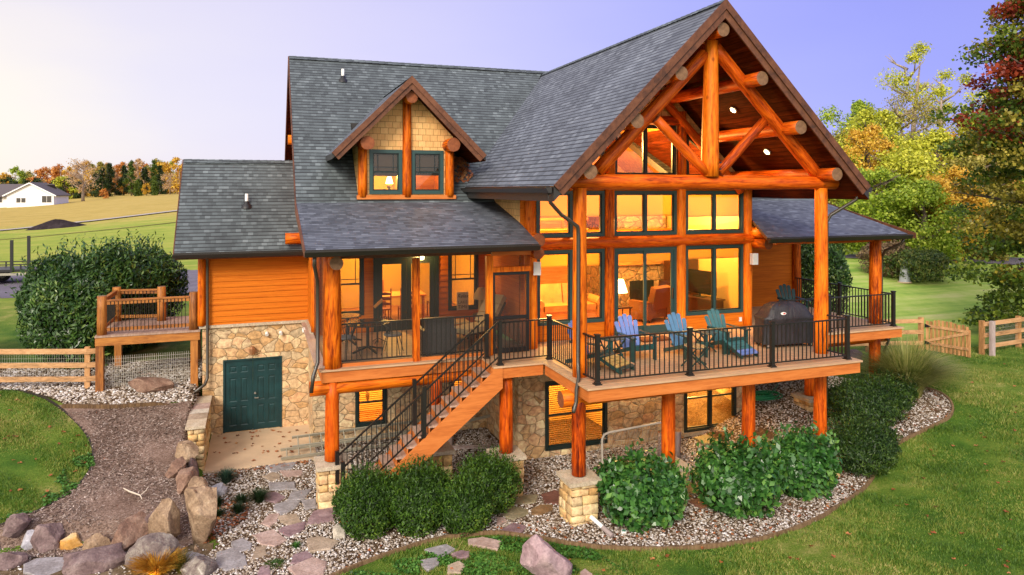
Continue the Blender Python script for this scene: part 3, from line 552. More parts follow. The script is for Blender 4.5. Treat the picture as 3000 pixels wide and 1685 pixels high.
boulder(-3.45, 16.02, .44, .3, .24, 17, RKO, 'bright ochre and white rock in the boulder row', rz=.1, sharp=.7); boulder(-3.85, 16.2, .7, .5, .36, 18, RK3, 'low purple boulder left of the ochre rock'); boulder(-4.22, 16.3, .34, .3, .24, 19, RKB, 'small pale grey rock in the row left of purple boulder')
boulder(-4.5, 16.45, .56, .5, .38, 20, RK3, 'grey purple boulder at the tip of left lawn edging'); boulder(-4.85, 16.3, .3, .3, .2, 22, RKB, 'small grey rock at the left picture edge')
boulder(-4.35, 15.75, .95, .5, .26, 23, RK3, 'flat purple slab boulder on soil at far left'); boulder(-2.9, 15.15, 1.05, .7, .42, 24, RK3, 'broad purple boulder below the ochre rock', rz=.3); boulder(-1.75, 14.85, 1.15, .7, .56, 25, RKL, 'dark speckled boulder with white lichen behind golden grass'); boulder(-.95, 14.2, .8, .6, .30, 26, RKL, 'low lichen blotched boulder at the bottom by the path')
boulder(-.86, 17.75, .44, .35, .26, 27, RKB, 'pale bluish rock in gravel beside the low grass clumps', sharp=.1, group=None); boulder(1.50, 14.75, .34, .34, .34, 28, RKW, 'cream white rock at the left foot of the boxwood hedge', sharp=.1, group=None)
eng = boulder(-2.78, 21.95, 1.1, .75, .46, 29, RK1, 'flat topped red boulder with pale carved marks under the log deck', group=None, taper=.1)
boulder(4.95, 12.05, .92, .7, .72, 30, RKP, 'big mauve boulder sitting in the lawn at bottom', sharp=.05, group=None, sink=.2)
for i, (x, y, w_, h_) in enumerate(((14.6, 20.3, 1.2, .55), (16.0, 20.0, 1.3, .6), (17.4, 19.3, 1.2, .5), (18.2, 18.0, 1.0, .5))): boulder(x, y, w_, .7, h_, 40 + i, RK3, ('low boulder left of others at back under the right porch', 'second boulder at back under the right porch', 'third boulder, behind the right porch post', 'boulder right of the right porch post behind the shrubs')[i], group='boulders behind the right porch')
# ---------------- retaining wall by the double door
rw = root('retaining_wall', (-1.45, 20.6, -7), 'stone retaining wall with sloping pale cap beside the double door', 'wall'); MB().box(-1.62, -1.30, 19.28, 21.98, -7.3, -5.92).build('wall_core', MORTAR, rw)
vs, fs = [], []; r_ = random.Random(4)
def blk(x0, x1, y0, y1, z0, z1):
    i = len(vs); e = .018
    for zz, q in ((z0, e), (z0 + e, 0), (z1 - e, 0), (z1, e)):
        for x, y in ((x0 + q, y0 + q), (x1 - q, y0 + q), (x1 - q, y1 - q), (x0 + q, y1 - q)): vs.append((x + r_.uniform(-.008, .008), y + r_.uniform(-.008, .008), zz))
    for l in (0, 4, 8):
        for c in range(4): fs.append((i + l + c, i + l + (c + 1) % 4, i + l + 4 + (c + 1) % 4, i + l + 4 + c))
    fs.append((i + 12, i + 13, i + 14, i + 15))
z = -7.05
while z < -5.95:
    h = min(r_.uniform(.13, .22), -5.93 - z); m_ = r_.uniform(.10, .22); blk(-1.645, -1.62 + m_ - .006, 19.24 + r_.uniform(-.02, .02), 19.34, z + .005, z + h - .005); blk(-1.62 + m_ + .006, -1.275, 19.24 + r_.uniform(-.02, .02), 19.34, z + .005, z + h - .005)
    y = 19.34
    while y < 21.9: l = min(r_.uniform(.2, .42), 21.96 - y); blk(-1.335, -1.275 + r_.uniform(-.01, .015), y + .006, y + l - .006, z + .005, z + h - .005); blk(-1.65, -1.58, y + .006, y + l - .006, z + .005, z + h - .005); y += l
    z += h
np_mesh('stone_block', vs, fs, BLOCK, rw)
y = 19.18
for i, l in enumerate((.62, .5, .38, .55, .72)): MB().box(-1.70, -1.24, y + .004, y + l - .004, -5.93, -5.86).build('cap_slab', (CAPST, FM['tan'], RKW, FM['pink'], CAPST)[i], rw, bevel=.012); y += l

mb = MB()
for a, b in (((-3.02, 0), (-2.98, .12)), ((-2.90, .0), (-2.85, .12)), ((-2.85, .12), (-2.80, .0)), ((-2.72, .05), (-2.70, .12))): mb.bar((a[0], 21.78 + a[1], gz1(-2.8, 21.9) + .49), (b[0], 21.78 + b[1], gz1(-2.8, 21.9) + .49), .02, .008)
mb.build('carved_mark', plain('pale_carving', (.50, .36, .32), .8), eng)
r_ = np.random.default_rng(21); q = r_.uniform([-5, 15.6], [-1.2, 21], (26000, 2)); q = q[inside(q[:, 0], q[:, 1], MP)]; n = len(q); a = r_.uniform(0, 6.28, n); L = r_.uniform(.012, .045, n); w_ = r_.uniform(.004, .010, n); c = np.stack([q[:, 0], q[:, 1], ground(q[:, 0], q[:, 1]) + .035 + r_.uniform(0, .012, n)], 1)
t_ = np.stack([np.cos(a) * L, np.sin(a) * L, r_.uniform(-.3, .3, n) * L], 1); s_ = np.stack([-np.sin(a) * w_, np.cos(a) * w_, r_.uniform(-.3, .3, n) * w_], 1)
tag(np_mesh('mulch_chips', np.stack([c - t_ - s_, c + t_ - s_, c + t_ + s_, c - t_ + s_], 1).reshape(-1, 3), np.arange(n * 4).reshape(n, 4), pebmat('mulch_chip', 0)), kind='stuff')
_cr = [x for x in bpy.data.materials['mulch_chip'].node_tree.nodes if x.type == 'VALTORGB'][0].color_ramp.elements
for e_, c_ in zip(_cr, ((.05, .025, .016), (.11, .065, .045), (.20, .13, .095), (.30, .215, .17), (.42, .33, .27), (.60, .50, .44))): e_.color = (*c_, 1)
# ================================================================ THE HOUSE
H = root('log_house', (9.5, 20, -7.05), 'large timber and log house with grey shingle roofs, glazed gable and wraparound deck', 'house')
def log(name, a, b, r0, r1=None, parent=H, mat=None, end=None, irr=.035, wc=True, n=18):
    r1 = r0 if r1 is None else r1; a = Vector(a); b = Vector(b); L = (b - a).length; mb = MB()
    k = max(2, int(L / .3)); p1, p2, p3 = random.random() * 7, random.random() * 7, random.random() * 7
    for i in range(k + 1):
        z = L * i / k; rr = r0 + (r1 - r0) * i / k; rr *= 1 + irr * math.sin(z * 2.1 + p1) * .6
        ox = irr * .5 * r0 * math.sin(z * 1.3 + p2); oy = irr * .5 * r0 * math.sin(z * 1.7 + p3)
        for j in range(n):
            t = 2 * math.pi * j / n; q = rr * (1 + irr * .6 * math.sin(2 * t + p2 + z * .5) + irr * .3 * math.sin(5 * t + p3 + z))
            mb.v.append((ox + q * math.cos(t), oy + q * math.sin(t), z))
    for i in range(k):
        for j in range(n): mb.f.append((i * n + j, i * n + (j + 1) % n, (i + 1) * n + (j + 1) % n, (i + 1) * n + j)); mb.m.append(0)
    mb.f.append(tuple(range(n))[::-1]); mb.m.append(1); mb.f.append(tuple(k * n + j for j in range(n))); mb.m.append(1)
    o = mb.build(name, [mat or LOG, end or LOGEND_R], None, smooth=False, uv=False)
    o.data.polygons.foreach_set('use_smooth', [x == 0 for x in mb.m])
    o.location = a; o.rotation_euler = (b - a).to_track_quat('Z', 'Y').to_euler()
    return attach(o, parent, wc)
def wall(mb, face, at, s0, s1, z0, z1, holes=(), thick=.15, lap=0, reveal=True):
    """face: '-y' / '-x' / '+x' ; at = plane position"""
    sg = {'-y': (1, 0), '-x': (0, -1), '+x': (0, 1)}[face]; nn = {'-y': (0, -1), '-x': (-1, 0), '+x': (1, 0)}[face]
    def P(s, z, d=0):
        if face == '-y': return (s, at - nn[1] * -d if False else at + d, z)
        return (at - nn[0] * d, s, z)
    flip = face == '-x'
    def quad(a, b, c, d_): mb.poly([d_, c, b, a] if flip else [a, b, c, d_])
    ss = sorted({s0, s1, *[h for q in holes for h in q[:2] if s0 < h < s1]}); zs = sorted({z0, z1, *[h for q in holes for h in q[2:4] if z0 < h < z1]})
    for a, b in zip(ss[:-1], ss[1:]):
        for c, d in zip(zs[:-1], zs[1:]):
            cx, cz = (a + b) / 2, (c + d) / 2
            if any(q[0] < cx < q[1] and q[2] < cz < q[3] for q in holes): continue
            if lap:
                k0 = math.floor(c / lap + 1e-6)
                cuts = [c] + [k * lap for k in range(k0 + 1, int(math.floor(d / lap - 1e-6)) + 1)] + [d]
                for za, zb in zip(cuts[:-1], cuts[1:]):
                    if zb - za < 1e-5: continue
                    pa = .026 * (1 - (za / lap - math.floor(za / lap + 1e-6))); pb = max(0, pa - .026 * (zb - za) / lap)
                    quad(P(a, za, -pa), P(b, za, -pa), P(b, zb, -pb), P(a, zb, -pb)); quad(P(a, za, 0), P(b, za, 0), P(b, za, -pa), P(a, za, -pa))
            else: quad(P(a, c), P(b, c), P(b, d), P(a, d))
            quad(P(b, c, thick), P(a, c, thick), P(a, d, thick), P(b, d, thick))
    if reveal:
        for a, b, c, d in [q[:4] for q in holes]:
            quad(P(a, c), P(a, c, thick), P(a, d, thick), P(a, d)); quad(P(b, c, thick), P(b, c), P(b, d), P(b, d, thick))
            quad(P(a, c, thick), P(a, c), P(b, c), P(b, c, thick)); quad(P(a, d), P(a, d, thick), P(b, d, thick), P(b, d))
def window(x0, x1, z0, z1, y, panes=2, hung=False, blind=0, bm_=None, name='window', mat=None, casing=.085, grid=False, parent=H):
    mat = mat or TEAL; mb = MB(); c = casing
    mb.box(x0, x0 + c, y - .035, y + .08, z0, z1); mb.box(x1 - c, x1, y - .035, y + .08, z0, z1)
    mb.box(x0 + c, x1 - c, y - .033, y + .08, z1 - c, z1); mb.box(x0 + c, x1 - c, y - .045, y + .08, z0, z0 + c)
    a, b = x0 + c, x1 - c; w = (b - a) / panes
    for i in range(1, panes): mb.box(a + i * w - .035, a + i * w + .035, y - .02, y + .08, z0 + c, z1 - c)
    f = mb.build(name, mat, parent, bevel=.006)
    sb = MB(); g = MB(); s = .035
    for i in range(panes):
        p, q = a + i * w + (.035 if i else 0), a + (i + 1) * w - (.035 if i < panes - 1 else 0)
        lo, hi = z0 + c, z1 - c
        sb.box(p, p + s, y + .005, y + .06, lo, hi); sb.box(q - s, q, y + .005, y + .06, lo, hi); sb.box(p + s, q - s, y + .006, y + .06, lo, lo + s); sb.box(p + s, q - s, y + .006, y + .06, hi - s, hi)
        if hung: m = (lo + hi) / 2; sb.box(p + s, q - s, y, y + .05, m - .025, m + .025)
        if grid:
            for gx in (p + s + .10, q - s - .12): sb.box(gx, gx + .02, y + .02, y + .045, (lo + hi) / 2 + .025, hi - s)
            sb.box(p + s, q - s, y + .021, y + .046, (lo + hi) / 2 + .12, (lo + hi) / 2 + .14)
        g.poly([(p + s, y + .035, lo + s), (q - s, y + .035, lo + s), (q - s, y + .035, hi - s), (p + s, y + .035, hi - s)])
    sb.build('sash', TRIMD if mat is TEAL else mat, f); g.build('pane', GLASS, f)
    if blind:
        b2 = MB(); lo, hi = z0 + c, z1 - c; zb = hi - (hi - lo) * blind; b2.box(a + .01, b - .01, y + .10, y + .125, zb, hi)
        b2.box(a + .01, b - .01, y + .092, y + .13, zb - .025, zb); b2.build('blind', BLIND, f)
    if bm_ == 'slats':
        b2 = MB(); lo, hi = z0 + c, z1 - c; k = int((hi - lo) / .055)
        for i in range(k): z = lo + .03 + i * .055; b2.bar((a + .02, y + .12, z), (b - .02, y + .12, z), .004, .045, (0, -.75, .66))
        b2.build('slat_blind', SLAT, f)
    return f
def roof(name, pts, t, top, under, parent=H):
    mb = MB(); n = len(pts); lo = [(x, y, z - t) for x, y, z in pts]
    mb.poly(pts, 0); mb.poly(lo[::-1], 1)
    for i in range(n): mb.poly([lo[i], lo[(i + 1) % n], pts[(i + 1) % n], pts[i]], 2)
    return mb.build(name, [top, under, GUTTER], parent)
LX0, LX1 = .93, 18.0; CX = 9.74
# ---------------- roofs
_z = lambda y: 4.3 - (24.0 - y)
def _rp(*xy): return [(x, y, _z(y)) for x, y in xy]
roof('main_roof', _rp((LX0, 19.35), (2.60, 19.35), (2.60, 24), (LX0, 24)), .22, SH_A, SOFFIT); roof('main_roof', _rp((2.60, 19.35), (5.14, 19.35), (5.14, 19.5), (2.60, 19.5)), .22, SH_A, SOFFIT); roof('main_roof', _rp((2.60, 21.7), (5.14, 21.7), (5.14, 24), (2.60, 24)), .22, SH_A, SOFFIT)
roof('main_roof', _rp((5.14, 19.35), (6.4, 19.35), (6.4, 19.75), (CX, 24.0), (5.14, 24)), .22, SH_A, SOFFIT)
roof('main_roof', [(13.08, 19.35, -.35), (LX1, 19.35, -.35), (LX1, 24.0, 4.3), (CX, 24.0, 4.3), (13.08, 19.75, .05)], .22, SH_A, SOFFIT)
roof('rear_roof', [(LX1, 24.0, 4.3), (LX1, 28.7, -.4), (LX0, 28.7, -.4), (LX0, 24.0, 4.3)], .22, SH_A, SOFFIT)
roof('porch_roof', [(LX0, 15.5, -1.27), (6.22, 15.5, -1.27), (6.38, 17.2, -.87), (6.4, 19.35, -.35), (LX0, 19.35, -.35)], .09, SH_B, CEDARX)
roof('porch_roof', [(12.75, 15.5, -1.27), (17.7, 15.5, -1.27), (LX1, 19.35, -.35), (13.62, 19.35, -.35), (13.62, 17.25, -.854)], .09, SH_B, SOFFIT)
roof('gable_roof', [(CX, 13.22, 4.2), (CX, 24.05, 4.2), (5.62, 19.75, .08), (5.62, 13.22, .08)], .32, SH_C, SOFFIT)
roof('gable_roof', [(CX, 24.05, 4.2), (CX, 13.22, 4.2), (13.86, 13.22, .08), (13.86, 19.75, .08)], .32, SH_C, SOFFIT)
roof('wing_roof', [(-2.17, 21.35, -1.73), (1.38, 21.35, -1.73), (1.38, 24.0, .92), (-2.17, 24.0, .92)], .11, SH_A, SOFFIT)
roof('wing_roof', [(1.38, 24.0, .92), (1.38, 26.65, -1.73), (-2.17, 26.65, -1.73), (-2.17, 24.0, .92)], .11, SH_A, SOFFIT)
DX, DY = 3.87, 18.82
roof('dormer_roof', [(DX, DY, 3.03), (DX, 22.73, 3.03), (DX - 2.08, 20.65, .95), (DX - 2.08, DY, .95)], .16, SH_B, SOFFIT)
roof('dormer_roof', [(DX, 22.73, 3.03), (DX, DY, 3.03), (DX + 2.08, DY, .95), (DX + 2.08, 20.65, .95)], .16, SH_B, SOFFIT)
for a, b in (((LX0, 24.0, 4.31), (CX, 24.0, 4.31)), ((CX, 24.0, 4.31), (LX1, 24.0, 4.31)), ((-2.17, 24.0, .93), (1.36, 24.0, .93)), ((CX, 13.2, 4.21), (CX, 24.0, 4.21)), ((DX, DY, 3.04), (DX, 22.7, 3.04))):
    mb = MB(); a = Vector(a); b = Vector(b); L = (b - a).length; k = max(1, int(L / .22)); d = (b - a) / k; sd_ = d.normalized().cross(Vector((0, 0, 1))) * .13
    for i in range(k):
        p = a + d * i; q = p + d * 1.05; up = Vector((0, 0, .022)); e = Vector((0, 0, .012)); dn = Vector((0, 0, -.11))
        mb.poly([p + e, p + sd_ + dn + e, q + sd_ + dn + up, q + up]); mb.poly([q + up, q - sd_ + dn + up, p - sd_ + dn + e, p + e]); mb.poly([q + up, q + sd_ + dn + up, q + sd_ + dn, q]); mb.poly([q, q - sd_ + dn, q - sd_ + dn + up, q + up])
    mb.build('ridge_cap', SH_A, H)
def rake_boards(cx, apex, half, y, w1, w2, name='rake_board', back=.05):
    for sgn in (-1, 1):
        n = (-sgn * -1 / math.sqrt(2) * -1 if False else -sgn / math.sqrt(2), -1 / math.sqrt(2))
        for (o0, o1, yy, tt) in ((-.015, w1, y - .03, .045), (w1 - .01, w2, y + .006, .04)):
            def pt(h, o): return (cx + sgn * h + n[0] * o, apex - h + n[1] * o)
            def at_c(o): return (cx, apex - o * math.sqrt(2))
            q = [at_c(o0), pt(half, o0), pt(half, o1), at_c(o1)]
            pts = [(a, yy, b) for a, b in q]
            if sgn > 0: pts = pts[::-1]
            MB().prism(pts[::-1], (0, tt, 0)).build(name, RAKE, H, norm=True)
rake_boards(CX, 4.2, 4.12, 13.2, .14, .28)
rake_boards(DX, 3.03, 2.08, DY - .02, .12, .24)
for x in (LX0 - .03, LX1 + .0):
    for (ya, za), (yb, zb) in (((24.0, 4.31), (19.35, -.34)), ((19.35, -.34), (15.5, -1.26)), ((24.0, 4.31), (28.7, -.39))):
        MB().prism([(x, ya, za), (x, yb, zb), (x, yb, zb - (.26 if yb > 18 else .16)), (x, ya, za - .26)], (.03, 0, 0)).build('rake_board', RAKE, H, norm=True)
for (ya, za), (yb, zb) in (((24.0, .93), (21.35, -1.72)), ((24.0, .93), (26.65, -1.72))): MB().prism([(-2.2, ya, za), (-2.2, yb, zb), (-2.2, yb, zb - .17), (-2.2, ya, za - .2)], (.03, 0, 0)).build('rake_board', RAKE, H, norm=True)
# ---------------- gutters and downspouts
def gutter(a, b, parent=H):
    a = Vector(a); b = Vector(b); d = (b - a).normalized(); o = Vector((d.y, -d.x, 0)); mb = MB()
    prof = [(0, 0), (0, -.11), (.07, -.115), (.10, -.06), (.125, -.02), (.125, 0), (.105, 0), (.105, -.02), (.02, -.09), (.02, 0)]
    def pp(p): return [p + o * u + Vector((0, 0, v)) for u, v in prof]
    A, B = pp(a), pp(b); n = len(prof)
    for i in range(n): mb.poly([A[i], A[(i + 1) % n], B[(i + 1) % n], B[i]])
    mb.poly([A[0], A[1], A[2], A[3], A[4], A[5]]); mb.poly([B[5], B[4], B[3], B[2], B[1], B[0]])
    mb.box(min(a.x, b.x) - abs(o.x) * .0, max(a.x, b.x), min(a.y, b.y), max(a.y, b.y), a.z - .2, a.z - .16) if False else None
    return mb.build('gutter', GUTTER, parent, norm=True)
gutter((LX0 - .02, 15.47, -1.29), (6.2, 15.47, -1.29)); gutter((12.75, 15.47, -1.29), (17.75, 15.47, -1.29))
gutter((-2.2, 21.32, -1.76), (1.2, 21.32, -1.76)); gutter((5.59, 19.7, .05), (5.59, 13.25, .05)); gutter((13.89, 13.25, .05), (13.89, 19.7, .05))
for q in ((LX0, 6.2, 15.49, 15.52, -1.43, -1.34), (12.8, 17.72, 15.49, 15.52, -1.43, -1.34), (-2.15, 1.36, 21.34, 21.37, -1.92, -1.82)): MB().box(*q).build('fascia', RAKE, H)
def dspout(pts, mat=DSPOUT): return MB().sweep(pts, .042, 8).build('downspout', mat, H, smooth=True)
dspout([(5.64, 13.5, -.06), (5.66, 13.5, -.26), (5.95, 13.6, -.52), (6.36, 13.67, -.78), (6.38, 13.68, -1.0), (6.36, 13.66, -3.6), (6.30, 13.5, -3.95), (6.16, 13.3, -4.12), (6.13, 13.25, -4.35), (6.0, 13.1, -4.5)])
dspout([(13.83, 13.5, -.06), (13.8, 13.55, -.24), (13.3, 13.85, -.62), (13.22, 13.9, -.8), (13.22, 13.9, -4.0), (13.2, 13.95, -6.9)])
dspout([(1.12, 15.55, -1.4), (1.12, 15.6, -1.62), (1.22, 16.1, -1.98), (1.23, 16.15, -2.2), (1.23, 16.15, -3.8), (1.12, 15.95, -4.05), (1.08, 15.95, -4.4)])
dspout([(-1.36, 21.42, -1.85), (-1.36, 21.85, -2.0), (-1.36, 21.88, -2.2), (-1.36, 21.88, -5.35), (-1.42, 21.8, -5.5), (-1.72, 21.6, -5.68)])
dspout([(17.62, 15.55, -1.4), (17.6, 15.6, -1.55), (17.5, 16.1, -1.8), (17.62, 16.32, -2.0), (17.64, 16.36, -2.2), (17.64, 16.36, -4.3), (17.75, 16.2, -4.5), (17.7, 16.3, -4.8), (17.64, 16.38, -5.6)])
# ---------------- stone walls
FB = -7.35
mb = MB(); wall(mb, '-y', 20.1, 1.4, 6.36, FB, -4.3, [(2.54, 3.42, -6.62, -5.3), (5.25, 6.05, -6.62, -5.2)]); wall(mb, '-x', 1.4, 20.1, 21.99, FB, -3.95); wall(mb, '-x', 6.36, 17.3, 20.1, FB, -4.3)
wall(mb, '-y', 17.3, 6.36, 13.5, -7.6, -4.3, [(7.1, 8.92, -6.87, -5.05), (11.35, 13.11, -6.87, -5.0)]); wall(mb, '+x', 13.5, 17.3, 20.1, FB, -4.3); wall(mb, '-y', 20.1, 13.5, 17.7, FB, -4.3)
wall(mb, '+x', 17.7, 20.1, 28, FB, -4)
mb.build('stone_wall', STONE, H)
mb = MB(); wall(mb, '-y', 22.0, -1.5, 1.4, FB, -3.95, [(-.955, .655, -6.99, -4.9)]); wall(mb, '-x', -1.5, 22.0, 26, FB, -3.95); mb.build('stone_wall', STONE, H)
MB().box(-1.58, 1.42, 21.93, 22.02, -3.95, -3.87).box(1.33, 1.42, 20.05, 21.93, -3.95, -3.87).box(11.3, 13.2, 17.2, 17.32, -6.97, -6.88).build('stone_ledge', CAPST, H, bevel=.01)
# ---------------- siding walls
mb = MB(); LAP = .165
wall(mb, '-y', 22.0, -1.45, 1.4, -3.87, -1.75, [], .15, LAP); mb.build('siding_wall', SIDING, H); mb = MB(); wall(mb, '-x', 1.4, 20.1, 22.0, -3.87, -.2, [], .15, LAP); mb.build('siding_wall', SIDING, H); mb = MB(); wall(mb, '-x', -1.48, 22.0, 26, -3.87, -1.75, [], .15, LAP)
mb.poly([(1.4, 20.1, -.2), (1.4, 24, 4.0), (1.4, 28, -.2)][::-1]); mb.poly([(-1.48, 22, -1.75), (-1.48, 24, .7), (-1.48, 26, -1.75)][::-1])
mb.build('siding_wall', SIDING, H)
W_LO = [(6.85, 8.84, -3.57, -1.6), (9.11, 11.1, -4.0, -1.6), (11.38, 13.36, -3.57, -1.59)]
W_UP = [(6.85, 8.84, -1.26, -.03), (9.11, 11.1, -1.26, -.03), (11.38, 13.36, -1.26, -.03)]
mb = MB(); wall(mb, '-y', 17.3, 6.4, 13.6, -4.3, .3, W_LO + W_UP, .15, LAP); mb.build('siding_wall', SIDING, H); mb = MB(); wall(mb, '-x', 6.4, 17.3, 20.1, -4.0, -1.1, [], .15, LAP); mb.build('siding_wall', SIDING, H); mb = MB(); wall(mb, '+x', 13.6, 17.3, 20.1, -4.0, .3, [(17.9, 19.3, -3.98, -1.9)], .15, LAP); mb.build('siding_wall', SIDING, H)
mb = MB(); wall(mb, '-y', 20.1, 1.4, 6.4, -4.0, -.45, [(1.75, 2.78, -3.5, -1.75), (3.04, 4.92, -4.0, -1.85), (5.2, 6.12, -3.52, -1.72)], .15, LAP); mb.build('siding_wall', SIDING, H); mb = MB(); wall(mb, '-y', 20.1, 13.6, 17.75, -4.0, -.45, [(13.75, 14.55, -3.98, -1.9)], .15, LAP)
wall(mb, '+x', 17.75, 20.1, 28, -4, -.2, [], .15, LAP); mb.build('siding_wall', SIDING, H)
# gable end wall above the plate, cream shakes
mb = MB()
def gz(x): return 4.2 - abs(x - CX) - .30
TRI = [(6.9, 8.82), (11.42, 13.0)]
for xa, xb in ((6.4, 6.9), (8.82, 9.15), (11.07, 11.42), (13.0, 13.6)): mb.poly([(xa, 17.3, .3), (xb, 17.3, .3), (xb, 17.3, gz(xb)), (xa, 17.3, gz(xa))])
mb.poly([(9.15, 17.3, 1.8), (11.07, 17.3, 1.8), (11.07, 17.3, gz(11.07)), (CX, 17.3, gz(CX)), (9.15, 17.3, gz(9.15))])
for xa, xb in TRI:
    o = .62; mb.poly([(xa, 17.3, gz(xa) - o), (xb, 17.3, gz(xb) - o), (xb, 17.3, gz(xb)), (xa, 17.3, gz(xa))])
mb.poly([(6.4, 17.3, -1.1), (6.4, 17.3, .5), (6.4, 20.1, .5), (6.4, 20.1, -1.1)][::-1]); mb.poly([(13.6, 17.3, .3), (13.6, 20.1, .3), (13.6, 20.1, .5), (13.6, 17.3, .5)])
mb.build('shake_gable_wall', SHAKE, H)
for xa, xb in TRI:     # raked triangular windows beside the middle bay
    o = .62; q = [(xa, .38), (xb, .38), (xb, max(.42, gz(xb) - o)), (xa, max(.42, gz(xa) - o))]; mb = MB(); c = [sum(p[0] for p in q) / 4, sum(p[1] for p in q) / 4 - .0]
    inn = [(c[0] + (x - c[0]) * .90, c[1] + (z - c[1]) * .80) for x, z in q]
    for i in range(4):
        j = (i + 1) % 4; A, B, C_, D_ = q[i], q[j], inn[j], inn[i]
        mb.prism([(A[0], 17.26, A[1]), (B[0], 17.26, B[1]), (C_[0], 17.26, C_[1]), (D_[0], 17.26, D_[1])], (0, .1, 0))
    f = mb.build('window', TRIMD, H, norm=True); MB().poly([(x, 17.33, z) for x, z in inn]) ; g = MB(); g.poly([(x, 17.33, z) for x, z in inn]); g.build('pane', GLASS, f)
window(9.15, 11.07, .38, 1.8, 17.3, 2, mat=TRIMD, casing=.06)
for i, (a, b, c, d) in enumerate(W_UP): window(a, b, c, d, 17.3, 2, blind=(.56, .56, .60)[i])
window(*W_LO[0], 17.3, 2, blind=.20); window(*W_LO[2], 17.3, 2, blind=.16)
# sliding patio door
def patio_door():
    a, b, c, d = W_LO[1]; y = 17.3; mb = MB()
    mb.box(a, a + .09, y - .035, y + .1, c, d); mb.box(b - .09, b, y - .035, y + .1, c, d); mb.box(a + .09, b - .09, y - .034, y + .1, d - .09, d); mb.box(a + .09, b - .09, y - .034, y + .1, c, c + .03)
    f = mb.build('sliding_door', TEAL, H, bevel=.006); m = (a + b) / 2
    for (p, q, yy) in ((a + .09, m + .05, y + .03), (m - .05, b - .09, y - .012)):
        s = MB(); lo, hi = c + .03, d - .09; w = .085
        s.box(p, p + w, yy, yy + .04, lo, hi); s.box(q - w, q, yy, yy + .04, lo, hi); s.box(p + w, q - w, yy, yy + .04, lo, lo + .2); s.box(p + w, q - w, yy, yy + .04, hi - w, hi); s.build('door_leaf', TEAL, f, bevel=.005)
        g = MB(); g.poly([(p + w, yy + .02, lo + .2), (q - w, yy + .02, lo + .2), (q - w, yy + .02, hi - w), (p + w, yy + .02, hi - w)]); g.build('pane', GLASS, f)
    MB().box(b - .155, b - .125, y - .07, y - .012, -3.05, -2.75).build('handle', BLACK, f)
    MB().box(a + .1, b - .1, y + .12, y + .14, d - .40, d - .1).build('blind', BLIND, f)
patio_door()
# basement windows
window(7.1, 8.92, -6.87, -5.05, 17.3, 2, hung=True, bm_='slats', mat=TRIMD); window(11.35, 13.11, -6.87, -5.0, 17.3, 2, hung=True, mat=TRIMD)
window(2.54, 3.42, -6.62, -5.3, 20.1, 1, hung=True, bm_='slats', mat=TRIMD); window(5.25, 6.05, -6.62, -5.2, 20.1, 1, hung=True, bm_='slats', mat=TRIMD)
# windows and double door at the back of the screened porch
window(1.75, 2.78, -3.5, -1.75, 20.1, 1, hung=True, mat=TRIMD, grid=True); window(5.2, 6.12, -3.52, -1.72, 20.1, 1, hung=True, mat=TRIMD, grid=True)
def french_door():
    a, b, c, d = 3.04, 4.92, -4.0, -1.85; y = 20.1; mb = MB(); mb.box(a, a + .12, y - .04, y + .1, c, d); mb.box(b - .12, b, y - .04, y + .1, c, d); mb.box(a + .12, b - .12, y - .04, y + .1, d - .12, d)
    f = mb.build('french_door', TRIMD, H); m = (a + b) / 2
    for p, q in ((a + .12, m - .003), (m + .003, b - .12)):
        s = MB(); w = .14; s.box(p, p + w, y, y + .045, c, d - .12); s.box(q - w, q, y, y + .045, c, d - .12); s.box(p + w, q - w, y, y + .045, c, c + .25); s.box(p + w, q - w, y, y + .045, d - .26, d - .12); s.build('door_leaf', TRIMD, f)
        g = MB(); g.poly([(p + w, y + .02, c + .25), (q - w, y + .02, c + .25), (q - w, y + .02, d - .26), (p + w, y + .02, d - .26)]); g.build('pane', GLASS, f)
french_door()
# right porch door (facing the deck) and side opening
mb = MB(); mb.box(13.75, 14.55, 20.06, 20.12, -3.98, -1.9); mb.build('porch_door', TRIMD, H); mb = MB(); mb.box(13.55, 13.62, 17.9, 19.3, -3.98, -1.9); mb.build('porch_door', TRIMD, H)
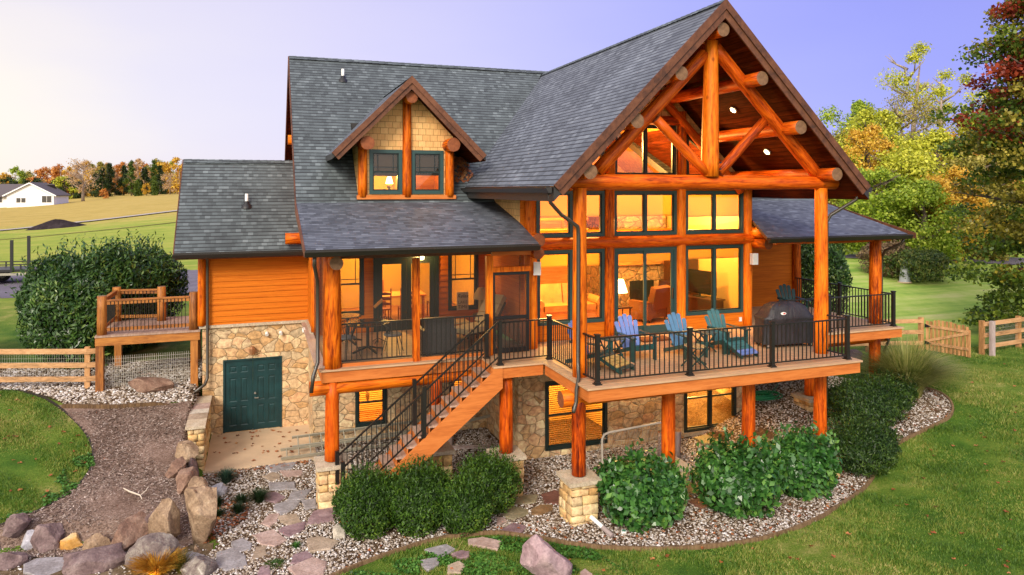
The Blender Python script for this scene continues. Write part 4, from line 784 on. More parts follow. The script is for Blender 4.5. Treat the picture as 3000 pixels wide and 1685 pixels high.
# basement double door
def double_door():
    a, b, c, d = -.955, .655, -6.99, -4.9; y = 22.0; mb = MB(); mb.box(a, a + .05, y - .02, y + .1, c, d); mb.box(b - .05, b, y - .02, y + .1, c, d); mb.box(a + .05, b - .05, y - .02, y + .1, d - .05, d)
    f = mb.build('double_door', TEALD, H); m = (a + b) / 2
    for p, q in ((a + .05, m - .004), (m + .004, b - .05)):
        s = MB(); W_ = q - p; H_ = d - .05 - c; cols = [(.16, .44), (.56, .84)]; rows = [(.08, .36), (.42, .76), (.83, .93)]
        us = sorted({0, 1, *[u for r in cols for u in r]}); vs = sorted({0, 1, *[v for r in rows for v in r]})
        for u0, u1 in zip(us[:-1], us[1:]):
            for v0, v1 in zip(vs[:-1], vs[1:]):
                X0, X1, Z0, Z1 = p + u0 * W_, p + u1 * W_, c + v0 * H_, c + v1 * H_
                if any(r[0] <= u0 and u1 <= r[1] for r in cols) and any(r[0] <= v0 and v1 <= r[1] for r in rows):
                    e = .03; g_ = .014
                    o = [(X0, y + .02, Z0), (X1, y + .02, Z0), (X1, y + .02, Z1), (X0, y + .02, Z1)]; i_ = [(X0 + e, y + .02 + g_, Z0 + e), (X1 - e, y + .02 + g_, Z0 + e), (X1 - e, y + .02 + g_, Z1 - e), (X0 + e, y + .02 + g_, Z1 - e)]
                    k_ = [(X0 + 2 * e, y + .024, Z0 + 2 * e), (X1 - 2 * e, y + .024, Z0 + 2 * e), (X1 - 2 * e, y + .024, Z1 - 2 * e), (X0 + 2 * e, y + .024, Z1 - 2 * e)]
                    for t in range(4): s.poly([o[t], o[(t + 1) % 4], i_[(t + 1) % 4], i_[t]]); s.poly([i_[t], i_[(t + 1) % 4], k_[(t + 1) % 4], k_[t]])
                    s.poly(k_)
                else: s.poly([(X0, y + .02, Z0), (X1, y + .02, Z0), (X1, y + .02, Z1), (X0, y + .02, Z1)])
        s.build('door_leaf', TEALD, f)
    h = MB(); x = m + .06
    h.cyl((x, y + .02, -5.92), (x, y - .03, -5.92), .03); h.cyl((x, y + .02, -6.05), (x, y - .05, -6.05), .018); h.bar((x, y - .05, -6.05), (x + .1, y - .05, -6.05), .02, .025); h.build('handle', STEEL, f)
double_door()
# ---------------- dormer
mb = MB(); wall(mb, '-y', 19.5, 2.55, 5.19, -.2, 1.15, [(2.84, 3.74, -.12, 1.1), (4.0, 4.91, -.12, 1.1)])
mb.poly([(2.55, 19.5, 1.15), (5.19, 19.5, 1.15), (5.19, 19.5, 1.5), (DX, 19.5, 2.85), (2.55, 19.5, 1.5)])
mb.poly([(2.55, 19.5, -.2), (2.55, 19.5, 1.5), (2.55, 21.2, 1.5)]); mb.poly([(5.19, 19.5, -.2), (5.19, 21.2, 1.5), (5.19, 19.5, 1.5)]); mb.build('dormer_wall', SHAKE, H)
window(2.84, 3.74, -.12, 1.1, 19.5, 1, hung=True, grid=True, casing=.095); window(4.0, 4.91, -.12, 1.1, 19.5, 1, hung=True, grid=True, casing=.095)
for x in (2.66, DX, 5.08): log('dormer_post', (x, 19.47, -.2), (x, 19.47, 2.45 if x == DX else 1.25), .125)
for x, z in ((2.72, 1.24), (DX + .03, 2.5), (5.06, 1.24)): log('dormer_log', (x, 18.93, z), (x, 19.8, z), .185 if z < 2 else .16)
MB().box(2.5, 5.25, 19.38, 19.46, -.26, -.15).build('dormer_sill', BOARD, H)
# ---------------- structural logs
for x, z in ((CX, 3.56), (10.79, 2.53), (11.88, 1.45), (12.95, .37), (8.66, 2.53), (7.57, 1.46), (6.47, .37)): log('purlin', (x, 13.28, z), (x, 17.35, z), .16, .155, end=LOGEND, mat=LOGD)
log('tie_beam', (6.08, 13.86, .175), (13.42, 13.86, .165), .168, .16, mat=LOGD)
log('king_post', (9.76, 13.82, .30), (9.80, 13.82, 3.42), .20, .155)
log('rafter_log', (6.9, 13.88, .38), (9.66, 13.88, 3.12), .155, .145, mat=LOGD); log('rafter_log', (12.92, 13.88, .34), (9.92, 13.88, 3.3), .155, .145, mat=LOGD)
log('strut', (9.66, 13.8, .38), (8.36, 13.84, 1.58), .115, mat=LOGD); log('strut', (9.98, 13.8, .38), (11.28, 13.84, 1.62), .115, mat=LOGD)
m = MB(); [m.cyl((9.9, 13.63, z), (9.9, 13.60, z), .022) for z in (.47, .62)]; m.build('bolt', BLACK, H)
for x in (6.49, 13.0): log('log_post', (x, 13.85, -4.0), (x, 13.85, .04), .165, .145)
for x in (6.66, 8.975, 11.235, 13.49): log('log_post', (x, 17.27, -4.0), (x, 17.27, .1), .14, .135)
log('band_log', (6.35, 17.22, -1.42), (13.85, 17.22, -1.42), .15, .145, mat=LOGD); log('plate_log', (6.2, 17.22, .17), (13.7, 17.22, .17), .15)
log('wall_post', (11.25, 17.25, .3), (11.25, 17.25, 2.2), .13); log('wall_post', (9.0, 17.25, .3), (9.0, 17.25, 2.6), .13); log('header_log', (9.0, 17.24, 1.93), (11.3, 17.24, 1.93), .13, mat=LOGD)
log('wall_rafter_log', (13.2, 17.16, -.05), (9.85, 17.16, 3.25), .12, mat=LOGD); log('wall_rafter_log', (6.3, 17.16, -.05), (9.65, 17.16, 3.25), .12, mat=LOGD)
for z, r in ((-1.24, .165), (-1.56, .14)):
    log('log_stub', (6.47, 16.15, z), (6.47, 17.4, z), r); log('log_stub', (13.66, 16.55, z), (13.66, 17.4, z), r)
log('log_post', (6.49, 16.76, -4.0), (6.49, 16.76, -1.4), .175, .165)
log('log_post', (1.56, 16.4, -4.0), (1.56, 16.4, -1.45), .21, .19); log('log_beam', (1.60, 15.8, -1.60), (1.60, 20.1, -1.50), .15, end=LOGEND)
log('log_post', (17.42, 16.38, -4.0), (17.42, 16.38, -1.5), .185, .17); log('log_beam', (13.7, 16.38, -1.42), (17.95, 16.38, -1.42), .14, end=LOGEND_R)
log('log_post', (1.47, 20.05, -3.87), (1.47, 20.05, -.6), .12); log('log_post', (-1.52, 21.98, -3.87), (-1.52, 21.98, -1.9), .10); log('log_post', (17.72, 20.03, -4.0), (17.72, 20.03, -.6), .15)
log('log_beam', (.72, 21.25, -1.40), (1.4, 21.25, -1.40), .165); log('log_beam', (.97, 26.0, 1.74), (1.5, 26.0, 1.74), .17)
log('log_beam', (1.07, 16.42, -4.45), (6.2, 16.42, -4.40), .165, .15, end=LOGEND_R); log('log_beam', (6.05, 13.87, -4.46), (13.4, 13.87, -4.44), .175, .16); log('log_beam', (13.6, 16.4, -4.44), (17.9, 16.4, -4.44), .14)
PIER = [(1.56, 16.38, -6.06), (5.42, 15.58, -6.08), (3.96, 16.42, -6.06), (6.47, 13.85, -6.10), (13.0, 13.88, -6.22), (15.02, 16.42, -5.92), (8.69, 13.87, -6.12), (10.87, 13.87, -6.12)]
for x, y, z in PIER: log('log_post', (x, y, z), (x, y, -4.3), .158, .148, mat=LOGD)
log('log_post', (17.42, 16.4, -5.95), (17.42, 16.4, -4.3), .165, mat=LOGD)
def pier(x, y, zt, w=.29):
    p = MB(); zb = -7.3 if x < 14 else -6.75; zt -= .02; p.box(x - w + .03, x + w - .03, y - w + .03, y + w - .03, zb, zt - .09); core = p.build('stone_pier', MORTAR, H)
    vs, fs = [], []; z = zb + .05; r_ = random.Random(int(x * 100)); k = 0
    while z < zt - .12:
        h = min(r_.uniform(.14, .27), zt - .09 - z)
        for fx, fy in ((0, -1), (-1, 0), (1, 0), (0, 1)):
            t = -w - .02
            while t < w - .02:
                l = min(r_.uniform(.18, .42), w + .02 - t)
                if w + .02 - (t + l) < .10: l = w + .02 - t
                pr = r_.uniform(.0, .04); a0, a1 = t + .008, t + l - .008; z0, z1 = z + .008, z + h - .008
                i = len(vs); jj = lambda: r_.uniform(-.009, .009); e = .016
                for d, s_ in ((w - .05, 0), (w + pr + .002, 0), (w + pr + .016, 1)):
                    q = e * s_
                    for (aa, zz) in ((a0 + q, z0 + q), (a1 - q, z0 + q), (a1 - q, z1 - q), (a0 + q, z1 - q)):
                        dd = d + jj() * .5; aa += jj() * s_; zz += jj() * s_
                        vs.append((x + aa, y + fy * dd, zz) if fy else (x + fx * dd, y + aa, zz))
                for lv in (0, 4):
                    for c in range(4): fs.append((i + lv + c, i + lv + (c + 1) % 4, i + lv + 4 + (c + 1) % 4, i + lv + 4 + c))
                fs.append((i + 8, i + 9, i + 10, i + 11)); t += l
        z += h
    np_mesh('stone_block', vs, fs, BLOCK, core)
    MB().box(x - w - .08, x + w + .08, y - w - .08, y + w + .08, zt - .085, zt + .0).build('pier_cap', CAPST, core, bevel=.015)
for x, y, z in PIER: pier(x, y, z)
# ---------------- decks, stairs, railings
d = MB(); d.box(1.27, 5.0, 16.18, 20.1, -4.04, -4.0); d.box(5.0, 6.22, 15.22, 20.1, -4.04, -4.0); d.box(6.22, 13.34, 12.9, 17.3, -4.04, -4.0); d.box(13.34, 17.7, 15.62, 20.1, -4.04, -4.0)
deck = d.build('deck', DECK, H, uv=True)
d = MB()
for x0, x1, y0, y1 in ((1.32, 5.05, 16.22, 16.26), (1.32, 1.36, 16.26, 20.0), (5.02, 6.22, 15.26, 15.30), (6.26, 13.30, 12.94, 12.98), (6.26, 6.30, 12.98, 15.26), (13.26, 13.30, 12.98, 15.66), (13.30, 17.66, 15.66, 15.70), (17.62, 17.66, 15.7, 20.1)): d.box(x0, x1, y0, y1, -4.29, -4.043)
d.build('deck_fascia', BOARD, deck)
d = MB()
for k in range(16): y = 13.2 + k * .27; d.box(6.32, 13.24, y, y + .04, -4.26, -4.05) if y < 17.2 else None
for k in range(14): y = 16.5 + k * .27; d.box(1.38, 6.2, y, y + .04, -4.26, -4.05) if y < 20 else None
d.build('joist', CEDARX, deck)
MB().box(1.2, 1.42, 16.3, 21.9, -3.98, -3.93).build('side_ledge_board', TREAD, deck)
def railing(a, b, posts=(), z=-4.0, h=.95, parent=H, name='railing', inner=False):
    a = Vector((*a, 0)); b = Vector((*b, 0)); L = (b - a).length; mb = MB(); d_ = (b - a) / L; t = Vector((0, 0, z))
    mb.bar(a + t + Vector((0, 0, h)), b + t + Vector((0, 0, h)), .045, .032); mb.bar(a + t + Vector((0, 0, .09)), b + t + Vector((0, 0, .09)), .032, .03)
    n = int(L / .118)
    for i in range(1, n + 1): p = a + d_ * (L * i / (n + 1)) + t; mb.box(p.x - .0095, p.x + .0095, p.y - .0095, p.y + .0095, z + .1, z + h - .01)
    o = mb.build(name, RAIL, parent)
    for p in posts:
        q = MB(); x, y = p; q.box(x - .043, x + .043, y - .043, y + .043, z, z + h + .06); q.box(x - .075, x + .075, y - .075, y + .075, z, z + .022); q.box(x - .055, x + .055, y - .055, y + .055, z + .022, z + .055); q.box(x - .056, x + .056, y - .056, y + .056, z + h + .06, z + h + .085); q.build('railing_post', RAIL, o, bevel=.006)
    return o
railing((6.6, 13.13), (8.72, 13.12), [(6.55, 13.13)]); railing((8.79, 13.12), (10.89, 13.12), [(8.755, 13.12)]); railing((10.96, 13.12), (13.06, 13.12), [(10.925, 13.12)])
railing((6.54, 13.18), (6.5, 13.70)); railing((13.1, 13.18), (13.04, 13.72), [(13.1, 13.13)])
railing((6.47, 14.02), (6.47, 15.45)); railing((5.24, 15.42), (6.42, 15.5), [(5.19, 15.35), (6.47, 15.5)])
railing((13.4, 15.82), (15.08, 15.82), [(15.13, 15.82)]); railing((15.18, 15.82), (17.48, 15.84), [(17.53, 15.84)]); railing((17.53, 15.89), (17.47, 16.2)); railing((17.53, 16.56), (17.5, 17.78), [(17.48, 17.83)]); railing((17.48, 17.88), (17.55, 19.9))
railing((1.78, 16.55), (3.4, 16.55), z=-4, h=.93, name='porch_railing'); railing((3.54, 16.55), (5.16, 16.55), z=-4, h=.93, name='porch_railing')
# staircase
ns, X0, X1 = 14, 5.0, 1.62; run = (X0 - X1) / ns; rise = 3.0 / (ns + 1)
st = MB()
for y in (15.232, 16.125):
    st.prism([(X0 + .22, y, -4.05), (X0 - .02, y, -4.05), (X0 - .02, y, -4.14), (X1 - .02, y, -4.14 - 3.38 * rise / run), (X1 - .02, y, -7.15), (X1 + .30, y, -7.15), (X0 + .22, y, -4.50)], (0, .045, 0))
stair = st.build('staircase', BOARD, H, norm=True)
for i in range(ns):
    x = X0 - i * run; z = -4 - (i + 1) * rise
    t = MB(); t.box(x - run - .03, x, 15.285, 16.12, z - .035, z); t.build('tread', TREAD, stair, bevel=.006); t = MB(); t.box(x - .022, x - .002, 15.30, 16.12, z, z + rise - .035); t.build('riser', BOARD, stair)
def stair_rail(y, x_lo, x_mid, x_hi):
    def zt(x): return -4 - (X0 - x) / run * rise - .02
    mb = MB(); P = [(x_hi, y, zt(x_hi) + .9), (x_lo, y, zt(x_lo) + .9)]; mb.bar(*P, .045, .035); mb.bar((x_hi, y, zt(x_hi) + .10), (x_lo, y, zt(x_lo) + .10), .03, .03)
    n = int((x_hi - x_lo) / .105)
    for i in range(1, n): x = x_lo + (x_hi - x_lo) * i / n; mb.box(x - .009, x + .009, y - .009, y + .009, zt(x) + .1, zt(x) + .9)
    o = mb.build('stair_railing', RAIL, stair)
    for x in (x_lo, x_mid): q = MB(); z = zt(x); q.box(x - .043, x + .043, y - .043, y + .043, z - .1, z + 1.02); q.box(x - .07, x + .07, y - .07, y + .07, z - .1, z - .07); q.build('newel_post', RAIL, stair, bevel=.006)
stair_rail(15.31, 1.68, 3.42, 5.15); stair_rail(16.09, 1.64, 3.37, 5.1)
q = MB(); q.box(5.06, 5.15, 16.03, 16.12, -4, -2.95); q.box(5.03, 5.18, 16.0, 16.15, -4, -3.975); q.build('newel_post', RAIL, H)
# ---------------- screened porch front
for q in ((5.33, 6.35, 16.32, 16.46, -1.60, -1.50), (1.78, 5.2, 16.36, 16.44, -4.0, -3.93)): MB().box(*q).build('porch_frame', BOARD, H)
for x in (3.47, 5.26): MB().box(x - .075, x + .075, 16.30, 16.46, -4, -1.6).build('porch_post', wood('porch_post_wood_%d' % (x * 10), [(.3, (.45, .09, .006)), (.55, (.62, .14, .01)), (.75, (.70, .19, .02))], knots=False) if False else LOG, H, bevel=.01)
MB().box(1.75, 5.3, 16.33, 16.45, -1.56, -1.46).build('porch_header', RAKE, H)
MB().box(5.335, 6.33, 16.31, 16.45, -2.0, -1.88).build('door_header', LOG, H)
for x0, x1, z0, z1 in ((1.75, 3.39, -3.93, -1.56), (3.55, 5.18, -3.93, -1.56), (5.34, 6.32, -1.87, -1.6)):
    m_ = MB(); m_.poly([(x0, 16.39, z0), (x1, 16.39, z0), (x1, 16.39, z1), (x0, 16.39, z1)]); m_.build('insect_screen', SCREEN, H)
m_ = MB(); m_.poly([(1.42, 20, -3.93), (1.42, 16.6, -3.93), (1.42, 16.6, -1.56), (1.42, 20, -1.56)]); m_.build('insect_screen', SCREEN, H)
s = MB(); a, b, c, d = 5.34, 6.30, -3.98, -2.01
s.box(a, a + .07, 16.36, 16.40, c, d); s.box(b - .07, b, 16.36, 16.40, c, d); s.box(a + .07, b - .07, 16.36, 16.40, d - .07, d); s.box(a + .07, b - .07, 16.36, 16.40, c, c + .12); s.box(a + .07, b - .07, 16.36, 16.40, -3.16, -3.08)
sdoor = s.build('screen_door', BLACK, H); m_ = MB(); m_.poly([(a + .07, 16.385, c + .12), (b - .07, 16.385, c + .12), (b - .07, 16.385, -3.16), (a + .07, 16.385, -3.16)]); m_.build('lower_screen', screenmat('lower_door_screen', .8), sdoor)
m_ = MB(); m_.poly([(a + .07, 16.385, -3.08), (b - .07, 16.385, -3.08), (b - .07, 16.385, d - .07), (a + .07, 16.385, d - .07)]); m_.build('upper_screen', SCREEND, sdoor)
# ---------------- roof vents, fittings
def vent(x, y, z):
    v = MB(); v.cyl((x, y, z - .12), (x, y, z + .30), .05, .045, 12); o = v.build('vent_pipe', WHITE, H, smooth=True); b = MB(); b.lathe([(.17, -.14), (.14, -.04), (.075, 0), (.07, .07), (.05, .08)], (x, y, z), 14); b.build('pipe_boot', BOOT, o, smooth=True)
vent(2.55, 23.25, 3.57); vent(-.33, 22.62, -.42)
for x, z in ((11.52, 2.06), (12.58, 1.0)):
    c = Vector((x, 15.3, z)); nn = Vector((-1, 0, -1)).normalized(); m_ = MB(); m_.cyl(c + nn * -.01, c + nn * .02, .10, .10, 18); o = m_.build('recessed_light', WHITE, H); m_ = MB(); m_.cyl(c + nn * .021, c + nn * .026, .075, .07, 18); m_.build('lit_lens', BULB, o)
    l = bpy.data.lights.new('downlight', 'SPOT'); l.energy = 20; l.color = (1, .62, .28); l.spot_size = R(120); l.shadow_soft_size = .08; lo = bpy.data.objects.new('downlight', l); COL.objects.link(lo); lo.location = c + nn * .06; lo.rotation_euler = (0, 0, 0)
def lamp(name, loc, e, col=(1, .60, .20), r=.12):
    l = bpy.data.lights.new(name, 'POINT'); l.energy = e; l.color = col; l.shadow_soft_size = r; o = bpy.data.objects.new(name, l); COL.objects.link(o); o.location = loc; return o
# recessed lights in the deck underside that wash the basement wall
for x in (10.2,):
    o = MB().cyl((x, 16.9, -4.27), (x, 16.9, -4.31), .09, .09, 16).build('underdeck_light', WHITE, H); MB().cyl((x, 16.9, -4.312), (x, 16.9, -4.318), .07, .07, 16).build('lit_lens', BULB, o); lamp('underdeck_lamp', (x, 16.9, -4.40), 80, (1, .62, .24), .07)

for x, y, z in ((13.25, 17.275, -3.78), (14.95, 20.08, -3.55)): MB().box(x - .04, x + .04, y - .02, y + .02, z - .06, z + .06).build('wall_outlet', WHITE, H, bevel=.005)
# ================================================================ ROOMS BEHIND THE GLASS
mb = MB(); mb.box(6.58, 13.42, 17.46, 24.0, -4.02, -3.97); mb.build('oak_floor', FLOOR, H)
mb = MB(); mb.poly([(6.58, 17.46, -4), (6.58, 24, -4), (6.58, 24, .6), (6.58, 17.46, .6)]); mb.poly([(13.42, 17.46, -4), (13.42, 24, -4), (13.42, 24, .6), (13.42, 17.46, .6)]); mb.build('inner_wall', CREAM, H)
mb = MB(); mb.poly([(6.58, 24, -4), (13.42, 24, -4), (13.42, 24, .45), (CX, 24, 3.6), (6.58, 24, .45)]); mb.build('inner_wall', PINE, H)
mb = MB(); mb.poly([(6.5, 17.46, .36), (CX, 17.46, 3.6), (CX, 24, 3.6), (6.5, 24, .36)]); mb.poly([(13.5, 17.46, .36), (CX, 17.46, 3.6), (CX, 24, 3.6), (13.5, 24, .36)])
mb.build('board_ceiling', PINE, H)
mb = MB(); mb.box(6.6, 10.1, 20.9, 23.95, -1.55, -1.25); mb.build('loft_floor', PINE, H)
for x in (6.8, 7.6, 8.4, 9.2, 9.95): log('loft_baluster', (x, 20.95, -1.25), (x, 20.95, -.35), .05, n=10)
log('loft_rail', (6.6, 20.95, -.30), (10.1, 20.95, -.30), .07, n=12); log('loft_rail', (6.6, 20.95, -.95), (10.1, 20.95, -.95), .055, n=12)
log('loft_beam', (6.6, 20.85, -1.45), (13.4, 20.85, -1.45), .15); log('stair_log', (8.4, 20.6, 2.0), (10.6, 20.6, .1), .17, mat=PINE)
mb = MB(); mb.box(11.45, 13.3, 21.4, 23.95, -3.97, -.55); mb.prism([(11.45, 21.4, -.55), (13.3, 21.4, -.55), (12.5, 21.7, .6), (11.8, 21.7, .6)], (0, 1.3, 0)); fp = mb.build('fireplace', STONEF, H, norm=True)
MB().box(11.9, 12.8, 21.34, 21.42, -3.9, -3.1).build('firebox', BLACK, fp); MB().box(11.4, 13.3, 21.25, 21.4, -2.55, -2.42).build('mantel', PINE, fp)
lamp('great_room_lamp', (7.7, 19.0, -1.7), 430, (1, .57, .15), .25); lamp('great_room_lamp', (12.3, 18.4, -.5), 520, (1, .57, .15), .25); lamp('loft_lamp', (9.6, 19.0, 1.3), 1000, (1, .57, .15), .2)
def room(x0, x1, y0, y1, z0, z1, wallm=None, lamp_at=None, e=30):
    m_ = MB(); m_.poly([(x0, y0, z0), (x0, y1, z0), (x0, y1, z1), (x0, y0, z1)]); m_.poly([(x1, y0, z0), (x1, y1, z0), (x1, y1, z1), (x1, y0, z1)]); m_.poly([(x0, y1, z0), (x1, y1, z0), (x1, y1, z1), (x0, y1, z1)]); m_.poly([(x0, y0, z1), (x1, y0, z1), (x1, y1, z1), (x0, y1, z1)])
    m_.build('inner_wall', wallm or CREAM, H); m_ = MB(); m_.poly([(x0, y0, z0), (x1, y0, z0), (x1, y1, z0), (x0, y1, z0)]); m_.build('room_floor', FLOOR, H)
    if lamp_at: lamp('room_lamp', lamp_at, e, (1, .60, .16), .12)
room(6.7, 9.6, 17.47, 20.0, -7.1, -4.5, None, (8.0, 18.6, -4.9), 330); room(10.6, 13.4, 17.47, 20.0, -7.1, -4.5, None, (12.4, 18.7, -4.9), 420)
room(1.7, 4.6, 20.27, 23, -7.1, -4.5, None, (3.0, 21.5, -4.9), 460); room(4.7, 6.3, 20.27, 22, -7.1, -4.5, None, (5.6, 21, -4.9), 150)
room(1.6, 6.5, 20.27, 24.5, -4.0, -1.3, None, (3.6, 22.3, -1.75), 400)
room(2.6, 3.85, 19.67, 21.6, -.4, 1.3, None, None); room(3.9, 5.15, 19.67, 21.6, -.4, 1.3, PINE, None)
lamp('dormer_lamp', (3.55, 20.3, .35), 85, (1, .65, .12), .05); lamp('dormer_lamp', (4.5, 20.9, .9), 26, (1, .5, .12), .05)
for x0, x1, f_ in ((2.93, 3.65, .62), (4.09, 4.82, .60)): m_ = MB(); m_.box(x0, x1, 19.63, 19.65, 1.0 - f_, 1.0); m_.build('roller_blind', fabric('dark_roller_blind_%d' % (x0 * 10), (.16, .09, .035), .2), H)
def table_lamp(x, y, z, h, label, r=.17):
    t = root('table_lamp', (x, y, z), label, 'lamp'); b = MB(); b.lathe([(.001, 0), (.08, 0), (.08, .02), (.03, .05), (.06, h * .25), (.05, h * .4), (.015, h * .5), (.012, h * .72)], (0, 0, 0), 14); b.build('lamp_base', plain('lamp_base_metal_%d' % int(x * 10), (.12, .07, .03), .4), t, False, smooth=True)
    s_ = MB(); s_.lathe([(r, h * .52), (r * .5, h)], (0, 0, 0), 20); s_.build('lamp_shade', LAMPW, t, False, smooth=True); return t
table_lamp(3.5, 20.15, -.05, .42, 'lit bedside lamp with white shade in left dormer window', .11)
table_lamp(10.0, 18.6, -3.42, .78, 'lit lamp with pleated shade behind the sliding patio door', .24)
table_lamp(3.0, 20.9, -6.2, .75, 'lit lamp in basement window beneath the screened porch', .22)
table_lamp(12.7, 18.3, -5.75, .8, 'lit lamp in the right basement window behind the deck posts', .20)
LEATH = plain('tan_leather', (.42, .20, .06), .4, var=.25, scale=4); BROWNC = fabric('brown_chenille', (.20, .085, .03)); DARKW = plain('dark_furniture_wood', (.05, .02, .01), .4)
def sofa():
    t = root('sofa', (8.75, 19.7, -3.97), 'tan leather sofa with rolled arms behind the left glass wall', 'sofa')
    b = MB(); b.box(-.9, .9, -.4, .4, .1, .36); b.build('seat_base', LEATH, t, False, bevel=.03)
    for x in (-.42, .42): m_ = MB(); m_.box(x - .41, x + .41, -.42, .25, .36, .54); m_.build('seat_cushion', LEATH, t, False, bevel=.07); m_ = MB(); m_.bar((x, .28, .5), (x, .40, 1.08), .80, .24, (0, -1, .1)); m_.build('back_cushion', LEATH, t, False, bevel=.08)
    for x in (-.98, .98): m_ = MB(); m_.box(x - .1, x + .1, -.42, .42, .1, .58); m_.cyl((x, -.43, .6), (x, .42, .6), .14); m_.build('arm', LEATH, t, False, bevel=.02, smooth=False)
    for x in (-.8, .8):
        for y in (-.35, .35): m_ = MB(); m_.cyl((x, y, 0), (x, y, .1), .03); m_.build('leg', DARKW, t, False)
sofa()
def armchair():
    t = root('armchair', (11.25, 19.0, -3.97), 'brown upholstered armchair behind the right leaf of the patio door', 'armchair', None, R(200))
    b = MB(); b.box(-.38, .38, -.35, .35, .12, .45); b.build('seat', BROWNC, t, False, bevel=.05); b = MB(); b.bar((0, .3, .4), (0, .46, 1.05), .76, .2, (0, -1, .1)); b.build('backrest', BROWNC, t, False, bevel=.07)
    for x in (-.45, .45): b = MB(); b.box(x - .09, x + .09, -.36, .38, .08, .62); b.build('arm', BROWNC, t, False, bevel=.06)
    for x in (-.36, .36):
        for y in (-.3, .3): b = MB(); b.cyl((x, y, 0), (x, y, .13), .025); b.build('leg', DARKW, t, False)
armchair()
def tv():
    t = root('media_console', (12.85, 18.75, -3.97), 'dark wooden media console behind the right lower window', 'console', None, R(-75)); b = MB(); b.box(-.75, .75, -.22, .22, .08, .62); b.build('cabinet', DARKW, t, False, bevel=.01); b = MB(); b.box(-.8, .8, -.25, .25, .62, .66); b.build('top', DARKW, t, False, bevel=.01)
    for x in (-.7, .7): b = MB(); b.box(x - .03, x + .03, -.18, .18, 0, .08); b.build('leg', DARKW, t, False)
    t = root('television', (12.88, 18.75, -3.31), 'black flat television standing on the media console', 'television', None, R(-75)); b = MB(); b.box(-.62, .62, -.03, .03, .1, .82); b.build('screen', plain('black_screen', (.006, .006, .007), .12), t, False, bevel=.008); b = MB(); b.box(-.2, .2, -.1, .1, 0, .02); b.box(-.03, .03, -.02, .02, .02, .12); b.build('stand', BLACK, t, False)
tv()
def side_tbl():
    t = root('end_table', (10.0, 18.6, -3.97), 'small wooden end table carrying a lit lamp inside patio door', 'table'); b = MB(); b.box(-.28, .28, -.28, .28, .51, .55); b.build('top', DARKW, t, False)
    for x in (-.23, .23):
        for y in (-.23, .23): b = MB(); b.cyl((x, y, 0), (x, y, .51), .022); b.build('leg', DARKW, t, False)
side_tbl()
t = root('hutch', (13.1, 20.3, -3.97), 'tall dark wooden hutch along the right wall inside the great room', 'hutch'); b = MB(); b.box(-.28, .28, -.75, .75, 0, .9); b.build('cabinet', DARKW, t, False, bevel=.01); b = MB(); b.box(-.1, .28, -.72, .72, .9, 2.15); b.build('shelf_unit', DARKW, t, False); b = MB(); b.box(-.3, .3, -.8, .8, 2.15, 2.22); b.build('crown', DARKW, t, False)
def dining():
    t = root('dining_table', (4.0, 22.0, -4.0), 'wooden dining table inside the house beyond the porch door', 'table'); b = MB(); b.box(-.9, .9, -.5, .5, .72, .77); b.build('top', PINE, t, False, bevel=.01)
    for x in (-.8, .8):
        for y in (-.4, .4): b = MB(); b.cyl((x, y, 0), (x, y, .72), .04, .05); b.build('leg', PINE, t, False)
    REDW = plain('cherry_chair_wood', (.30, .075, .015), .4)
    c0 = root('dining_chair', (0, 0, -4), 'x', 'chair', 'ladder back chairs at the dining table'); b = MB(); b.box(-.22, .22, -.2, .2, .43, .47); b.build('seat', REDW, c0, False)
    for x in (-.2, .2):
        b = MB(); b.cyl((x, .19, 0), (x, .24, 1.08), .02); b.build('leg', REDW, c0, False); b = MB(); b.cyl((x, -.18, 0), (x, -.18, .44), .02); b.build('leg', REDW, c0, False)
    b = MB(); [b.prism([(-.19, .215 + i * .008, .58 + i * .15), (.19, .215 + i * .008, .58 + i * .15), (.19, .215 + i * .008, .64 + i * .15), (0, .215 + i * .008, .68 + i * .15), (-.19, .215 + i * .008, .64 + i * .15)], (0, .02, 0)) for i in range(3)]; b.build('backrest', REDW, c0, False, norm=True)
    sp = [(3.5, 21.25, 180, 'ladder back dining chair on the near left side of the table'), (4.2, 21.25, 180, 'ladder back dining chair on the near right side of the table'), (3.6, 22.8, 0, 'ladder back dining chair on the far side of the table'), (5.25, 22.0, 270, 'ladder back dining chair at right end of the table')]
    for i, (x, y, a, lb) in enumerate(sp):
        c = c0 if i == 0 else copy_tree(c0); c.location = (x, y, -4); c.rotation_euler.z = R(a); c['label'] = lb
dining()
# ---------------- porch lamp and sconce
def sconce():
    t = root('wall_sconce', (4.4, 20.05, -1.75), 'lit lantern sconce beside the porch double door', 'wall light'); b = MB(); b.box(-.05, .05, -.02, .0, -.22, .0); b.bar((0, 0, -.05), (0, -.12, -.02), .02, .02); b.build('bracket', BLACK, t, False)
    b = MB(); b.lathe([(.001, -.25), (.05, -.24), (.06, -.10), (.02, -.03), (.001, -.02)], (0, -.12, 0), 12); b.build('lit_globe', BULB, t, False, smooth=True)
    lamp('sconce_lamp', (4.4, 19.8, -1.95), 42, (1, .56, .16), .06)
sconce()
def porch_table(x, y, label, r=.55, ped=True, h=.72):
    t = root('round_table', (x, y, -4), label, 'table'); b = MB(); b.lathe([(.001, h), (r, h), (r, h - .03), (.001, h - .03)], (0, 0, 0), 28); b.build('tabletop', plain('dark_glass_top_%d' % int(x * 10), (.05, .04, .03), .15), t, False)
    b = MB(); b.cyl((0, 0, .08), (0, 0, h - .03), .04); b.build('pedestal', BLACK, t, False)
    for k in range(4): a = k * math.pi / 2 + .4; b = MB(); b.bar((0, 0, .12), (.42 * math.cos(a), .42 * math.sin(a), .02), .04, .04); b.build('foot', BLACK, t, False)
porch_table(2.55, 17.75, 'round dark glass table with pedestal foot in the screened porch'); porch_table(2.2, 18.9, 'smaller round table further back in the screened porch', .35)
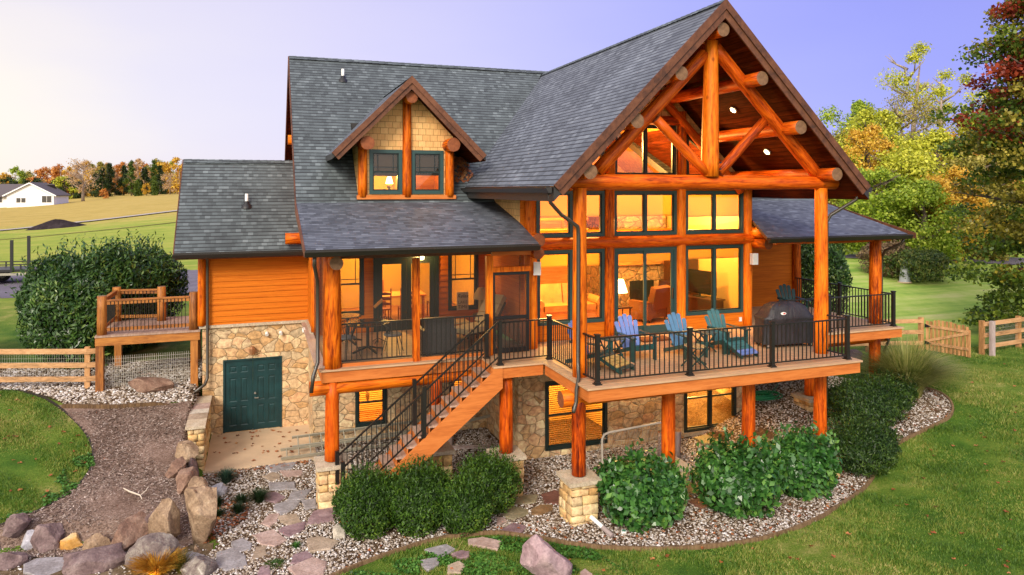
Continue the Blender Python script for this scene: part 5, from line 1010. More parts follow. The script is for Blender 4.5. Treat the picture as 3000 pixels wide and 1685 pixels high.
def wire_chair():
    t = root('wire_chair', (3.1, 17.35, -4), 'black wire bucket chair right of the round porch table', 'chair', 'wire chairs in the screened porch', R(70)); b = MB()
    for k in range(11): a = math.pi * (k / 10) ; p = [(.27 * math.cos(a) * s_, .05 + .25 * math.sin(a) * s_, .42 + (s_ - .35) * .55 + .12 * math.sin(a) * s_) for s_ in (.35, .6, .8, 1)]; b.sweep(p, .007, 5)
    for s_ in (.5, .75, 1.0): b.sweep([(.27 * math.cos(a) * s_, .05 + .25 * math.sin(a) * s_, .42 + (s_ - .35) * .55 + .12 * math.sin(a) * s_) for a in [math.pi * k / 12 for k in range(13)]], .008, 5)
    b.build('wire_shell', BLACK, t, False); b = MB(); b.lathe([(.001, .43), (.2, .43), (.23, .46), (.2, .49), (.001, .49)], (0, 0, 0), 16); b.build('seat_pad', fabric('grey_pad', (.25, .24, .23)), t, False)
    for x in (-.2, .2):
        for y in (-.18, .2): b = MB(); b.cyl((x * .7, y * .7, .42), (x * 1.25, y * 1.2, 0), .010, .008, 6); b.build('leg', BLACK, t, False)
    return t
w = wire_chair(); w2 = copy_tree(w); w2.location = (1.98, 17.35, -4); w2.rotation_euler.z = R(-60); w2['label'] = 'black wire bucket chair by the big left porch post'
WICK = wood('dark_wicker', [(.3, (.030, .026, .026)), (.55, (.075, .068, .07)), (.75, (.13, .12, .125))], grain=(40, 40, 60), knots=False, bump=.8)
def wicker():
    t = root('wicker_armchair', (4.12, 17.05, -4), 'dark grey wicker armchair with its back to the porch screen', 'armchair', None, R(180)); b = MB(); b.box(-.36, .36, .26, .36, .08, .92); b.build('backrest', WICK, t, False, bevel=.03); b = MB(); b.box(-.36, .36, -.36, .26, .08, .40); b.build('seat', WICK, t, False, bevel=.03)
    for x in (-.37, .37): b = MB(); b.box(x - .05, x + .05, -.36, .34, .08, .62); b.build('arm', WICK, t, False, bevel=.03)
    b = MB(); b.box(-.3, .3, -.32, .24, .40, .52); b.build('seat_cushion', fabric('pale_cushion', (.45, .38, .28)), t, False, bevel=.04)
    for x in (-.3, .3):
        for y in (-.3, .3): b = MB(); b.cyl((x, y, 0), (x, y, .08), .03); b.build('leg', WICK, t, False)
wicker()
CUSH = fabric('cream_cushion', (.62, .48, .26))
def lounge():
    t = root('lounge_chair', (5.45, 17.9, -4), 'reclined lounge chair with puffy cream cushion in the screened porch', 'lounge chair', None, R(-60)); b = MB()
    for x in (-.32, .32): b.bar((x, -.7, .32), (x, .25, .30), .04, .05); b.bar((x, .2, .28), (x, .72, .98), .04, .05)
    b.build('frame', DARKW, t, False)
    for x in (-.32, .32):
        for y in (-.6, .3): b = MB(); b.bar((x, y, 0), (x, y, .32), .04, .04, (0, 1, 0)); b.build('leg', DARKW, t, False)
    b = MB(); b.box(-.30, .30, -.72, .24, .33, .46); b.build('seat_cushion', CUSH, t, False, bevel=.06); b = MB()
    for i in range(3): p = Vector((0, .24 + i * .17, .46 + i * .23)); b.bar(p, p + Vector((0, .16, .215)), .60, .16, (0, -1, .75))
    b.build('back_cushion', CUSH, t, False, bevel=.07)
lounge()
def coffee():
    t = root('coffee_table', (4.85, 18.55, -4), 'low rectangular coffee table with pale top in the screened porch', 'table'); b = MB(); b.box(-.5, .5, -.28, .28, .42, .46); b.build('tabletop', fabric('pale_table_top', (.55, .40, .20), 0, .4), t, False); b = MB(); b.box(-.46, .46, -.24, .24, .15, .18); b.build('shelf', DARKW, t, False)
    for x in (-.45, .45):
        for y in (-.23, .23): b = MB(); b.box(x - .025, x + .025, y - .025, y + .025, 0, .42); b.build('leg', DARKW, t, False)
    t = root('end_table', (5.85, 18.9, -4), 'small round end table under the tall porch lamp', 'table'); b = MB(); b.lathe([(.001, .55), (.25, .55), (.25, .52), (.001, .52)], (0, 0, 0), 20); b.build('tabletop', DARKW, t, False); b = MB(); b.cyl((0, 0, 0), (0, 0, .52), .03); b.lathe([(.001, .03), (.16, .03), (.16, 0), (.001, 0)], (0, 0, 0), 16); b.build('pedestal', DARKW, t, False)
    t = root('table_lamp', (5.85, 18.9, -3.45), 'tall cylinder lamp with cream dome shade on porch end table', 'lamp'); b = MB(); b.cyl((0, 0, 0), (0, 0, .42), .085, .085, 16); b.build('lamp_base', fabric('cream_base', (.55, .40, .18)), t, False); b = MB(); b.lathe([(.24, .42), (.20, .56), (.10, .72), (.001, .74)], (0, 0, 0), 18); b.build('lamp_shade', fabric('cream_shade', (.72, .55, .28), .3), t, False, smooth=True)
    t = root('music_stand', (2.95, 18.7, -4), 'thin wooden music stand near the porch double door', 'music stand'); b = MB(); b.cyl((0, 0, 0), (0, 0, .95), .012); b.build('pole', DARKW, t, False); b = MB(); b.bar((-.1, 0, .92), (.12, 0, 1.12), .3, .015); b.build('desk', PINE, t, False)
    for k in range(3): a = k * 2.09; b = MB(); b.cyl((0, 0, .12), (.22 * math.cos(a), .22 * math.sin(a), 0), .01); b.build('foot', DARKW, t, False)
coffee()
def sign():
    t = root('porch_sign', (5.62, 20.02, -3.25), 'cream sign reading Relax LAKE TIME in the porch window', 'sign'); b = MB(); b.box(-.175, .175, -.012, .008, -.26, .26); b.build('sign_board', fabric('sign_paint', (.60, .54, .38), 0, .7), t, False)
    for s_, z, sz, col in (('Relax', .10, .15, BLACK), ('LAKE', -.075, .125, plain('faded_sign_ink', (.10, .11, .09), .7)), ('TIME', -.215, .14, BLACK)):
        cu = bpy.data.curves.new('lettering', 'FONT'); cu.body = s_; cu.size = sz; cu.align_x = 'CENTER'; cu.extrude = .001; cu.shear = .3 if s_ == 'Relax' else 0
        tmp = bpy.data.objects.new('tmp', cu); dg = bpy.context.evaluated_depsgraph_get(); COL.objects.link(tmp); dg.update(); me = bpy.data.meshes.new_from_object(tmp.evaluated_get(dg)); bpy.data.objects.remove(tmp)
        o = bpy.data.objects.new('lettering', me); COL.objects.link(o); me.materials.clear(); me.materials.append(col); o.location = (0, -.0145, z); o.rotation_euler = (R(90), 0, 0); attach(o, t, False)
sign()
# ---------------- wall fittings outside
def speaker(x, y, z, rz, label):
    t = root('wall_speaker', (x, y, z), label, 'speaker', 'white speakers on the log posts', rz); b = MB(); b.box(-.09, .09, -.16, -.02, -.16, .16); b.build('cabinet', WHITE, t, False, bevel=.015); b = MB(); b.box(-.075, .075, -.166, -.161, -.145, .145); b.build('grille', plain('white_grille_%d' % int(x), (.68, .67, .64), .6), t, False); b = MB(); b.box(-.03, .03, -.03, .05, -.04, .04); b.build('bracket', WHITE, t, False)
speaker(6.60, 16.60, -1.97, R(-20), 'white speaker on left corner log beside the glass wall'); speaker(13.5, 17.06, -2.0, R(-5), 'white speaker on right post of the glass wall')
for i, x in enumerate((.235, .62)):
    t = root('security_camera', (x, 21.99, -4.2), ('white dome camera above left leaf of the teal double door', 'white dome camera above right leaf of the teal double door')[i], 'camera', 'white cameras on the stone wall'); b = MB(); b.cyl((0, 0, 0), (0, -.05, 0), .05); b.build('mount', WHITE, t, False); b = MB(); b.cyl((0, -.05, .02), (0, -.13, -.03), .045, .05); b.build('housing', WHITE, t, False, smooth=False)
t = root('wall_lantern', (-.17, 21.98, -4.66), 'copper lantern on the stone wall above teal double door', 'wall light'); b = MB(); b.box(-.05, .05, -.02, .02, -.06, .1); b.build('back_plate', plain('copper', (.32, .14, .06), .4, metal=.6), t, False); b = MB(); b.lathe([(.02, -.12), (.07, -.10), (.08, .06), (.03, .12), (.001, .14)], (0, -.11, 0), 8); b.build('lantern_body', plain('copper_body', (.40, .20, .10), .35, metal=.6), t, False)
t = root('floodlight', (1.3, 21.96, -4.14), 'white twin floodlight at the corner of the stone wing wall', 'floodlight'); b = MB(); b.box(-.07, .07, -.05, .03, -.05, .06); b.build('junction_box', WHITE, t, False, bevel=.01); b = MB(); b.box(-.06, .06, -.054, -.051, -.02, .0); b.build('sensor', BLACK, t, False)
t = root('floodlight', (1.36, 20.9, -4.02), 'white floodlight cluster on the side ledge board by the log post', 'floodlight'); b = MB(); [b.cyl((-.05, y, 0), (-.16, y - .03, .06), .05, .06) for y in (-.1, .1)]; b.build('lamp_head', WHITE, t, False); b = MB(); b.box(-.05, .05, -.15, .15, -.04, .04); b.build('base', WHITE, t, False)
t = root('ceiling_fan', (15.6, 18.4, -1.25), 'ceiling fan with round light under the right porch roof', 'fan'); b = MB(); b.cyl((0, 0, .4), (0, 0, -.12), .02); b.cyl((0, 0, -.12), (0, 0, -.24), .1, .1); b.build('motor', BLACK, t, False)
for k in range(5): a = k * 2 * math.pi / 5 + .3; b = MB(); b.bar((.1 * math.cos(a), .1 * math.sin(a), -.18), (.65 * math.cos(a), .65 * math.sin(a), -.18), .13, .01); b.build('blade', DARKW, t, False)
b = MB(); b.lathe([(.001, -.40), (.07, -.38), (.1, -.31), (.08, -.24)], (0, 0, 0), 14); b.build('light_globe', WHITE, t, False, smooth=True)
# ================================================================ OBJECTS OUTSIDE
def painted(name, col, rough=.38): return plain(name, col, rough, spec=.5, var=.18, scale=5)
FRAMEG = painted('dark_green_chair_paint', (.012, .055, .052)); SKYSHEEN1 = painted('periwinkle_painted_sheen', (.14, .22, .52)); SKYSHEEN2 = painted('steel_blue_painted_sheen', (.075, .19, .33)); SKYSHEEN3 = painted('sea_green_painted_sheen', (.045, .15, .16)); DKTEAL = painted('dark_teal_chair_paint', (.012, .05, .055)); YELL = painted('weathered_yellow_slat', (.42, .30, .10))  # blues and sea green: sky reflection on dark green slats, painted as colour
def adirondack(loc, rz, slatmat, label, group='adirondack chairs on the deck'):
    t = root('adirondack_chair', loc, label, 'chair', group, rz)
    for x in (-.27, .27):
        b = MB(); b.prism([(x - .012, -.44, .36), (x - .012, -.44, .30), (x - .012, .40, .02), (x - .012, .46, .02), (x - .012, .46, .10)], (.024, 0, 0)); b.build('side_rail', FRAMEG, t, False, norm=True)
        b = MB(); s = 1 if x > 0 else -1; b.box(x + s * .02, x + s * .05, -.46, -.34, 0, .54); b.build('leg', FRAMEG, t, False, bevel=.004)
        b = MB(); xx = x + s * .045; b.prism([(xx - .065, -.50, .54), (xx + .065, -.50, .54), (xx + .075, -.25, .54), (xx + .05, .28, .56), (xx - .02, .28, .56), (xx - .05, -.2, .54)], (0, 0, .022)); b.build('arm', FRAMEG, t, False, norm=True)
    b = MB(); b.box(-.30, .30, -.465, -.44, .26, .37); b.build('front_apron', FRAMEG, t, False, bevel=.004)
    b = MB()
    for i in range(6): y0 = -.42 + i * .085; z0 = .365 - i * .028; b.prism([(-.28, y0, z0), (.28, y0, z0), (.28, y0 + .075, z0 - .025), (-.28, y0 + .075, z0 - .025)], (0, 0, .02))
    b.build('seat', FRAMEG, t, False, norm=True)
    ang = math.radians(24); n = 5
    for i in range(n):
        u = (i - 2) / 2; L = .84 - .17 * u * u; w0, w1 = .042, .056; cx0, cx1 = u * .19, u * .27
        q = [(cx0 - w0, 0), (cx0 + w0, 0), (cx1 + w1, L - .03), (cx1 + w1 * .55, L), (cx1 - w1 * .55, L), (cx1 - w1, L - .03)]
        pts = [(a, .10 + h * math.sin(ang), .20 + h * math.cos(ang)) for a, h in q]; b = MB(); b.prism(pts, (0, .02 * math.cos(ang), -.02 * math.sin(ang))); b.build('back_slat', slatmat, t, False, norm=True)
    b = MB(); b.bar((-.30, .30, .53), (.30, .30, .53), .03, .06); b.bar((-.26, .17, .25), (.26, .17, .25), .03, .06); b.build('back_brace', FRAMEG, t, False)
    return t
adirondack((7.12, 14.72, -4), R(35), SKYSHEEN1, 'dark green adirondack chair with blue sky sheen painted on its slats, half hidden behind the left front log post'); adirondack((8.45, 14.98, -4), R(4), SKYSHEEN1, 'dark green adirondack chair with periwinkle sky sheen painted on its slats in front of the patio door'); adirondack((9.72, 14.78, -4), R(6), SKYSHEEN2, 'dark green adirondack chair with steel blue sky sheen painted on its slats behind the small round folding table'); adirondack((10.98, 14.92, -4), R(8), SKYSHEEN3, 'dark green adirondack chair with sea green sky sheen painted on its slats, with its footrest pulled out'); adirondack((15.85, 18.15, -4), R(-12), DKTEAL, 'dark teal adirondack chair on the right porch behind the grill', None)
def footrest(loc, rz, mats, label):
    t = root('footrest', loc, label, 'footrest', 'slatted footrests before the deck chairs', rz)
    for x in (-.24, .24): b = MB(); b.prism([(x - .012, .30, .36), (x - .012, .30, .28), (x - .012, -.34, .02), (x - .012, -.40, .02), (x - .012, -.40, .10)], (.024, 0, 0)); b.build('side_rail', FRAMEG, t, False, norm=True); b = MB(); b.box(x - .035, x - .015 if x < 0 else x + .035, .16, .26, 0, .34); b.build('leg', FRAMEG, t, False)
    for i in range(7): y0 = -.40 + i * .10; z0 = .10 + i * .037; b = MB(); b.prism([(-.27, y0, z0), (.27, y0, z0), (.27, y0 + .085, z0 + .033), (-.27, y0 + .085, z0 + .033)], (0, -.008, .02)); b.build('slat', mats[i], t, False, norm=True)
footrest((7.40, 14.08, -4), R(28), [FRAMEG, YELL, YELL, YELL, YELL, FRAMEG, FRAMEG], 'footrest with yellowed slats before the half hidden left chair'); footrest((10.93, 14.33, -4), R(6), [SKYSHEEN1, SKYSHEEN1, SKYSHEEN3, SKYSHEEN3, SKYSHEEN3, SKYSHEEN3, SKYSHEEN3], 'footrest with blue sky sheen painted on its lower slats before the sea green sheen chair')
def folding_table(loc, rz, label, r=.30, oct_=True, h=.50):
    t = root('folding_table', loc, label, 'table', 'folding side tables between the chairs', rz); b = MB(); P = [(r * math.cos(a), r * .8 * math.sin(a)) for a in [2 * math.pi * k / 12 for k in range(12)]] if oct_ else [(-r, -r * .75), (r, -r * .75), (r, r * .75), (-r, r * .75)]
    for i in range(5):
        y0, y1 = -r * .8 + i * r * .32, -r * .8 + (i + .93) * r * .32; row = []
        w = (lambda y: r * math.sqrt(max(.05, 1 - (y / (r * .82)) ** 2)) if oct_ else r); b.prism([(-w(y0), y0, h - .02), (w(y0), y0, h - .02), (w(y1), y1, h - .02), (-w(y1), y1, h - .02)], (0, 0, .02))
    b.build('tabletop', painted('grey_green_table_paint_%d' % int(loc[0] * 100), (.075, .11, .10)), t, False, norm=True)
    for x in (-.2, .2):
        for s in (1, -1): b = MB(); b.bar((x, -.24 * s, 0), (x, .24 * s, h - .02), .028, .03, (1, 0, 0)); b.build('leg', FRAMEG, t, False)
    b = MB(); b.box(-.2, .2, -.19, -.16, .10, .15); b.box(-.2, .2, -.015, .015, h / 2 - .03, h / 2); b.build('stretcher', FRAMEG, t, False)
folding_table((7.85, 14.98, -4), R(8), 'square folding table between the two periwinkle sheen chairs', .27, False); folding_table((9.22, 13.62, -4), R(80), 'round folding table in front of the steel blue sheen chair'); folding_table((10.36, 14.95, -4), R(95), 'folding table between steel blue and sea green sheen chairs', .28, False)
t = root('doormat', (9.95, 16.6, -4), 'reddish brown doormat before the sliding patio door', 'doormat'); MB().box(-.45, .45, -.28, .28, 0, .03).build('mat_body', fabric('coir_mat', (.16, .055, .02)), t, False, bevel=.008); MB().box(-.41, .41, -.24, .24, .03, .034).build('mat_border', fabric('coir_mat_inner', (.22, .09, .04)), t, False)
# covered grill
def grill():
    t = root('covered_grill', (12.72, 14.82, -4), 'barbecue under a black fitted cover beside the right log post', 'grill', None, R(-8)); r_ = np.random.default_rng(3)
    prof = [(.10, .74, .30), (.30, .72, .31), (.62, .70, .31), (.72, .72, .33), (.76, .73, .335), (.80, .64, .32), (.92, .56, .29), (1.04, .48, .24), (1.10, .36, .15), (1.12, .15, .06)]
    n = 44; vs = []; 
    for z, w, d in prof:
        for k in range(n):
            a = 2 * math.pi * k / n; c, s = math.cos(a), math.sin(a); e = .32; x = w * math.copysign(abs(c) ** e, c); y = d * math.copysign(abs(s) ** e, s); f = 1 + (.022 * math.sin(k * 2.9 + z * 3) + .02 * math.sin(k * 1.3 + 1)) * (1 - z * .5)
            vs.append((x * f, y * f, z + .012 * math.sin(k * 1.7 + z * 9)))
    fs = [(i * n + k, i * n + (k + 1) % n, (i + 1) * n + (k + 1) % n, (i + 1) * n + k) for i in range(len(prof) - 1) for k in range(n)]
    m, nt, b, out = shader('black_grill_cover'); g = G_(nt); nt.links.new(g.ramp(g.noise(g.co('Object'), 5, 5), [(.3, (.012, .011, .013)), (.7, (.030, .027, .034))]), b.inputs['Base Color']); b.inputs['Roughness'].default_value = .5; nt.links.new(g.bump(g.noise(g.co('Object', (6, 6, 1.2)), 3, 4), .5, .04), b.inputs['Normal'])
    cov = np_mesh('cover', vs, fs, m, t, False, smooth=True); MB().poly([tuple(vs[(len(prof) - 1) * n + k]) for k in range(n)])
    q = MB(); q.poly([vs[(len(prof) - 1) * n + k] for k in range(n)]); q.build('cover_top', m, t, False, smooth=True)
    q = MB(); P = [(-.22 + .075 * math.cos(a), -.305 + .0, .88 + .035 * math.sin(a)) for a in [2 * math.pi * k / 20 for k in range(20)]]; q.prism(P, (0, -.012, 0)); bd = q.build('badge', WHITE, t, False, norm=True); q = MB(); P = [(-.20 + .035 * math.cos(a), -.32, .88 + .017 * math.sin(a)) for a in [2 * math.pi * k / 16 for k in range(16)]]; q.prism(P, (0, -.004, 0)); q.build('badge_emblem', plain('badge_red', (.5, .03, .02), .4), bd, False, norm=True)
    for x in (-.6, .6):
        for y in (-.22, .22): q = MB(); q.cyl((x, y - .02, .06), (x, y + .02, .06), .06, .06, 16); wl = q.build('wheel', BLACK, t, False); q = MB(); q.cyl((x, y - .024, .06), (x, y + .024, .06), .03, .03, 12); q.build('rim', STEEL, wl, False)
grill()
# ladders
def ladder(a, b, w, label, off):
    t = root('ladder', a, label, 'ladder', 'aluminium ladders lying by the basement wall'); a = Vector(a); b = Vector(b); d = (b - a); L = d.length; d.normalize(); up = Vector(off).normalized()
    for s in (0, 1): m_ = MB(); p = a + up * w * s; m_.bar(p, p + d * L, .075, .03, up); m_.build('side_rail', ALU, t)
    for i in range(int(L / .3)): p = a + d * (.15 + i * .3); MB().cyl(p, p + up * w, .018, .018, 8).build('rung', ALU, t)
ladder((.55, 19.25, -6.94), (4.9, 19.12, -6.84), .36, 'long aluminium ladder lying flat, reaching onto the concrete pad', (0, .95, .3)); ladder((.85, 19.62, -6.80), (4.6, 19.55, -6.70), .34, 'aluminium ladder stacked just behind the long one', (0, .9, .45)); ladder((4.35, 19.0, -6.55), (6.1, 18.9, -6.32), .42, 'short aluminium ladder propped under the stairs by the stone corner', (0, 1, .25))
tag(MB().bar((4.5, 18.85, -7.0), (6.0, 18.4, -7.0), .18, .04).build('plank', GREYWOOD, None), 'loose weathered plank on gravel beneath the short ladder', 'plank'); tag(MB().cyl((4.9, 18.98, -7.05), (4.9, 18.98, -6.5), .15, .15, 14).build('wood_block', GREYWOOD, None), 'log block propping up the short ladder', 'log block')
# goal frame, stumps, pipe, hose
t = root('goal_frame', (7.7, 15.2, -7.05), 'white tubular goal frame with stringy net under the deck', 'goal'); MB().sweep([(7.95, 15.0, -6.98), (7.78, 15.05, -6.93), (7.72, 15.2, -6.8), (7.71, 15.2, -6.1), (7.71, 15.2, -5.95), (7.76, 15.2, -5.84), (7.9, 15.2, -5.80), (9.3, 15.2, -5.72), (9.6, 15.22, -5.74), (9.68, 15.25, -5.9), (9.68, 15.25, -6.9)], .028, 8).build('frame_tube', plain('cream_tube', (.62, .57, .47), .4), t, smooth=True)
m_ = MB(); r_ = random.Random(5)
for i in range(26): x = 7.75 + i * .073; P = [(x + r_.uniform(-.04, .04), 15.22 + k * .12, -5.82 - k * .2 + r_.uniform(-.05, .05)) for k in range(6)]; m_.sweep(P, .0035, 4)
for j in range(7): P = [(7.75 + k * .32, 15.25 + j * .1, -5.95 - j * .16 - .16 * math.sin(k * .5) + r_.uniform(-.03, .03)) for k in range(7)]; m_.sweep(P, .0035, 4)
m_.build('net', WIRE, t)
log('tree_stump', (10.35, 16.2, -7.15), (10.42, 16.25, -6.38), .15, .14, None, GREYWOOD, LOGEND); tag(bpy.data.objects['tree_stump'], 'weathered upright stump, right of the pair by the window', 'stump', 'stumps under the deck'); o = log('tree_stump', (10.05, 16.35, -7.15), (10.07, 16.36, -6.42), .12, .12, None, GREYWOOD, LOGEND); tag(o, 'weathered upright stump, left of the pair behind the log post', 'stump', 'stumps under the deck')
t = root('drain_pipe', (6.75, 13.1, -7.0), 'white plastic drain pipe in front of the front stone pier', 'pipe'); MB().cyl((6.55, 13.42, -6.84), (6.66, 13.08, -6.93), .045, .045, 14).build('pipe_tube', WHITE, t, smooth=False); MB().cyl((6.655, 13.09, -6.928), (6.74, 12.83, -7.0), .05, .05, 14).build('elbow', plain('grey_pipe', (.30, .24, .23), .6), t)
t = root('gravel_drain', (7.05, 12.92, -7.03), 'small round white drain cap in the pebbles', 'drain cap'); MB().cyl((0, 0, 0), (0, 0, .05), .06, .06, 18).build('ring', WHITE, t, False); MB().cyl((0, 0, .05), (0, 0, .056), .042, .042, 16).build('grate', plain('green_cap', (.10, .25, .18), .5), t, False)
m_ = MB(); P = []
for k in range(260): a = k * .24; rr = .30 + .13 * math.sin(k * .071) + .05 * math.sin(k * .31); P.append((14.0 + rr * 1.35 * math.cos(a) + .1 * math.sin(k * .03), 17.3 + rr * .8 * math.sin(a), gz1(14, 17.3) + .06 + .055 * abs(math.sin(k * .05)) + k * .0004))
m_.sweep(P + [(14.6, 17.5, gz1(14.6, 17.5) + .05), (15.0, 17.75, gz1(15, 17.75) + .05), (15.1, 18.0, gz1(15.1, 18) + .05)], .017, 6); tag(m_.build('garden_hose', plain('green_hose', (.012, .20, .075), .35), None, smooth=True), 'coiled green garden hose on gravel under the right porch', 'hose')
# ---------------- small log deck on the left
ld = root('log_deck', (-2.9, 23.2, -5.6), 'small raised cedar deck with log posts left of the wing', 'deck')
MB().box(-4.2, -1.56, 22.0, 24.6, -4.04, -3.99).build('deck_floor', TREAD, ld); MB().box(-4.19, -1.57, 22.02, 22.10, -4.27, -4.042).box(-4.19, -4.11, 22.1, 24.5, -4.27, -4.042).build('rim_beam', CEDARX, ld, bevel=.01)
for x, y in ((-4.05, 22.18), (-1.74, 22.18), (-2.78, 24.0), (-4.05, 24.35)): log('log_post', (x, y, -4.0), (x, y, -2.92 if y < 23 else -2.95), .125 if y < 23 else .13, .115, ld, CEDAR, LOGEND)
for x, y in ((-4.09, 22.14), (-1.72, 22.14), (-4.0, 24.3), (-1.8, 24.3)): MB().box(x - .095, x + .095, y - .095, y + .095, gz1(x, y) - .3, -4.27).build('support_post', CEDAR, ld, bevel=.012)
def lrail(a, b, n):
    a = Vector((*a, 0)); b = Vector((*b, 0)); o = MB().bar(a + Vector((0, 0, -3.05)), b + Vector((0, 0, -3.05)), .09, .045).build('deck_rail', CEDARX, ld); MB().bar(a + Vector((0, 0, -3.12)), b + Vector((0, 0, -3.12)), .04, .09).build('deck_rail', CEDARX, ld); MB().bar(a + Vector((0, 0, -3.85)), b + Vector((0, 0, -3.85)), .04, .09).build('deck_rail', CEDARX, ld); m_ = MB()
    for i in range(1, n): p = a.lerp(b, i / n); m_.cyl((p.x, p.y - .03, -3.92), (p.x, p.y - .03, -3.05), .0095, .0095, 6)
    m_.build('baluster', RAIL, o)
lrail((-3.93, 22.16), (-1.86, 22.16), 22); lrail((-4.07, 22.3), (-4.05, 24.2), 18); lrail((-3.93, 24.3), (-2.9, 24.05), 10)
def wiremesh(parent, a, b, z0, z1, name='wire_mesh', step=.10, world=True):
    m_ = MB(); a = Vector((*a, 0)); b = Vector((*b, 0)); L = (b - a).length; d_ = (b - a) / L; w_ = .004; nn = Vector((-d_.y, d_.x, 0))
    for i in range(int(L / .055)): p = a + d_ * (.055 * i); q0 = p + Vector((0, 0, z0)); q1 = p + Vector((0, 0, z1)); m_.poly([q0 - d_ * w_, q0 + d_ * w_, q1 + d_ * w_, q1 - d_ * w_])
    for j in range(int((z1 - z0) / step) + 1): z = z0 + j * step; m_.poly([a + Vector((0, 0, z - w_)), b + Vector((0, 0, z - w_)), b + Vector((0, 0, z + w_)), a + Vector((0, 0, z + w_))])
    return m_.build(name, WIRE, parent)
wiremesh(ld, (-3.98, 22.3), (-1.82, 22.3), -5.5, -4.62)
# ---------------- post and rail fences, gate
def fence(P, label, rails=(.28, .66, 1.04), mesh=True, gaps=(), rh=.14, ph=1.15):
    t = root('rail_fence', (*P[0], gz1(*P[0])), label, 'fence')
    for x, y in P: z = gz1(x, y); MB().box(x - .065, x + .065, y - .065, y + .065, z - .3, z + ph).build('fence_post', FENCEV, t, bevel=.01)
    for (a, b) in zip(P[:-1], P[1:]):
        za, zb = gz1(*a), gz1(*b)
        for h in rails: MB().bar((a[0], a[1] - .08, za + h), (b[0], b[1] - .08, zb + h), .035, rh).build('fence_rail', FENCE, t, bevel=.004)
        if mesh:
            m_ = MB(); A = Vector((a[0], a[1] - .03, za)); B = Vector((b[0], b[1] - .03, zb)); n = int((B - A).length / .06); w_ = Vector((.002, 0, 0))
            for i in range(n): p = A.lerp(B, i / n); m_.poly([p - w_ + Vector((0, 0, .15)), p + w_ + Vector((0, 0, .15)), p + w_ + Vector((0, 0, 1.04)), p - w_ + Vector((0, 0, 1.04))])
            for j in range(9): h = .2 + j * .105; m_.poly([A + Vector((0, 0, h)), B + Vector((0, 0, h)), B + Vector((0, 0, h + .004)), A + Vector((0, 0, h + .004))])
            m_.build('wire_mesh', WIRE, t)
    return t
fence([(-4.12, 22.5), (-4.46, 22.5), (-6.9, 23.1), (-9.4, 23.7)], 'three rail wooden fence with wire mesh left of the log deck'); fence([(18.4, 19.6), (20.0, 19.1), (21.74, 18.5)], 'short wooden rail fence between right porch and the gate', mesh=False); fence([(23.13, 17.33), (25.07, 17.45), (27.4, 17.6), (30, 17.8)], 'three rail wooden fence right of the open gate')
def gate():
    t = root('picket_gate', (21.74, 18.42, gz1(21.8, 18)), 'open wooden picket gate with black strap hinges', 'gate'); z0 = gz1(22, 17.8) + .06; A = Vector((21.80, 18.38, z0)); B = Vector((22.24, 17.10, z0 - .02)); d = B - A
    for i in range(11): p = A + d * (i + .5) / 11; h = .98 + .10 * math.sin(math.pi * (i + .5) / 11) + random.uniform(-.02, .02); q = d.normalized() * .045; b = MB(); b.prism([p - q, p + q, p + q + Vector((0, 0, h)), p - q + Vector((0, 0, h))], Vector((d.y, -d.x, 0)).normalized() * -.02); b.build('picket', FENCEV, t, norm=True)
    s = Vector((d.y, -d.x, 0)).normalized() * .03
    s = s if s.x < 0 else -s
    for h0, h1 in ((.26, .26), (.84, .84)): MB().bar(A + s + Vector((0, 0, h0)), B + s + Vector((0, 0, h1)), .04, .085).build('gate_rail', FENCE, t); 
    MB().bar(A + s * 1.2 + Vector((0, 0, .30)), B + s * 1.2 + Vector((0, 0, .80)), .03, .085).build('gate_brace', FENCE, t); MB().bar(B + s * .2 + Vector((0, 0, .0)), B + s * .2 + Vector((0, 0, .9)), .07, .05, (1, 0, 0)).build('gate_stile', FENCEV, t)
    for h in (.26, .84): m_ = MB(); q = A + s * 1.9 + Vector((0, 0, h)); m_.prism([q + Vector((0, 0, -.07)), q + d * .16, q + Vector((0, 0, .07))], s * .2); m_.build('strap_hinge', BLACK, t, norm=True)
gate()
o = tag(MB().box(23.16, 23.30, 16.98, 17.10, gz1(23.2, 17) - .1, gz1(23.2, 17) + 1.18).build('gate_post', GREYWOOD, None, bevel=.01), 'pale grey weathered board post standing right of the gate', 'post')
# ---------------- driveway, trailer, far road, mulch pile, white house
ASPH = soilmat('asphalt', (.13, .115, .14), (.17, .155, .19), (.22, .20, .245), 30)
sheet('driveway', [(-45, 37), (-12, 36.5), (-6, 36), (-2.5, 33), (1.5, 32), (2.5, 41), (-3, 45), (-9, 46), (-16, 46.5), (-45, 47)], ASPH, .012, .25)
ROADM = soilmat('gravel_road', (.30, .27, .24), (.40, .36, .32), (.47, .43, .39), 6)
def strip(name, pts, w, mat, lift=.05):
    vs, fs = [], []
    P = smoothpoly(pts, 10)
    for i, (x, y) in enumerate(P):
        a, b = P[max(i - 1, 0)], P[min(i + 1, len(P) - 1)]; d = Vector((b[0] - a[0], b[1] - a[1])).normalized(); n = Vector((-d.y, d.x)) * w / 2
        for s in (-1, 1): X, Y = x + n.x * s, y + n.y * s; vs.append((X, Y, gz1(X, Y) + lift))
        if i: k = 2 * i; fs.append((k - 2, k - 1, k + 1, k))
    return tag(np_mesh(name, vs, fs, mat, smooth=True), kind='structure')
strip('road', [(-60, 88), (-33, 93), (-20, 100), (-10, 108), (5, 120), (40, 150)], 2.2, ROADM, .12); strip('ditch', [(-60, 72), (-27, 77), (-16, 82), (-6, 88), (10, 98)], .5, SOIL, .06); strip('road', [(26, 40), (33, 37), (37.6, 34.3), (43, 32), (52, 28.5), (70, 22)], 2.6, ASPH, .05)
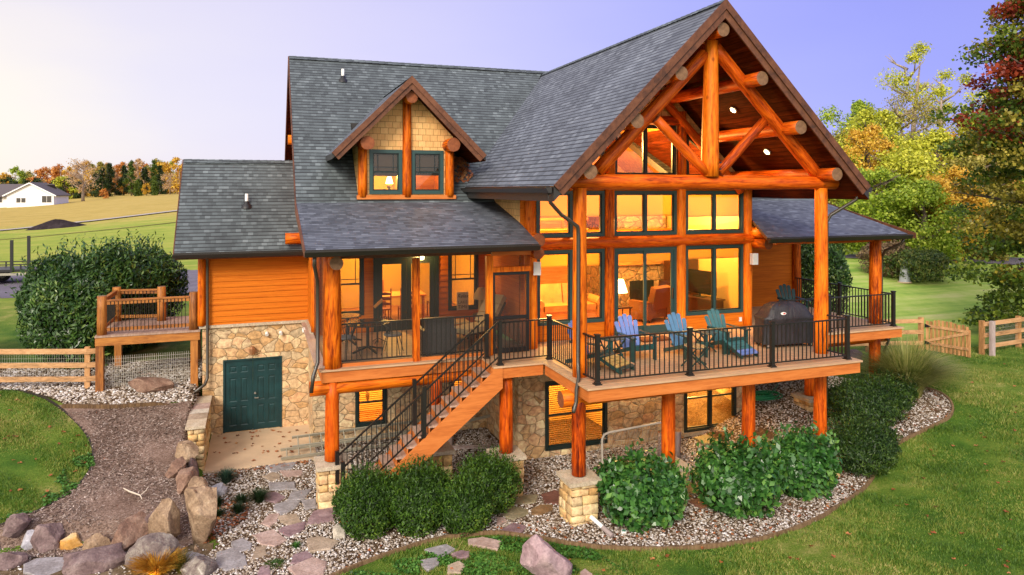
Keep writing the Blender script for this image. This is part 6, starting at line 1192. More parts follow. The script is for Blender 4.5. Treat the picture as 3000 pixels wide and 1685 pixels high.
def trailer():
    z = gz1(-11.7, 42.4); t = root('flatbed_trailer', (-11.7, 42.4, z), 'black flatbed trailer with upright stakes on the driveway at left', 'trailer', None, R(-2))
    b = MB(); b.box(-4, 2.0, -.9, .9, .62, .74); b.build('bed', BLACK, t, False); b = MB()
    for y in (-.9, .9): b.bar((-4, y, .98), (1.9, y, .98), .05, .05)
    for x in (-3, -1.8, -.6, .6, 1.8):
        for y in (-.9, .9): b.box(x - .03, x + .03, y - .03, y + .03, .74, .98)
    b.build('side_rail', BLACK, t, False)
    for x in (-3.2, .22, .95): b = MB(); b.box(x - .06, x + .06, -.97, -.85, .6, 2.4 if x > .5 else 2.2); b.build('stake', BLACK, t, False)
    b = MB(); b.bar((-4, -.8, .5), (2.0, -.8, .5), .08, .12); b.bar((-4, .8, .5), (2.0, .8, .5), .08, .12); b.build('chassis', ALU, t, False)
    for x in (-1.6, -.7, 1.2):
        for y in (-.8, .8): b = MB(); b.cyl((x, y - .1, .34), (x, y + .1, .34), .34, .34, 20); w_ = b.build('wheel', BOOT, t, False); b = MB(); b.cyl((x, y - .105, .34), (x, y + .105, .34), .18, .18, 14); b.build('rim', ALU, w_, False)
trailer()
def heap():
    vs, fs = [], []; n, m_ = 28, 8; r_ = random.Random(3); x0, y0 = -21.6, 93.0
    for i in range(m_ + 1):
        q = i / m_
        for k in range(n): a = 2 * math.pi * k / n; rr = 2.9 * q * (1 + .12 * math.sin(a * 2 + 1) + .05 * math.sin(a * 5)); X, Y = x0 + rr * math.cos(a), y0 + rr * .7 * math.sin(a); vs.append((X, Y, gz1(X, Y) - .1 + 1.05 * (1 - q ** 1.3) * (1 + r_.uniform(-.06, .06))))
    for i in range(m_):
        for k in range(n): fs.append((i * n + k, i * n + (k + 1) % n, (i + 1) * n + (k + 1) % n, (i + 1) * n + k))
    tag(np_mesh('mulch_pile', vs, fs, soilmat('black_mulch', (.016, .012, .013), (.03, .022, .024), (.055, .042, .045), 3)), 'dark mulch heap lying in the far field left of house', 'mulch pile')
heap()
def white_house():
    z = gz1(-53, 205) - .3; t = root('white_house', (-53, 205, z), 'white ranch house with grey roof and gable end in the far field', 'house', None, R(-8)); V = plain('white_vinyl', (.80, .80, .82), .6, var=.03); RF = plain('grey_brown_shingles', (.10, .085, .09), .85)
    b = MB(); b.box(-5.2, 5.2, 0, 9, 0, 3.2); b.poly([(-5.2, 0, 3.2), (5.2, 0, 3.2), (0, 0, 5.9)]); b.box(-22, -5.2, 2.5, 9, 0, 2.9); b.build('wall', V, t, False)
    b = MB(); b.prism([(-5.8, -.5, 2.9), (0, -.5, 6.1), (0, 9, 6.1), (-5.8, 9, 2.9)], (0, 0, .2)); b.prism([(5.8, -.5, 2.9), (5.8, 9, 2.9), (0, 9, 6.1), (0, -.5, 6.1)], (0, 0, .2)); b.prism([(-23, 1.6, 2.6), (0, 1.6, 2.6), (0, 6, 5.7), (-23, 6, 5.7)], (0, 0, .2)); b.prism([(-23, 6, 5.7), (3, 6, 5.7), (3, 10.5, 2.6), (-23, 10.5, 2.6)], (0, 0, .2)); b.build('roof', RF, t, False, norm=True)
    b = MB(); b.bar((-5.9, -.55, 2.9), (0, -.55, 6.1), .08, .28); b.bar((5.9, -.55, 2.9), (0, -.55, 6.1), .08, .28); b.build('gable_trim', V, t, False)
    for x, w_, h_ in ((-2.6, .9, 1.1), (-1.5, .9, 1.1), (3.1, 1.0, 1.6), (4.2, 1.0, 1.6), (-8, 1.4, 1.4), (-12, 1.2, 1.4)):
        yy = -.06 if x > -5 else 2.44; b = MB(); b.box(x - w_ / 2 - .12, x + w_ / 2 + .12, yy, yy + .06, 1.3 - .12, 1.3 + h_ + .12) ; f = b.build('window', V, t, False); b = MB(); b.box(x - w_ / 2, x + w_ / 2, yy - .03, yy, 1.3, 1.3 + h_); b.build('pane', plain('dark_far_glass_%d' % int(x * 10), (.06, .055, .05), .3), f, False)
    b = MB(); [b.box(x, x + .6, 5.6, 6.2, 5.6, 6.9) for x in (-15.5, -14.5)]; b.build('chimney', V, t, False)
white_house()
t = root('utility_pedestal', (32.0, 28.2, gz1(32, 28.2)), 'grey tapered utility pedestal beside the clipped bush on right lawn', 'pedestal'); b = MB(); b.lathe([(.28, 0), (.2, .8), (.12, 1.15), (.001, 1.2)], (0, 0, 0), 12); b.build('cone', plain('grey_plastic', (.38, .40, .44), .5), t, False); b = MB(); b.cyl((0, 0, 0), (0, 0, .05), .34, .34, 14); b.build('base', CONC, t, False)
# ================================================================ VEGETATION
def leaf_quads(pos, nrm, size, r, aspect=.5, jitter=.6, up=None, fold=True):
    """pos (n,3), nrm preferred facing; returns verts, faces of diamond leaves"""
    n = len(pos); N = nrm + r.normal(size=(n, 3)) * jitter; N /= np.linalg.norm(N, axis=1, keepdims=True) + 1e-9
    a = r.normal(size=(n, 3)) if up is None else up + r.normal(size=(n, 3)) * .45
    T = a - (a * N).sum(1, keepdims=True) * N; T /= np.linalg.norm(T, axis=1, keepdims=True) + 1e-9; B = np.cross(N, T)
    s = (size * r.uniform(.65, 1.35, n))[:, None]
    V = np.stack([pos - T * s * .5, pos + B * s * aspect * .5 + T * s * .05 + N * s * .06, pos + T * s * .5, pos - B * s * aspect * .5 + T * s * .05 + N * s * .06], 1)
    return V.reshape(-1, 3), np.arange(n * 4).reshape(n, 4)
def sph(n, r): v = r.normal(size=(n, 3)); return v / np.linalg.norm(v, axis=1, keepdims=True)
BOXL = leafmat('boxwood_leaf', [(.15, (.012, .034, .004)), (.45, (.034, .088, .008)), (.7, (.075, .165, .014)), (.95, (.19, .28, .03))], .25)
YEWL = leafmat('yew_leaf', [(.15, (.008, .026, .005)), (.5, (.026, .066, .008)), (.8, (.070, .130, .014)), (.97, (.17, .24, .03))], .2)
LAUR = leafmat('laurel_leaf', [(.15, (.014, .055, .010)), (.45, (.040, .140, .026)), (.7, (.085, .23, .040)), (.95, (.24, .42, .07))], .25, rough=.32, spec=.6)
LAURD = leafmat('dark_laurel_leaf', [(.15, (.012, .036, .009)), (.45, (.036, .095, .020)), (.75, (.085, .17, .028)), (.97, (.24, .30, .06))], .22, rough=.35, spec=.5)
TWIG = plain('brown_twig', (.06, .038, .022), .9)
def twigs(parent, c, rx, rz, n, r, wc=False, z0=0.0, rad=.012):
    m_ = MB()
    for i in range(n):
        a = r.uniform(0, 6.28); q = r.uniform(.3, .85); p = [(0 + .06 * math.cos(a), .06 * math.sin(a), z0), (rx * q * .45 * math.cos(a), rx * q * .45 * math.sin(a), rz * .4), (rx * q * math.cos(a), rx * q * math.sin(a), rz * r.uniform(.6, 1.2))]; m_.sweep(p, rad, 5, rad=[rad * 1.6, rad, rad * .4])
    m_.build('stem', TWIG, parent, wc)
def shrub(name, x, y, rx, ry, h, n, size, mat, label, group, seed, aspect=.45, spiky=.0, lumps=0, flat=.0, z=None, shell=.35, sprig=0, cat='shrub'):
    r = np.random.default_rng(seed); z = gz1(x, y) if z is None else z; t = root(name, (x, y, z), label, cat, group)
    d = sph(n, r); d[:, 2] = np.abs(d[:, 2]) * np.where(r.random(n) < .25, -1, 1); rad = 1 - shell * r.random(n) ** 1.7
    lum = np.ones(n)
    for k in range(lumps): c = sph(1, r)[0]; c[2] = abs(c[2]); lum += .16 * np.exp(-((d - c) ** 2).sum(1) * 6)
    lum += .07 * np.sin(d[:, 0] * 7 + seed) * np.sin(d[:, 1] * 6) + .04 * np.sin(d[:, 2] * 11 + d[:, 0] * 9)
    e = np.sign(d) * np.abs(d) ** (1 - flat * .35)
    pos = e * (rad * lum)[:, None] * np.array([rx, ry, h * .55]) + np.array([0, 0, h * .47]); pos[:, 2] = np.maximum(pos[:, 2], .03)
    nr = d * .8 + np.array([0, 0, .45]); V, F_ = leaf_quads(pos, nr, size, r, aspect, .55, up=d * .7 + np.array([0, 0, .8]))
    if sprig:
        sp = sph(sprig, r); sp[:, 2] = np.abs(sp[:, 2]) + .15; sp /= np.linalg.norm(sp, axis=1, keepdims=True); base = sp * np.array([rx, ry, h * .55]) * .95 + np.array([0, 0, h * .47]); L = r.uniform(.5, 1.6, sprig) * spiky
        k = 9; tt = np.linspace(.0, 1, k); dirs = sp * .45 + np.array([0, 0, .9]) + r.normal(size=(sprig, 3)) * .15; dirs /= np.linalg.norm(dirs, axis=1, keepdims=True)
        P = (base[:, None] + dirs[:, None] * (tt[None, :, None] * L[:, None, None])).reshape(-1, 3); P += r.normal(size=P.shape) * size * .18; N_ = np.repeat(dirs, k, 0) * .4 + r.normal(size=P.shape); V2, F2 = leaf_quads(P, N_, size * .9, r, aspect, .3, up=np.repeat(dirs, k, 0)); F_ = np.concatenate([F_, F2 + len(V)]); V = np.concatenate([V, V2])
    np_mesh('foliage', V, F_, mat, t, False); twigs(t, None, rx * .8, h * .7, 14, r); return t
gb = 'boxwoods along the foot of the stairs'
shrub('boxwood', 2.12, 14.72, .61, .57, 1.08, 12000, .075, BOXL, 'rounded boxwood at left end of the hedge by the stair foot', gb, 1, .36, .24, 6, .1, sprig=500); shrub('boxwood', 3.12, 14.50, .63, .59, 1.16, 13000, .075, BOXL, 'tallest boxwood, second from left in the hedge below stairs', gb, 2, .36, .26, 7, .1, sprig=600)
shrub('boxwood', 4.06, 14.20, .57, .53, .94, 10000, .075, BOXL, 'low front boxwood, third from left below the stairs', gb, 3, .36, .22, 6, .1, sprig=420); shrub('boxwood', 4.76, 14.85, .62, .59, 1.04, 11000, .075, BOXL, 'boxwood at right end of hedge beside the landing pier', gb, 4, .36, .24, 6, .1, sprig=450)
shrub('laurel_bush', 7.70, 13.30, .90, .78, 1.16, 4200, .15, LAUR, 'glossy laurel bush behind the white pipe, right of front stone pier', 'laurels before the deck posts', 5, .58, .32, 5, .3, sprig=90, shell=.5); shrub('laurel_bush', 9.98, 13.05, .92, .80, 1.28, 4600, .15, LAUR, 'biggest glossy laurel bush, in the middle of gravel bed', 'laurels before the deck posts', 6, .58, .32, 5, .3, sprig=100, shell=.5); shrub('laurel_bush', 11.92, 13.30, .82, .72, 1.16, 4000, .15, LAUR, 'glossy laurel bush in front of right deck corner pier', 'laurels before the deck posts', 7, .58, .36, 5, .3, sprig=110, shell=.5)
shrub('yew_shrub', 13.95, 13.55, .86, .76, 1.02, 13000, .085, YEWL, 'dark clipped yew mound nearest the lawn, right of deck', 'dark yews right of the deck', 8, .3, .26, 5, .15, sprig=420); shrub('yew_shrub', 15.55, 14.95, 1.12, .86, 1.06, 17000, .085, YEWL, 'wide dark yew mound behind the nearer yew', 'dark yews right of the deck', 9, .3, .22, 5, .15, sprig=420); shrub('yew_shrub', 16.75, 15.2, .60, .60, .80, 7000, .085, YEWL, 'dark yew mound beside the ornamental grass', 'dark yews right of the deck', 10, .3, .22, 4, .15, sprig=240)
shrub('laurel_hedge', -5.2, 25.2, 1.5, 1.4, 3.0, 19375, .165, LAURD, 'huge dark laurel hedge bush left of the log deck', 'big laurels behind the log deck', 11, .34, .62, 9, .1, sprig=300, shell=.3); shrub('laurel_hedge', -3.85, 26.6, 1.2, 1.1, 2.95, 15500, .165, LAURD, 'dark laurel bush directly behind the log deck railing', 'big laurels behind the log deck', 12, .34, .6, 8, .1, sprig=260, shell=.3); shrub('laurel_hedge', -4.25, 26.1, 1.3, 1.1, 2.85, 12400, .165, LAURD, 'dark laurel bush filling the gap between the two largest', 'big laurels behind the log deck', 18, .34, .6, 6, .1, sprig=200, shell=.3); shrub('laurel_hedge', -5.0, 24.6, 1.0, .7, 1.9, 5000, .20, LAURD, 'lower front laurel mass behind the left rail fence', 'big laurels behind the log deck', 13, .32, .3, 4, .3, sprig=60, shell=.35)
shrub('laurel_hedge', 20.4, 22.2, 1.35, 1.2, 3.6, 13950, .165, LAURD, 'tall dark laurel beyond the right porch railing', None, 14, .32, .4, 4, .2, sprig=100, shell=.3)
FARB = leafmat('clipped_far_leaf', [(.15, (.02, .05, .007)), (.5, (.07, .125, .014)), (.8, (.19, .21, .035)), (.97, (.34, .25, .09))], .25); TANB = leafmat('tan_far_leaf', [(.15, (.10, .06, .03)), (.5, (.20, .13, .06)), (.9, (.34, .24, .11))], .25)
shrub('round_shrub', 33.2, 28.4, 1.7, 1.3, 1.6, 6000, .16, FARB, 'round clipped green shrub on right lawn beside the pedestal', None, 15, .4, .2, 3, .5, sprig=80); shrub('round_shrub', 32.6, 29.8, 1.5, 1.2, 1.75, 5000, .16, TANB, 'tan leafed shrub behind the round green one', None, 16, .4, .2, 3, .5, sprig=80)
shrub('round_shrub', -8.6, 26.2, .9, .7, 1.2, 3500, .12, leafmat('grey_green_leaf', [(.2, (.05, .08, .05)), (.6, (.11, .15, .10)), (.9, (.2, .22, .14))]), 'grey green shrub at the left edge under plume grass', None, 17, .4, .2, 3, .3, sprig=60)
def grassclump(name, x, y, n, h, spread, mat, label, seed, group=None, w=.010, droop=.6, z=None, cat='ornamental grass', seg=4):
    r = np.random.default_rng(seed); z = gz1(x, y) if z is None else z; t = root(name, (x, y, z), label, cat, group)
    a = r.uniform(0, 6.28, n); out = r.uniform(.05, 1, n) ** .7; H_ = h * r.uniform(.6, 1.1, n); b0 = np.stack([np.cos(a), np.sin(a)], 1) * (r.uniform(0, .25, n) * spread)[:, None]
    tt = np.linspace(0, 1, seg + 1); X = b0[:, None, :] + (np.stack([np.cos(a), np.sin(a)], 1) * (out * spread)[:, None])[:, None, :] * (tt ** 1.6)[None, :, None]; Z = H_[:, None] * (tt[None] - droop * out[:, None] * tt[None] ** 2.5 * .75)
    side = np.stack([-np.sin(a), np.cos(a)], 1); W_ = w * (1 - tt * .85); L = np.concatenate([X - side[:, None] * W_[None, :, None], Z[..., None]], 2); Rr = np.concatenate([X + side[:, None] * W_[None, :, None], Z[..., None]], 2)
    V = np.stack([L, Rr], 2).reshape(n, -1, 3); k = V.shape[1]; f = np.array([[2 * i, 2 * i + 1, 2 * i + 3, 2 * i + 2] for i in range(seg)]); F_ = (f[None] + (np.arange(n) * k)[:, None, None]).reshape(-1, 4)
    np_mesh('blades', V.reshape(-1, 3), F_, mat, t, False); return t
GRS = leafmat('fountain_grass', [(.15, (.11, .15, .03)), (.5, (.30, .34, .08)), (.85, (.58, .50, .20))], .35); GRSL = leafmat('liriope_blade', [(.2, (.010, .026, .010)), (.6, (.028, .060, .018)), (.9, (.08, .11, .03))], .25); GOLD = leafmat('golden_grass', [(.15, (.28, .12, .012)), (.5, (.66, .32, .03)), (.85, (.85, .58, .09))], .4); YUC = leafmat('blue_green_blade', [(.2, (.015, .045, .030)), (.6, (.045, .095, .06)), (.9, (.11, .16, .09))], .25)
PLUM = leafmat('plume_grass', [(.2, (.40, .30, .22)), (.6, (.58, .46, .36)), (.9, (.70, .60, .50))], .4)
grassclump('fountain_grass', 17.75, 15.6, 3800, 1.75, 1.6, GRS, 'big pale fountain grass clump behind the dark yews', 1, w=.012)
gl = 'low grass clumps in the gravel'
grassclump('grass_clump', -.72, 18.35, 380, .40, .30, YUC, 'blue green spiky clump nearest the concrete pad', 2, gl, w=.012); grassclump('grass_clump', .02, 16.98, 420, .36, .32, GRSL, 'dark grass clump touching the purple flagstone', 3, gl, w=.009); grassclump('grass_clump', -.36, 17.05, 320, .26, .24, GRSL, 'dark grass clump in the middle of the three in a row', 4, gl, w=.009); grassclump('grass_clump', -.42, 16.55, 300, .28, .22, GRSL, 'small grass clump in front of the other gravel clumps', 5, gl, w=.009); grassclump('grass_clump', -.84, 17.0, 260, .30, .18, GRSL, 'small dark grass clump right behind the egg shaped boulder', 6, gl, w=.009); grassclump('grass_clump', -.80, 16.5, 260, .24, .18, GRSL, 'small dark grass clump at right of the tallest boulder', 7, gl, w=.009)
grassclump('golden_grass', -1.75, 14.45, 1700, .42, .46, GOLD, 'glowing golden grass clump at the bottom before the dark lichen boulder', 8, w=.012, droop=.4); grassclump('golden_grass', -1.35, 14.4, 260, .42, .28, leafmat('olive_grass', [(.2, (.07, .07, .012)), (.6, (.17, .15, .03)), (.9, (.34, .25, .05))]), 'olive grass clump right beside the glowing golden grass', 9, w=.010)
t = root('spot_lamp', (-1.78, 14.05, -7.05), 'small low landscape spot lamp lighting the golden grass', 'lamp'); m_ = MB(); m_.cyl((0, 0, 0), (0, 0, .05), .02); m_.cyl((0, 0, .05), (0, .04, .10), .035, .04); m_.build('housing', BLACK, t, False); m_ = MB(); m_.cyl((0, .04, .10), (0, .043, .103), .034, .034); m_.build('lit_lens', BULB, t, False)
lamp('grass_spot', (-1.78, 14.14, -6.92), 1.5, (1, .72, .28), .04)
grassclump('weed_tuft', .70, 14.55, 120, .16, .12, LAUR, 'small bright green weed by the banded flagstone', 10, w=.014, cat='weed'); grassclump('weed_tuft', .28, 14.02, 160, .10, .22, BOXL, 'low weedy patch in gravel at the path bottom', 11, w=.012, cat='weed')
for i in range(5): grassclump('plume_grass', -9.6 + i * .35, 25.0 + (i % 2) * .6, 260, 1.75 - .1 * i, .7, PLUM, ('tan plume grass at left edge, outermost', 'tan plume grass second from the left edge', 'tan plume grass in the middle of the group', 'tan plume grass fourth from the left edge', 'tan plume grass nearest the laurel hedge')[i], 20 + i, 'plume grasses at left edge', w=.02, droop=.25)
# ---------------- lawn blades
def blades(name, poly, n, h, mat, seed, avoid=(), keep=None):
    r = np.random.default_rng(seed); P = np.array(poly); lo, hi = P.min(0), P.max(0); pts = np.empty((0, 2))
    while len(pts) < n:
        q = r.uniform(lo, hi, (n * 2, 2)); k = inside(q[:, 0], q[:, 1], poly)
        for a in avoid: k &= ~inside(q[:, 0], q[:, 1], a)
        pts = np.concatenate([pts, q[k]])[:n]
    z = ground(pts[:, 0], pts[:, 1]); patch = .7 + .35 * np.sin(pts[:, 0] * 2.3 + 1) * np.sin(pts[:, 1] * 1.9) + .25 * np.sin(pts[:, 0] * 5.1 + pts[:, 1] * 4.3); hh = h * r.uniform(.5, 1.3, n) * np.clip(patch, .35, 1.3); a = r.uniform(0, 6.28, n); ln = r.uniform(.1, .9, n) * hh; w_ = r.uniform(.007, .013, n)
    b = np.stack([pts[:, 0], pts[:, 1], z - .01], 1); s = np.stack([np.cos(a), np.sin(a), 0 * a], 1) * w_[:, None]; t2 = r.uniform(0, 6.28, n); tip = b + np.stack([np.cos(t2) * ln, np.sin(t2) * ln, hh], 1)
    V = np.stack([b - s, b + s, tip], 1).reshape(-1, 3); return tag(np_mesh(name, V, np.arange(n * 3).reshape(n, 3), mat), kind='stuff')
def blademat(name, dry):
    m, nt, b, out = shader(name); g = G_(nt); t = g.co('Object'); r = g.rnd(); big = g.noise(t, .38, 5, .6); mid = g.noise(t, 2.4, 4, .6)
    f = g.math('ADD', g.math('MULTIPLY', r, .30), g.math('ADD', g.math('MULTIPLY_ADD', big, .85, -.20), g.math('ADD', g.math('MULTIPLY', g.noise(t, 9, 3, .6), .30), g.math('MULTIPLY_ADD', mid, .35, dry - .24))))
    c = g.ramp(f, [(.18, (.030, .078, .008)), (.34, (.072, .17, .015)), (.49, (.145, .25, .026)), (.63, (.33, .34, .07)), (.78, (.62, .50, .22))])
    nt.links.new(c, b.inputs['Base Color']); b.inputs['Roughness'].default_value = .6; tr = g.n('ShaderNodeBsdfTranslucent'); nt.links.new(c, tr.inputs[0]); mx = g.n('ShaderNodeMixShader', i0=.3); nt.links.new(b.outputs[0], mx.inputs[1]); nt.links.new(tr.outputs[0], mx.inputs[2]); nt.links.new(mx.outputs[0], out.inputs[0]); return m
FL_ = [(p[0], p[1] - .03) for p in FRONT_EDGE]
blades('lawn_grass', FL_ + [(18.5, 17.5), (24, 18.2), (27, 16), (22, 10), (16, 7.5), (9, 7.5), (1, 10)], 330000, .085, blademat('lawn_blade', .02), 31, [f for f in FLAGS if f[0][1] < 13.8])
blades('lawn_grass', [(p[0] - .02, p[1] - .02) for p in LAWN_EDGE] + [(-7, 16.4), (-9, 18)], 80000, .075, blademat('left_lawn_blade', -.02), 32)
CLOV = leafmat('clover_leaf', [(.2, (.02, .07, .01)), (.5, (.05, .16, .02)), (.85, (.13, .30, .05))], .3)
def clover(name, poly, n, seed):
    r = np.random.default_rng(seed); P = np.array(poly); lo, hi = P.min(0), P.max(0); q = r.uniform(lo, hi, (n * 3, 2)); k = inside(q[:, 0], q[:, 1], poly)
    for a in FLAGS: k &= ~inside(q[:, 0], q[:, 1], a)
    k &= (np.sin(q[:, 0] * 3.3 + 1) * np.sin(q[:, 1] * 4.1) + .4 * np.sin(q[:, 0] * 9 + q[:, 1] * 7)) > -.1; q = q[k][:n]; pos = np.stack([q[:, 0], q[:, 1], ground(q[:, 0], q[:, 1]) + r.uniform(.02, .07, len(q))], 1)
    V, F_ = leaf_quads(pos, np.tile([0, 0, 1.], (len(q), 1)), .055, r, .9, .35); tag(np_mesh(name, V, F_, CLOV), kind='stuff')
clover('clover', [(1.5, 13.2), (4.5, 13.65), (6.1, 12.55), (6.4, 11.4), (5, 11), (1, 11.6)], 7500, 3); clover('clover', [(-3.75, 17.3), (-3.45, 18.2), (-3.65, 18.9), (-4.0, 18.7), (-4.3, 17.2), (-4.9, 16.7), (-4.4, 16.8)], 1500, 4)
# ---------------- fallen leaves
LEAFM = leafmat('fallen_leaf', [(.1, (.12, .035, .012)), (.4, (.30, .085, .025)), (.7, (.50, .18, .07)), (.95, (.62, .38, .14))], .2)
def fallen(name, pts, size, seed, lift=.03, flat_z=None):
    r = np.random.default_rng(seed); n = len(pts); z = ground(pts[:, 0], pts[:, 1]) + lift if flat_z is None else np.full(n, flat_z); c = np.stack([pts[:, 0], pts[:, 1], z], 1); k = 10; a = r.uniform(0, 6.28, n)
    ang = a[:, None] + np.linspace(0, 2 * np.pi, k, endpoint=False)[None]; rad = size * r.uniform(.6, 1.3, (n, 1)) * np.where(np.arange(k) % 2 == 0, 1.0, .52)[None] * r.uniform(.8, 1.2, (n, k)); V = c[:, None] + np.stack([np.cos(ang) * rad, np.sin(ang) * rad, r.uniform(-.25, .5, (n, k)) * size], 2)
    V = np.concatenate([c[:, None], V], 1); f = np.array([[0, 1 + i, 1 + (i + 1) % k] for i in range(k)]); F_ = (f[None] + (np.arange(n) * (k + 1))[:, None, None]).reshape(-1, 3); return tag(np_mesh(name, V.reshape(-1, 3), F_, LEAFM), kind='stuff')
def scatter(poly, n, seed): r = np.random.default_rng(seed); P = np.array(poly); q = r.uniform(P.min(0), P.max(0), (n * 6, 2)); return q[inside(q[:, 0], q[:, 1], poly)][:n]
fallen('fallen_leaves', scatter([(1, 13), (6, 12.4), (9.4, 11.5), (14, 12.8), (19, 15), (24, 17), (22, 10), (14, 8), (6, 9.5)], 130, 1), .05, 1, .05)
fallen('fallen_leaves', scatter([(p[0], p[1] + .05) for p in FRONT_EDGE[6:110]] + [(15, 15), (11, 14), (7, 13.8), (2, 14.3)], 420, 2), .038, 2, .05)
fallen('fallen_leaves', np.concatenate([scatter([(-1.0, 15.2), (-.2, 16.2), (-.2, 17.0), (-1.0, 17.6), (-1.2, 16.2)], 340, 3), scatter([(-1.5, 18.9), (-.9, 19.0), (1.3, 19.1), (1.2, 18.9), (-1.0, 18.6)], 120, 4)]), .035, 3, .045); fallen('fallen_leaves', scatter([(-1.1, 19.4), (1.3, 19.4), (1.3, 21.9), (-1.1, 21.9)], 46, 5), .05, 5, 0, -6.985); fallen('fallen_leaves', scatter([(-6, 17), (-3.8, 17.3), (-3.7, 19), (-4.8, 21.6), (-7, 22.6)], 40, 6), .05, 6, .05); fallen('fallen_leaves', scatter([(-3.4, 17.5), (-1.6, 17), (-1.7, 20.8), (-4.4, 21), (-4, 17)], 50, 8), .03, 8, .02)
r_ = np.random.default_rng(4); n_ = 160; q = np.stack([5.95 - r_.uniform(0, .55, n_) ** 1, 20.0 + r_.uniform(-.1, .65, n_)], 1); fallen('fallen_leaves', q, .05, 9, 0, 0.0); o = [x for x in bpy.data.objects if x.name.startswith('fallen_leaves')][-1]
vv = np.empty(len(o.data.vertices) * 3, np.float32); o.data.vertices.foreach_get('co', vv); vv = vv.reshape(-1, 3); base = 4.3 - (24 - vv[:, 1]); gab = 4.2 - (CX - vv[:, 0]); vv[:, 2] = np.maximum(base, gab) + .03 + np.abs(vv[:, 2]); o.data.vertices.foreach_set('co', vv.ravel()); o.data.update()
t = root('dry_branch', (-2.75, 17.3, gz1(-2.75, 17.3)), 'pale forked dry branch lying on the mulch path', 'branch'); m_ = MB(); m_.sweep([(0, 0, .03), (.16, -.28, .05), (.40, -.52, .03), (.46, -.72, .02)], .018, 6, rad=[.012, .018, .015, .007]); m_.sweep([(.40, -.52, .03), (.50, -.42, .08), (.52, -.30, .1)], .01, 6); m_.build('stick', plain('bleached_wood', (.55, .47, .38), .8), t, False)
# ---------------- trees
BARK = wood('tree_bark', [(.3, (.05, .035, .025)), (.5, (.11, .08, .06)), (.7, (.19, .15, .12))], grain=(9, 9, 1.5), rough=.95, knots=False, bump=.8)
PALEBARK = wood('pale_bark', [(.3, (.18, .13, .10)), (.5, (.30, .23, .18)), (.7, (.42, .34, .28))], grain=(9, 9, 1.5), rough=.95, knots=False)
def branches(parent, h, rad, trunk_r, n, r, mat=BARK, z_lo=.25, up=.5, twigs_=2):
    m_ = MB(); m_.sweep([(0, 0, -.3), (r.normal() * .04 * h * .2, r.normal() * .01 * h, h * .3), (r.normal() * .02 * h, r.normal() * .02 * h, h * .62), (r.normal() * .03 * h, r.normal() * .03 * h, h * .93)], trunk_r, 8, rad=[trunk_r * 1.2, trunk_r * .8, trunk_r * .45, trunk_r * .12])
    m_.build('trunk', mat, parent, False, smooth=True); b = MB(); ends = []
    for i in range(n):
        a = r.uniform(0, 6.28); z0 = h * (z_lo + (.9 - z_lo) * (i + r.random()) / n); q = rad * r.uniform(.55, 1) * (1 - .55 * max(0, (z0 / h - .4)) / .6); L = [(0, 0, z0), (q * .5 * math.cos(a), q * .5 * math.sin(a), z0 + q * up * .4), (q * math.cos(a + .2), q * math.sin(a + .2), z0 + q * up)]; b.sweep(L, .05, 5, rad=[trunk_r * .35, trunk_r * .2, trunk_r * .05]); ends.append(L[2])
        for _ in range(twigs_): a2 = a + r.uniform(-.8, .8); p = Vector(L[1]); b.sweep([p, p + Vector((q * .4 * math.cos(a2), q * .4 * math.sin(a2), q * up * r.uniform(.2, .8)))], .02, 4, rad=[trunk_r * .15, trunk_r * .04])
    b.build('limbs', mat, parent, False, smooth=True); return ends
def tree(name, x, y, h, rad, n, size, mat, label, group, seed, shape='round', trunk=.2, lo=.22, clumps=26, bark=BARK, z=None, up=.5, nb=14, dens=.55, cat='tree'):
    r = np.random.default_rng(seed); z = gz1(x, y) if z is None else z; t = root(name, (x, y, z), label, cat, group); branches(t, h, rad, trunk, nb, r, bark, lo, up)
    cs = []; cr = []
    for i in range(clumps):
        v = (i + r.random()) / clumps; zz = lo + (1 - lo) * v
        if shape == 'round': w = math.sqrt(max(.02, 1 - ((zz - (lo + 1) / 2) / ((1 - lo) / 2)) ** 2))
        elif shape == 'cone': w = (1 - v) ** .8 + .06
        elif shape == 'column': w = min(1, 3 * v + .5) * (1 - max(0, v - .55) / .45) ** .7 + .04
        else: w = .35 + .75 * v if v < .8 else 1.0 - (v - .8) * 2.5
        a = r.uniform(0, 6.28); q = rad * w * r.uniform(.35, .95) if shape != 'column' else rad * w * r.uniform(.2, .6); cs.append((q * math.cos(a), q * math.sin(a), zz * h)); cr.append(rad * r.uniform(.26, .46) * (w * .6 + .4))
    cs = np.array(cs); cr = np.array(cr); ci = r.integers(0, clumps, n); d = sph(n, r); pos = cs[ci] + d * (cr[ci] * (1 - dens * r.random(n)))[:, None] * np.array([1, 1, .75 if shape != 'column' else 1.3]); pos += r.normal(size=pos.shape) * size * .5
    pos[:, 2] = np.maximum(pos[:, 2], .05); V, F_ = leaf_quads(pos, d + np.array([0, 0, .5]), size, r, .75, .7); np_mesh('crown', V, F_, mat, t, False); return t
def lm(name, a, b, c): return leafmat(name, [(.12, a), (.5, b), (.92, c)], .35)
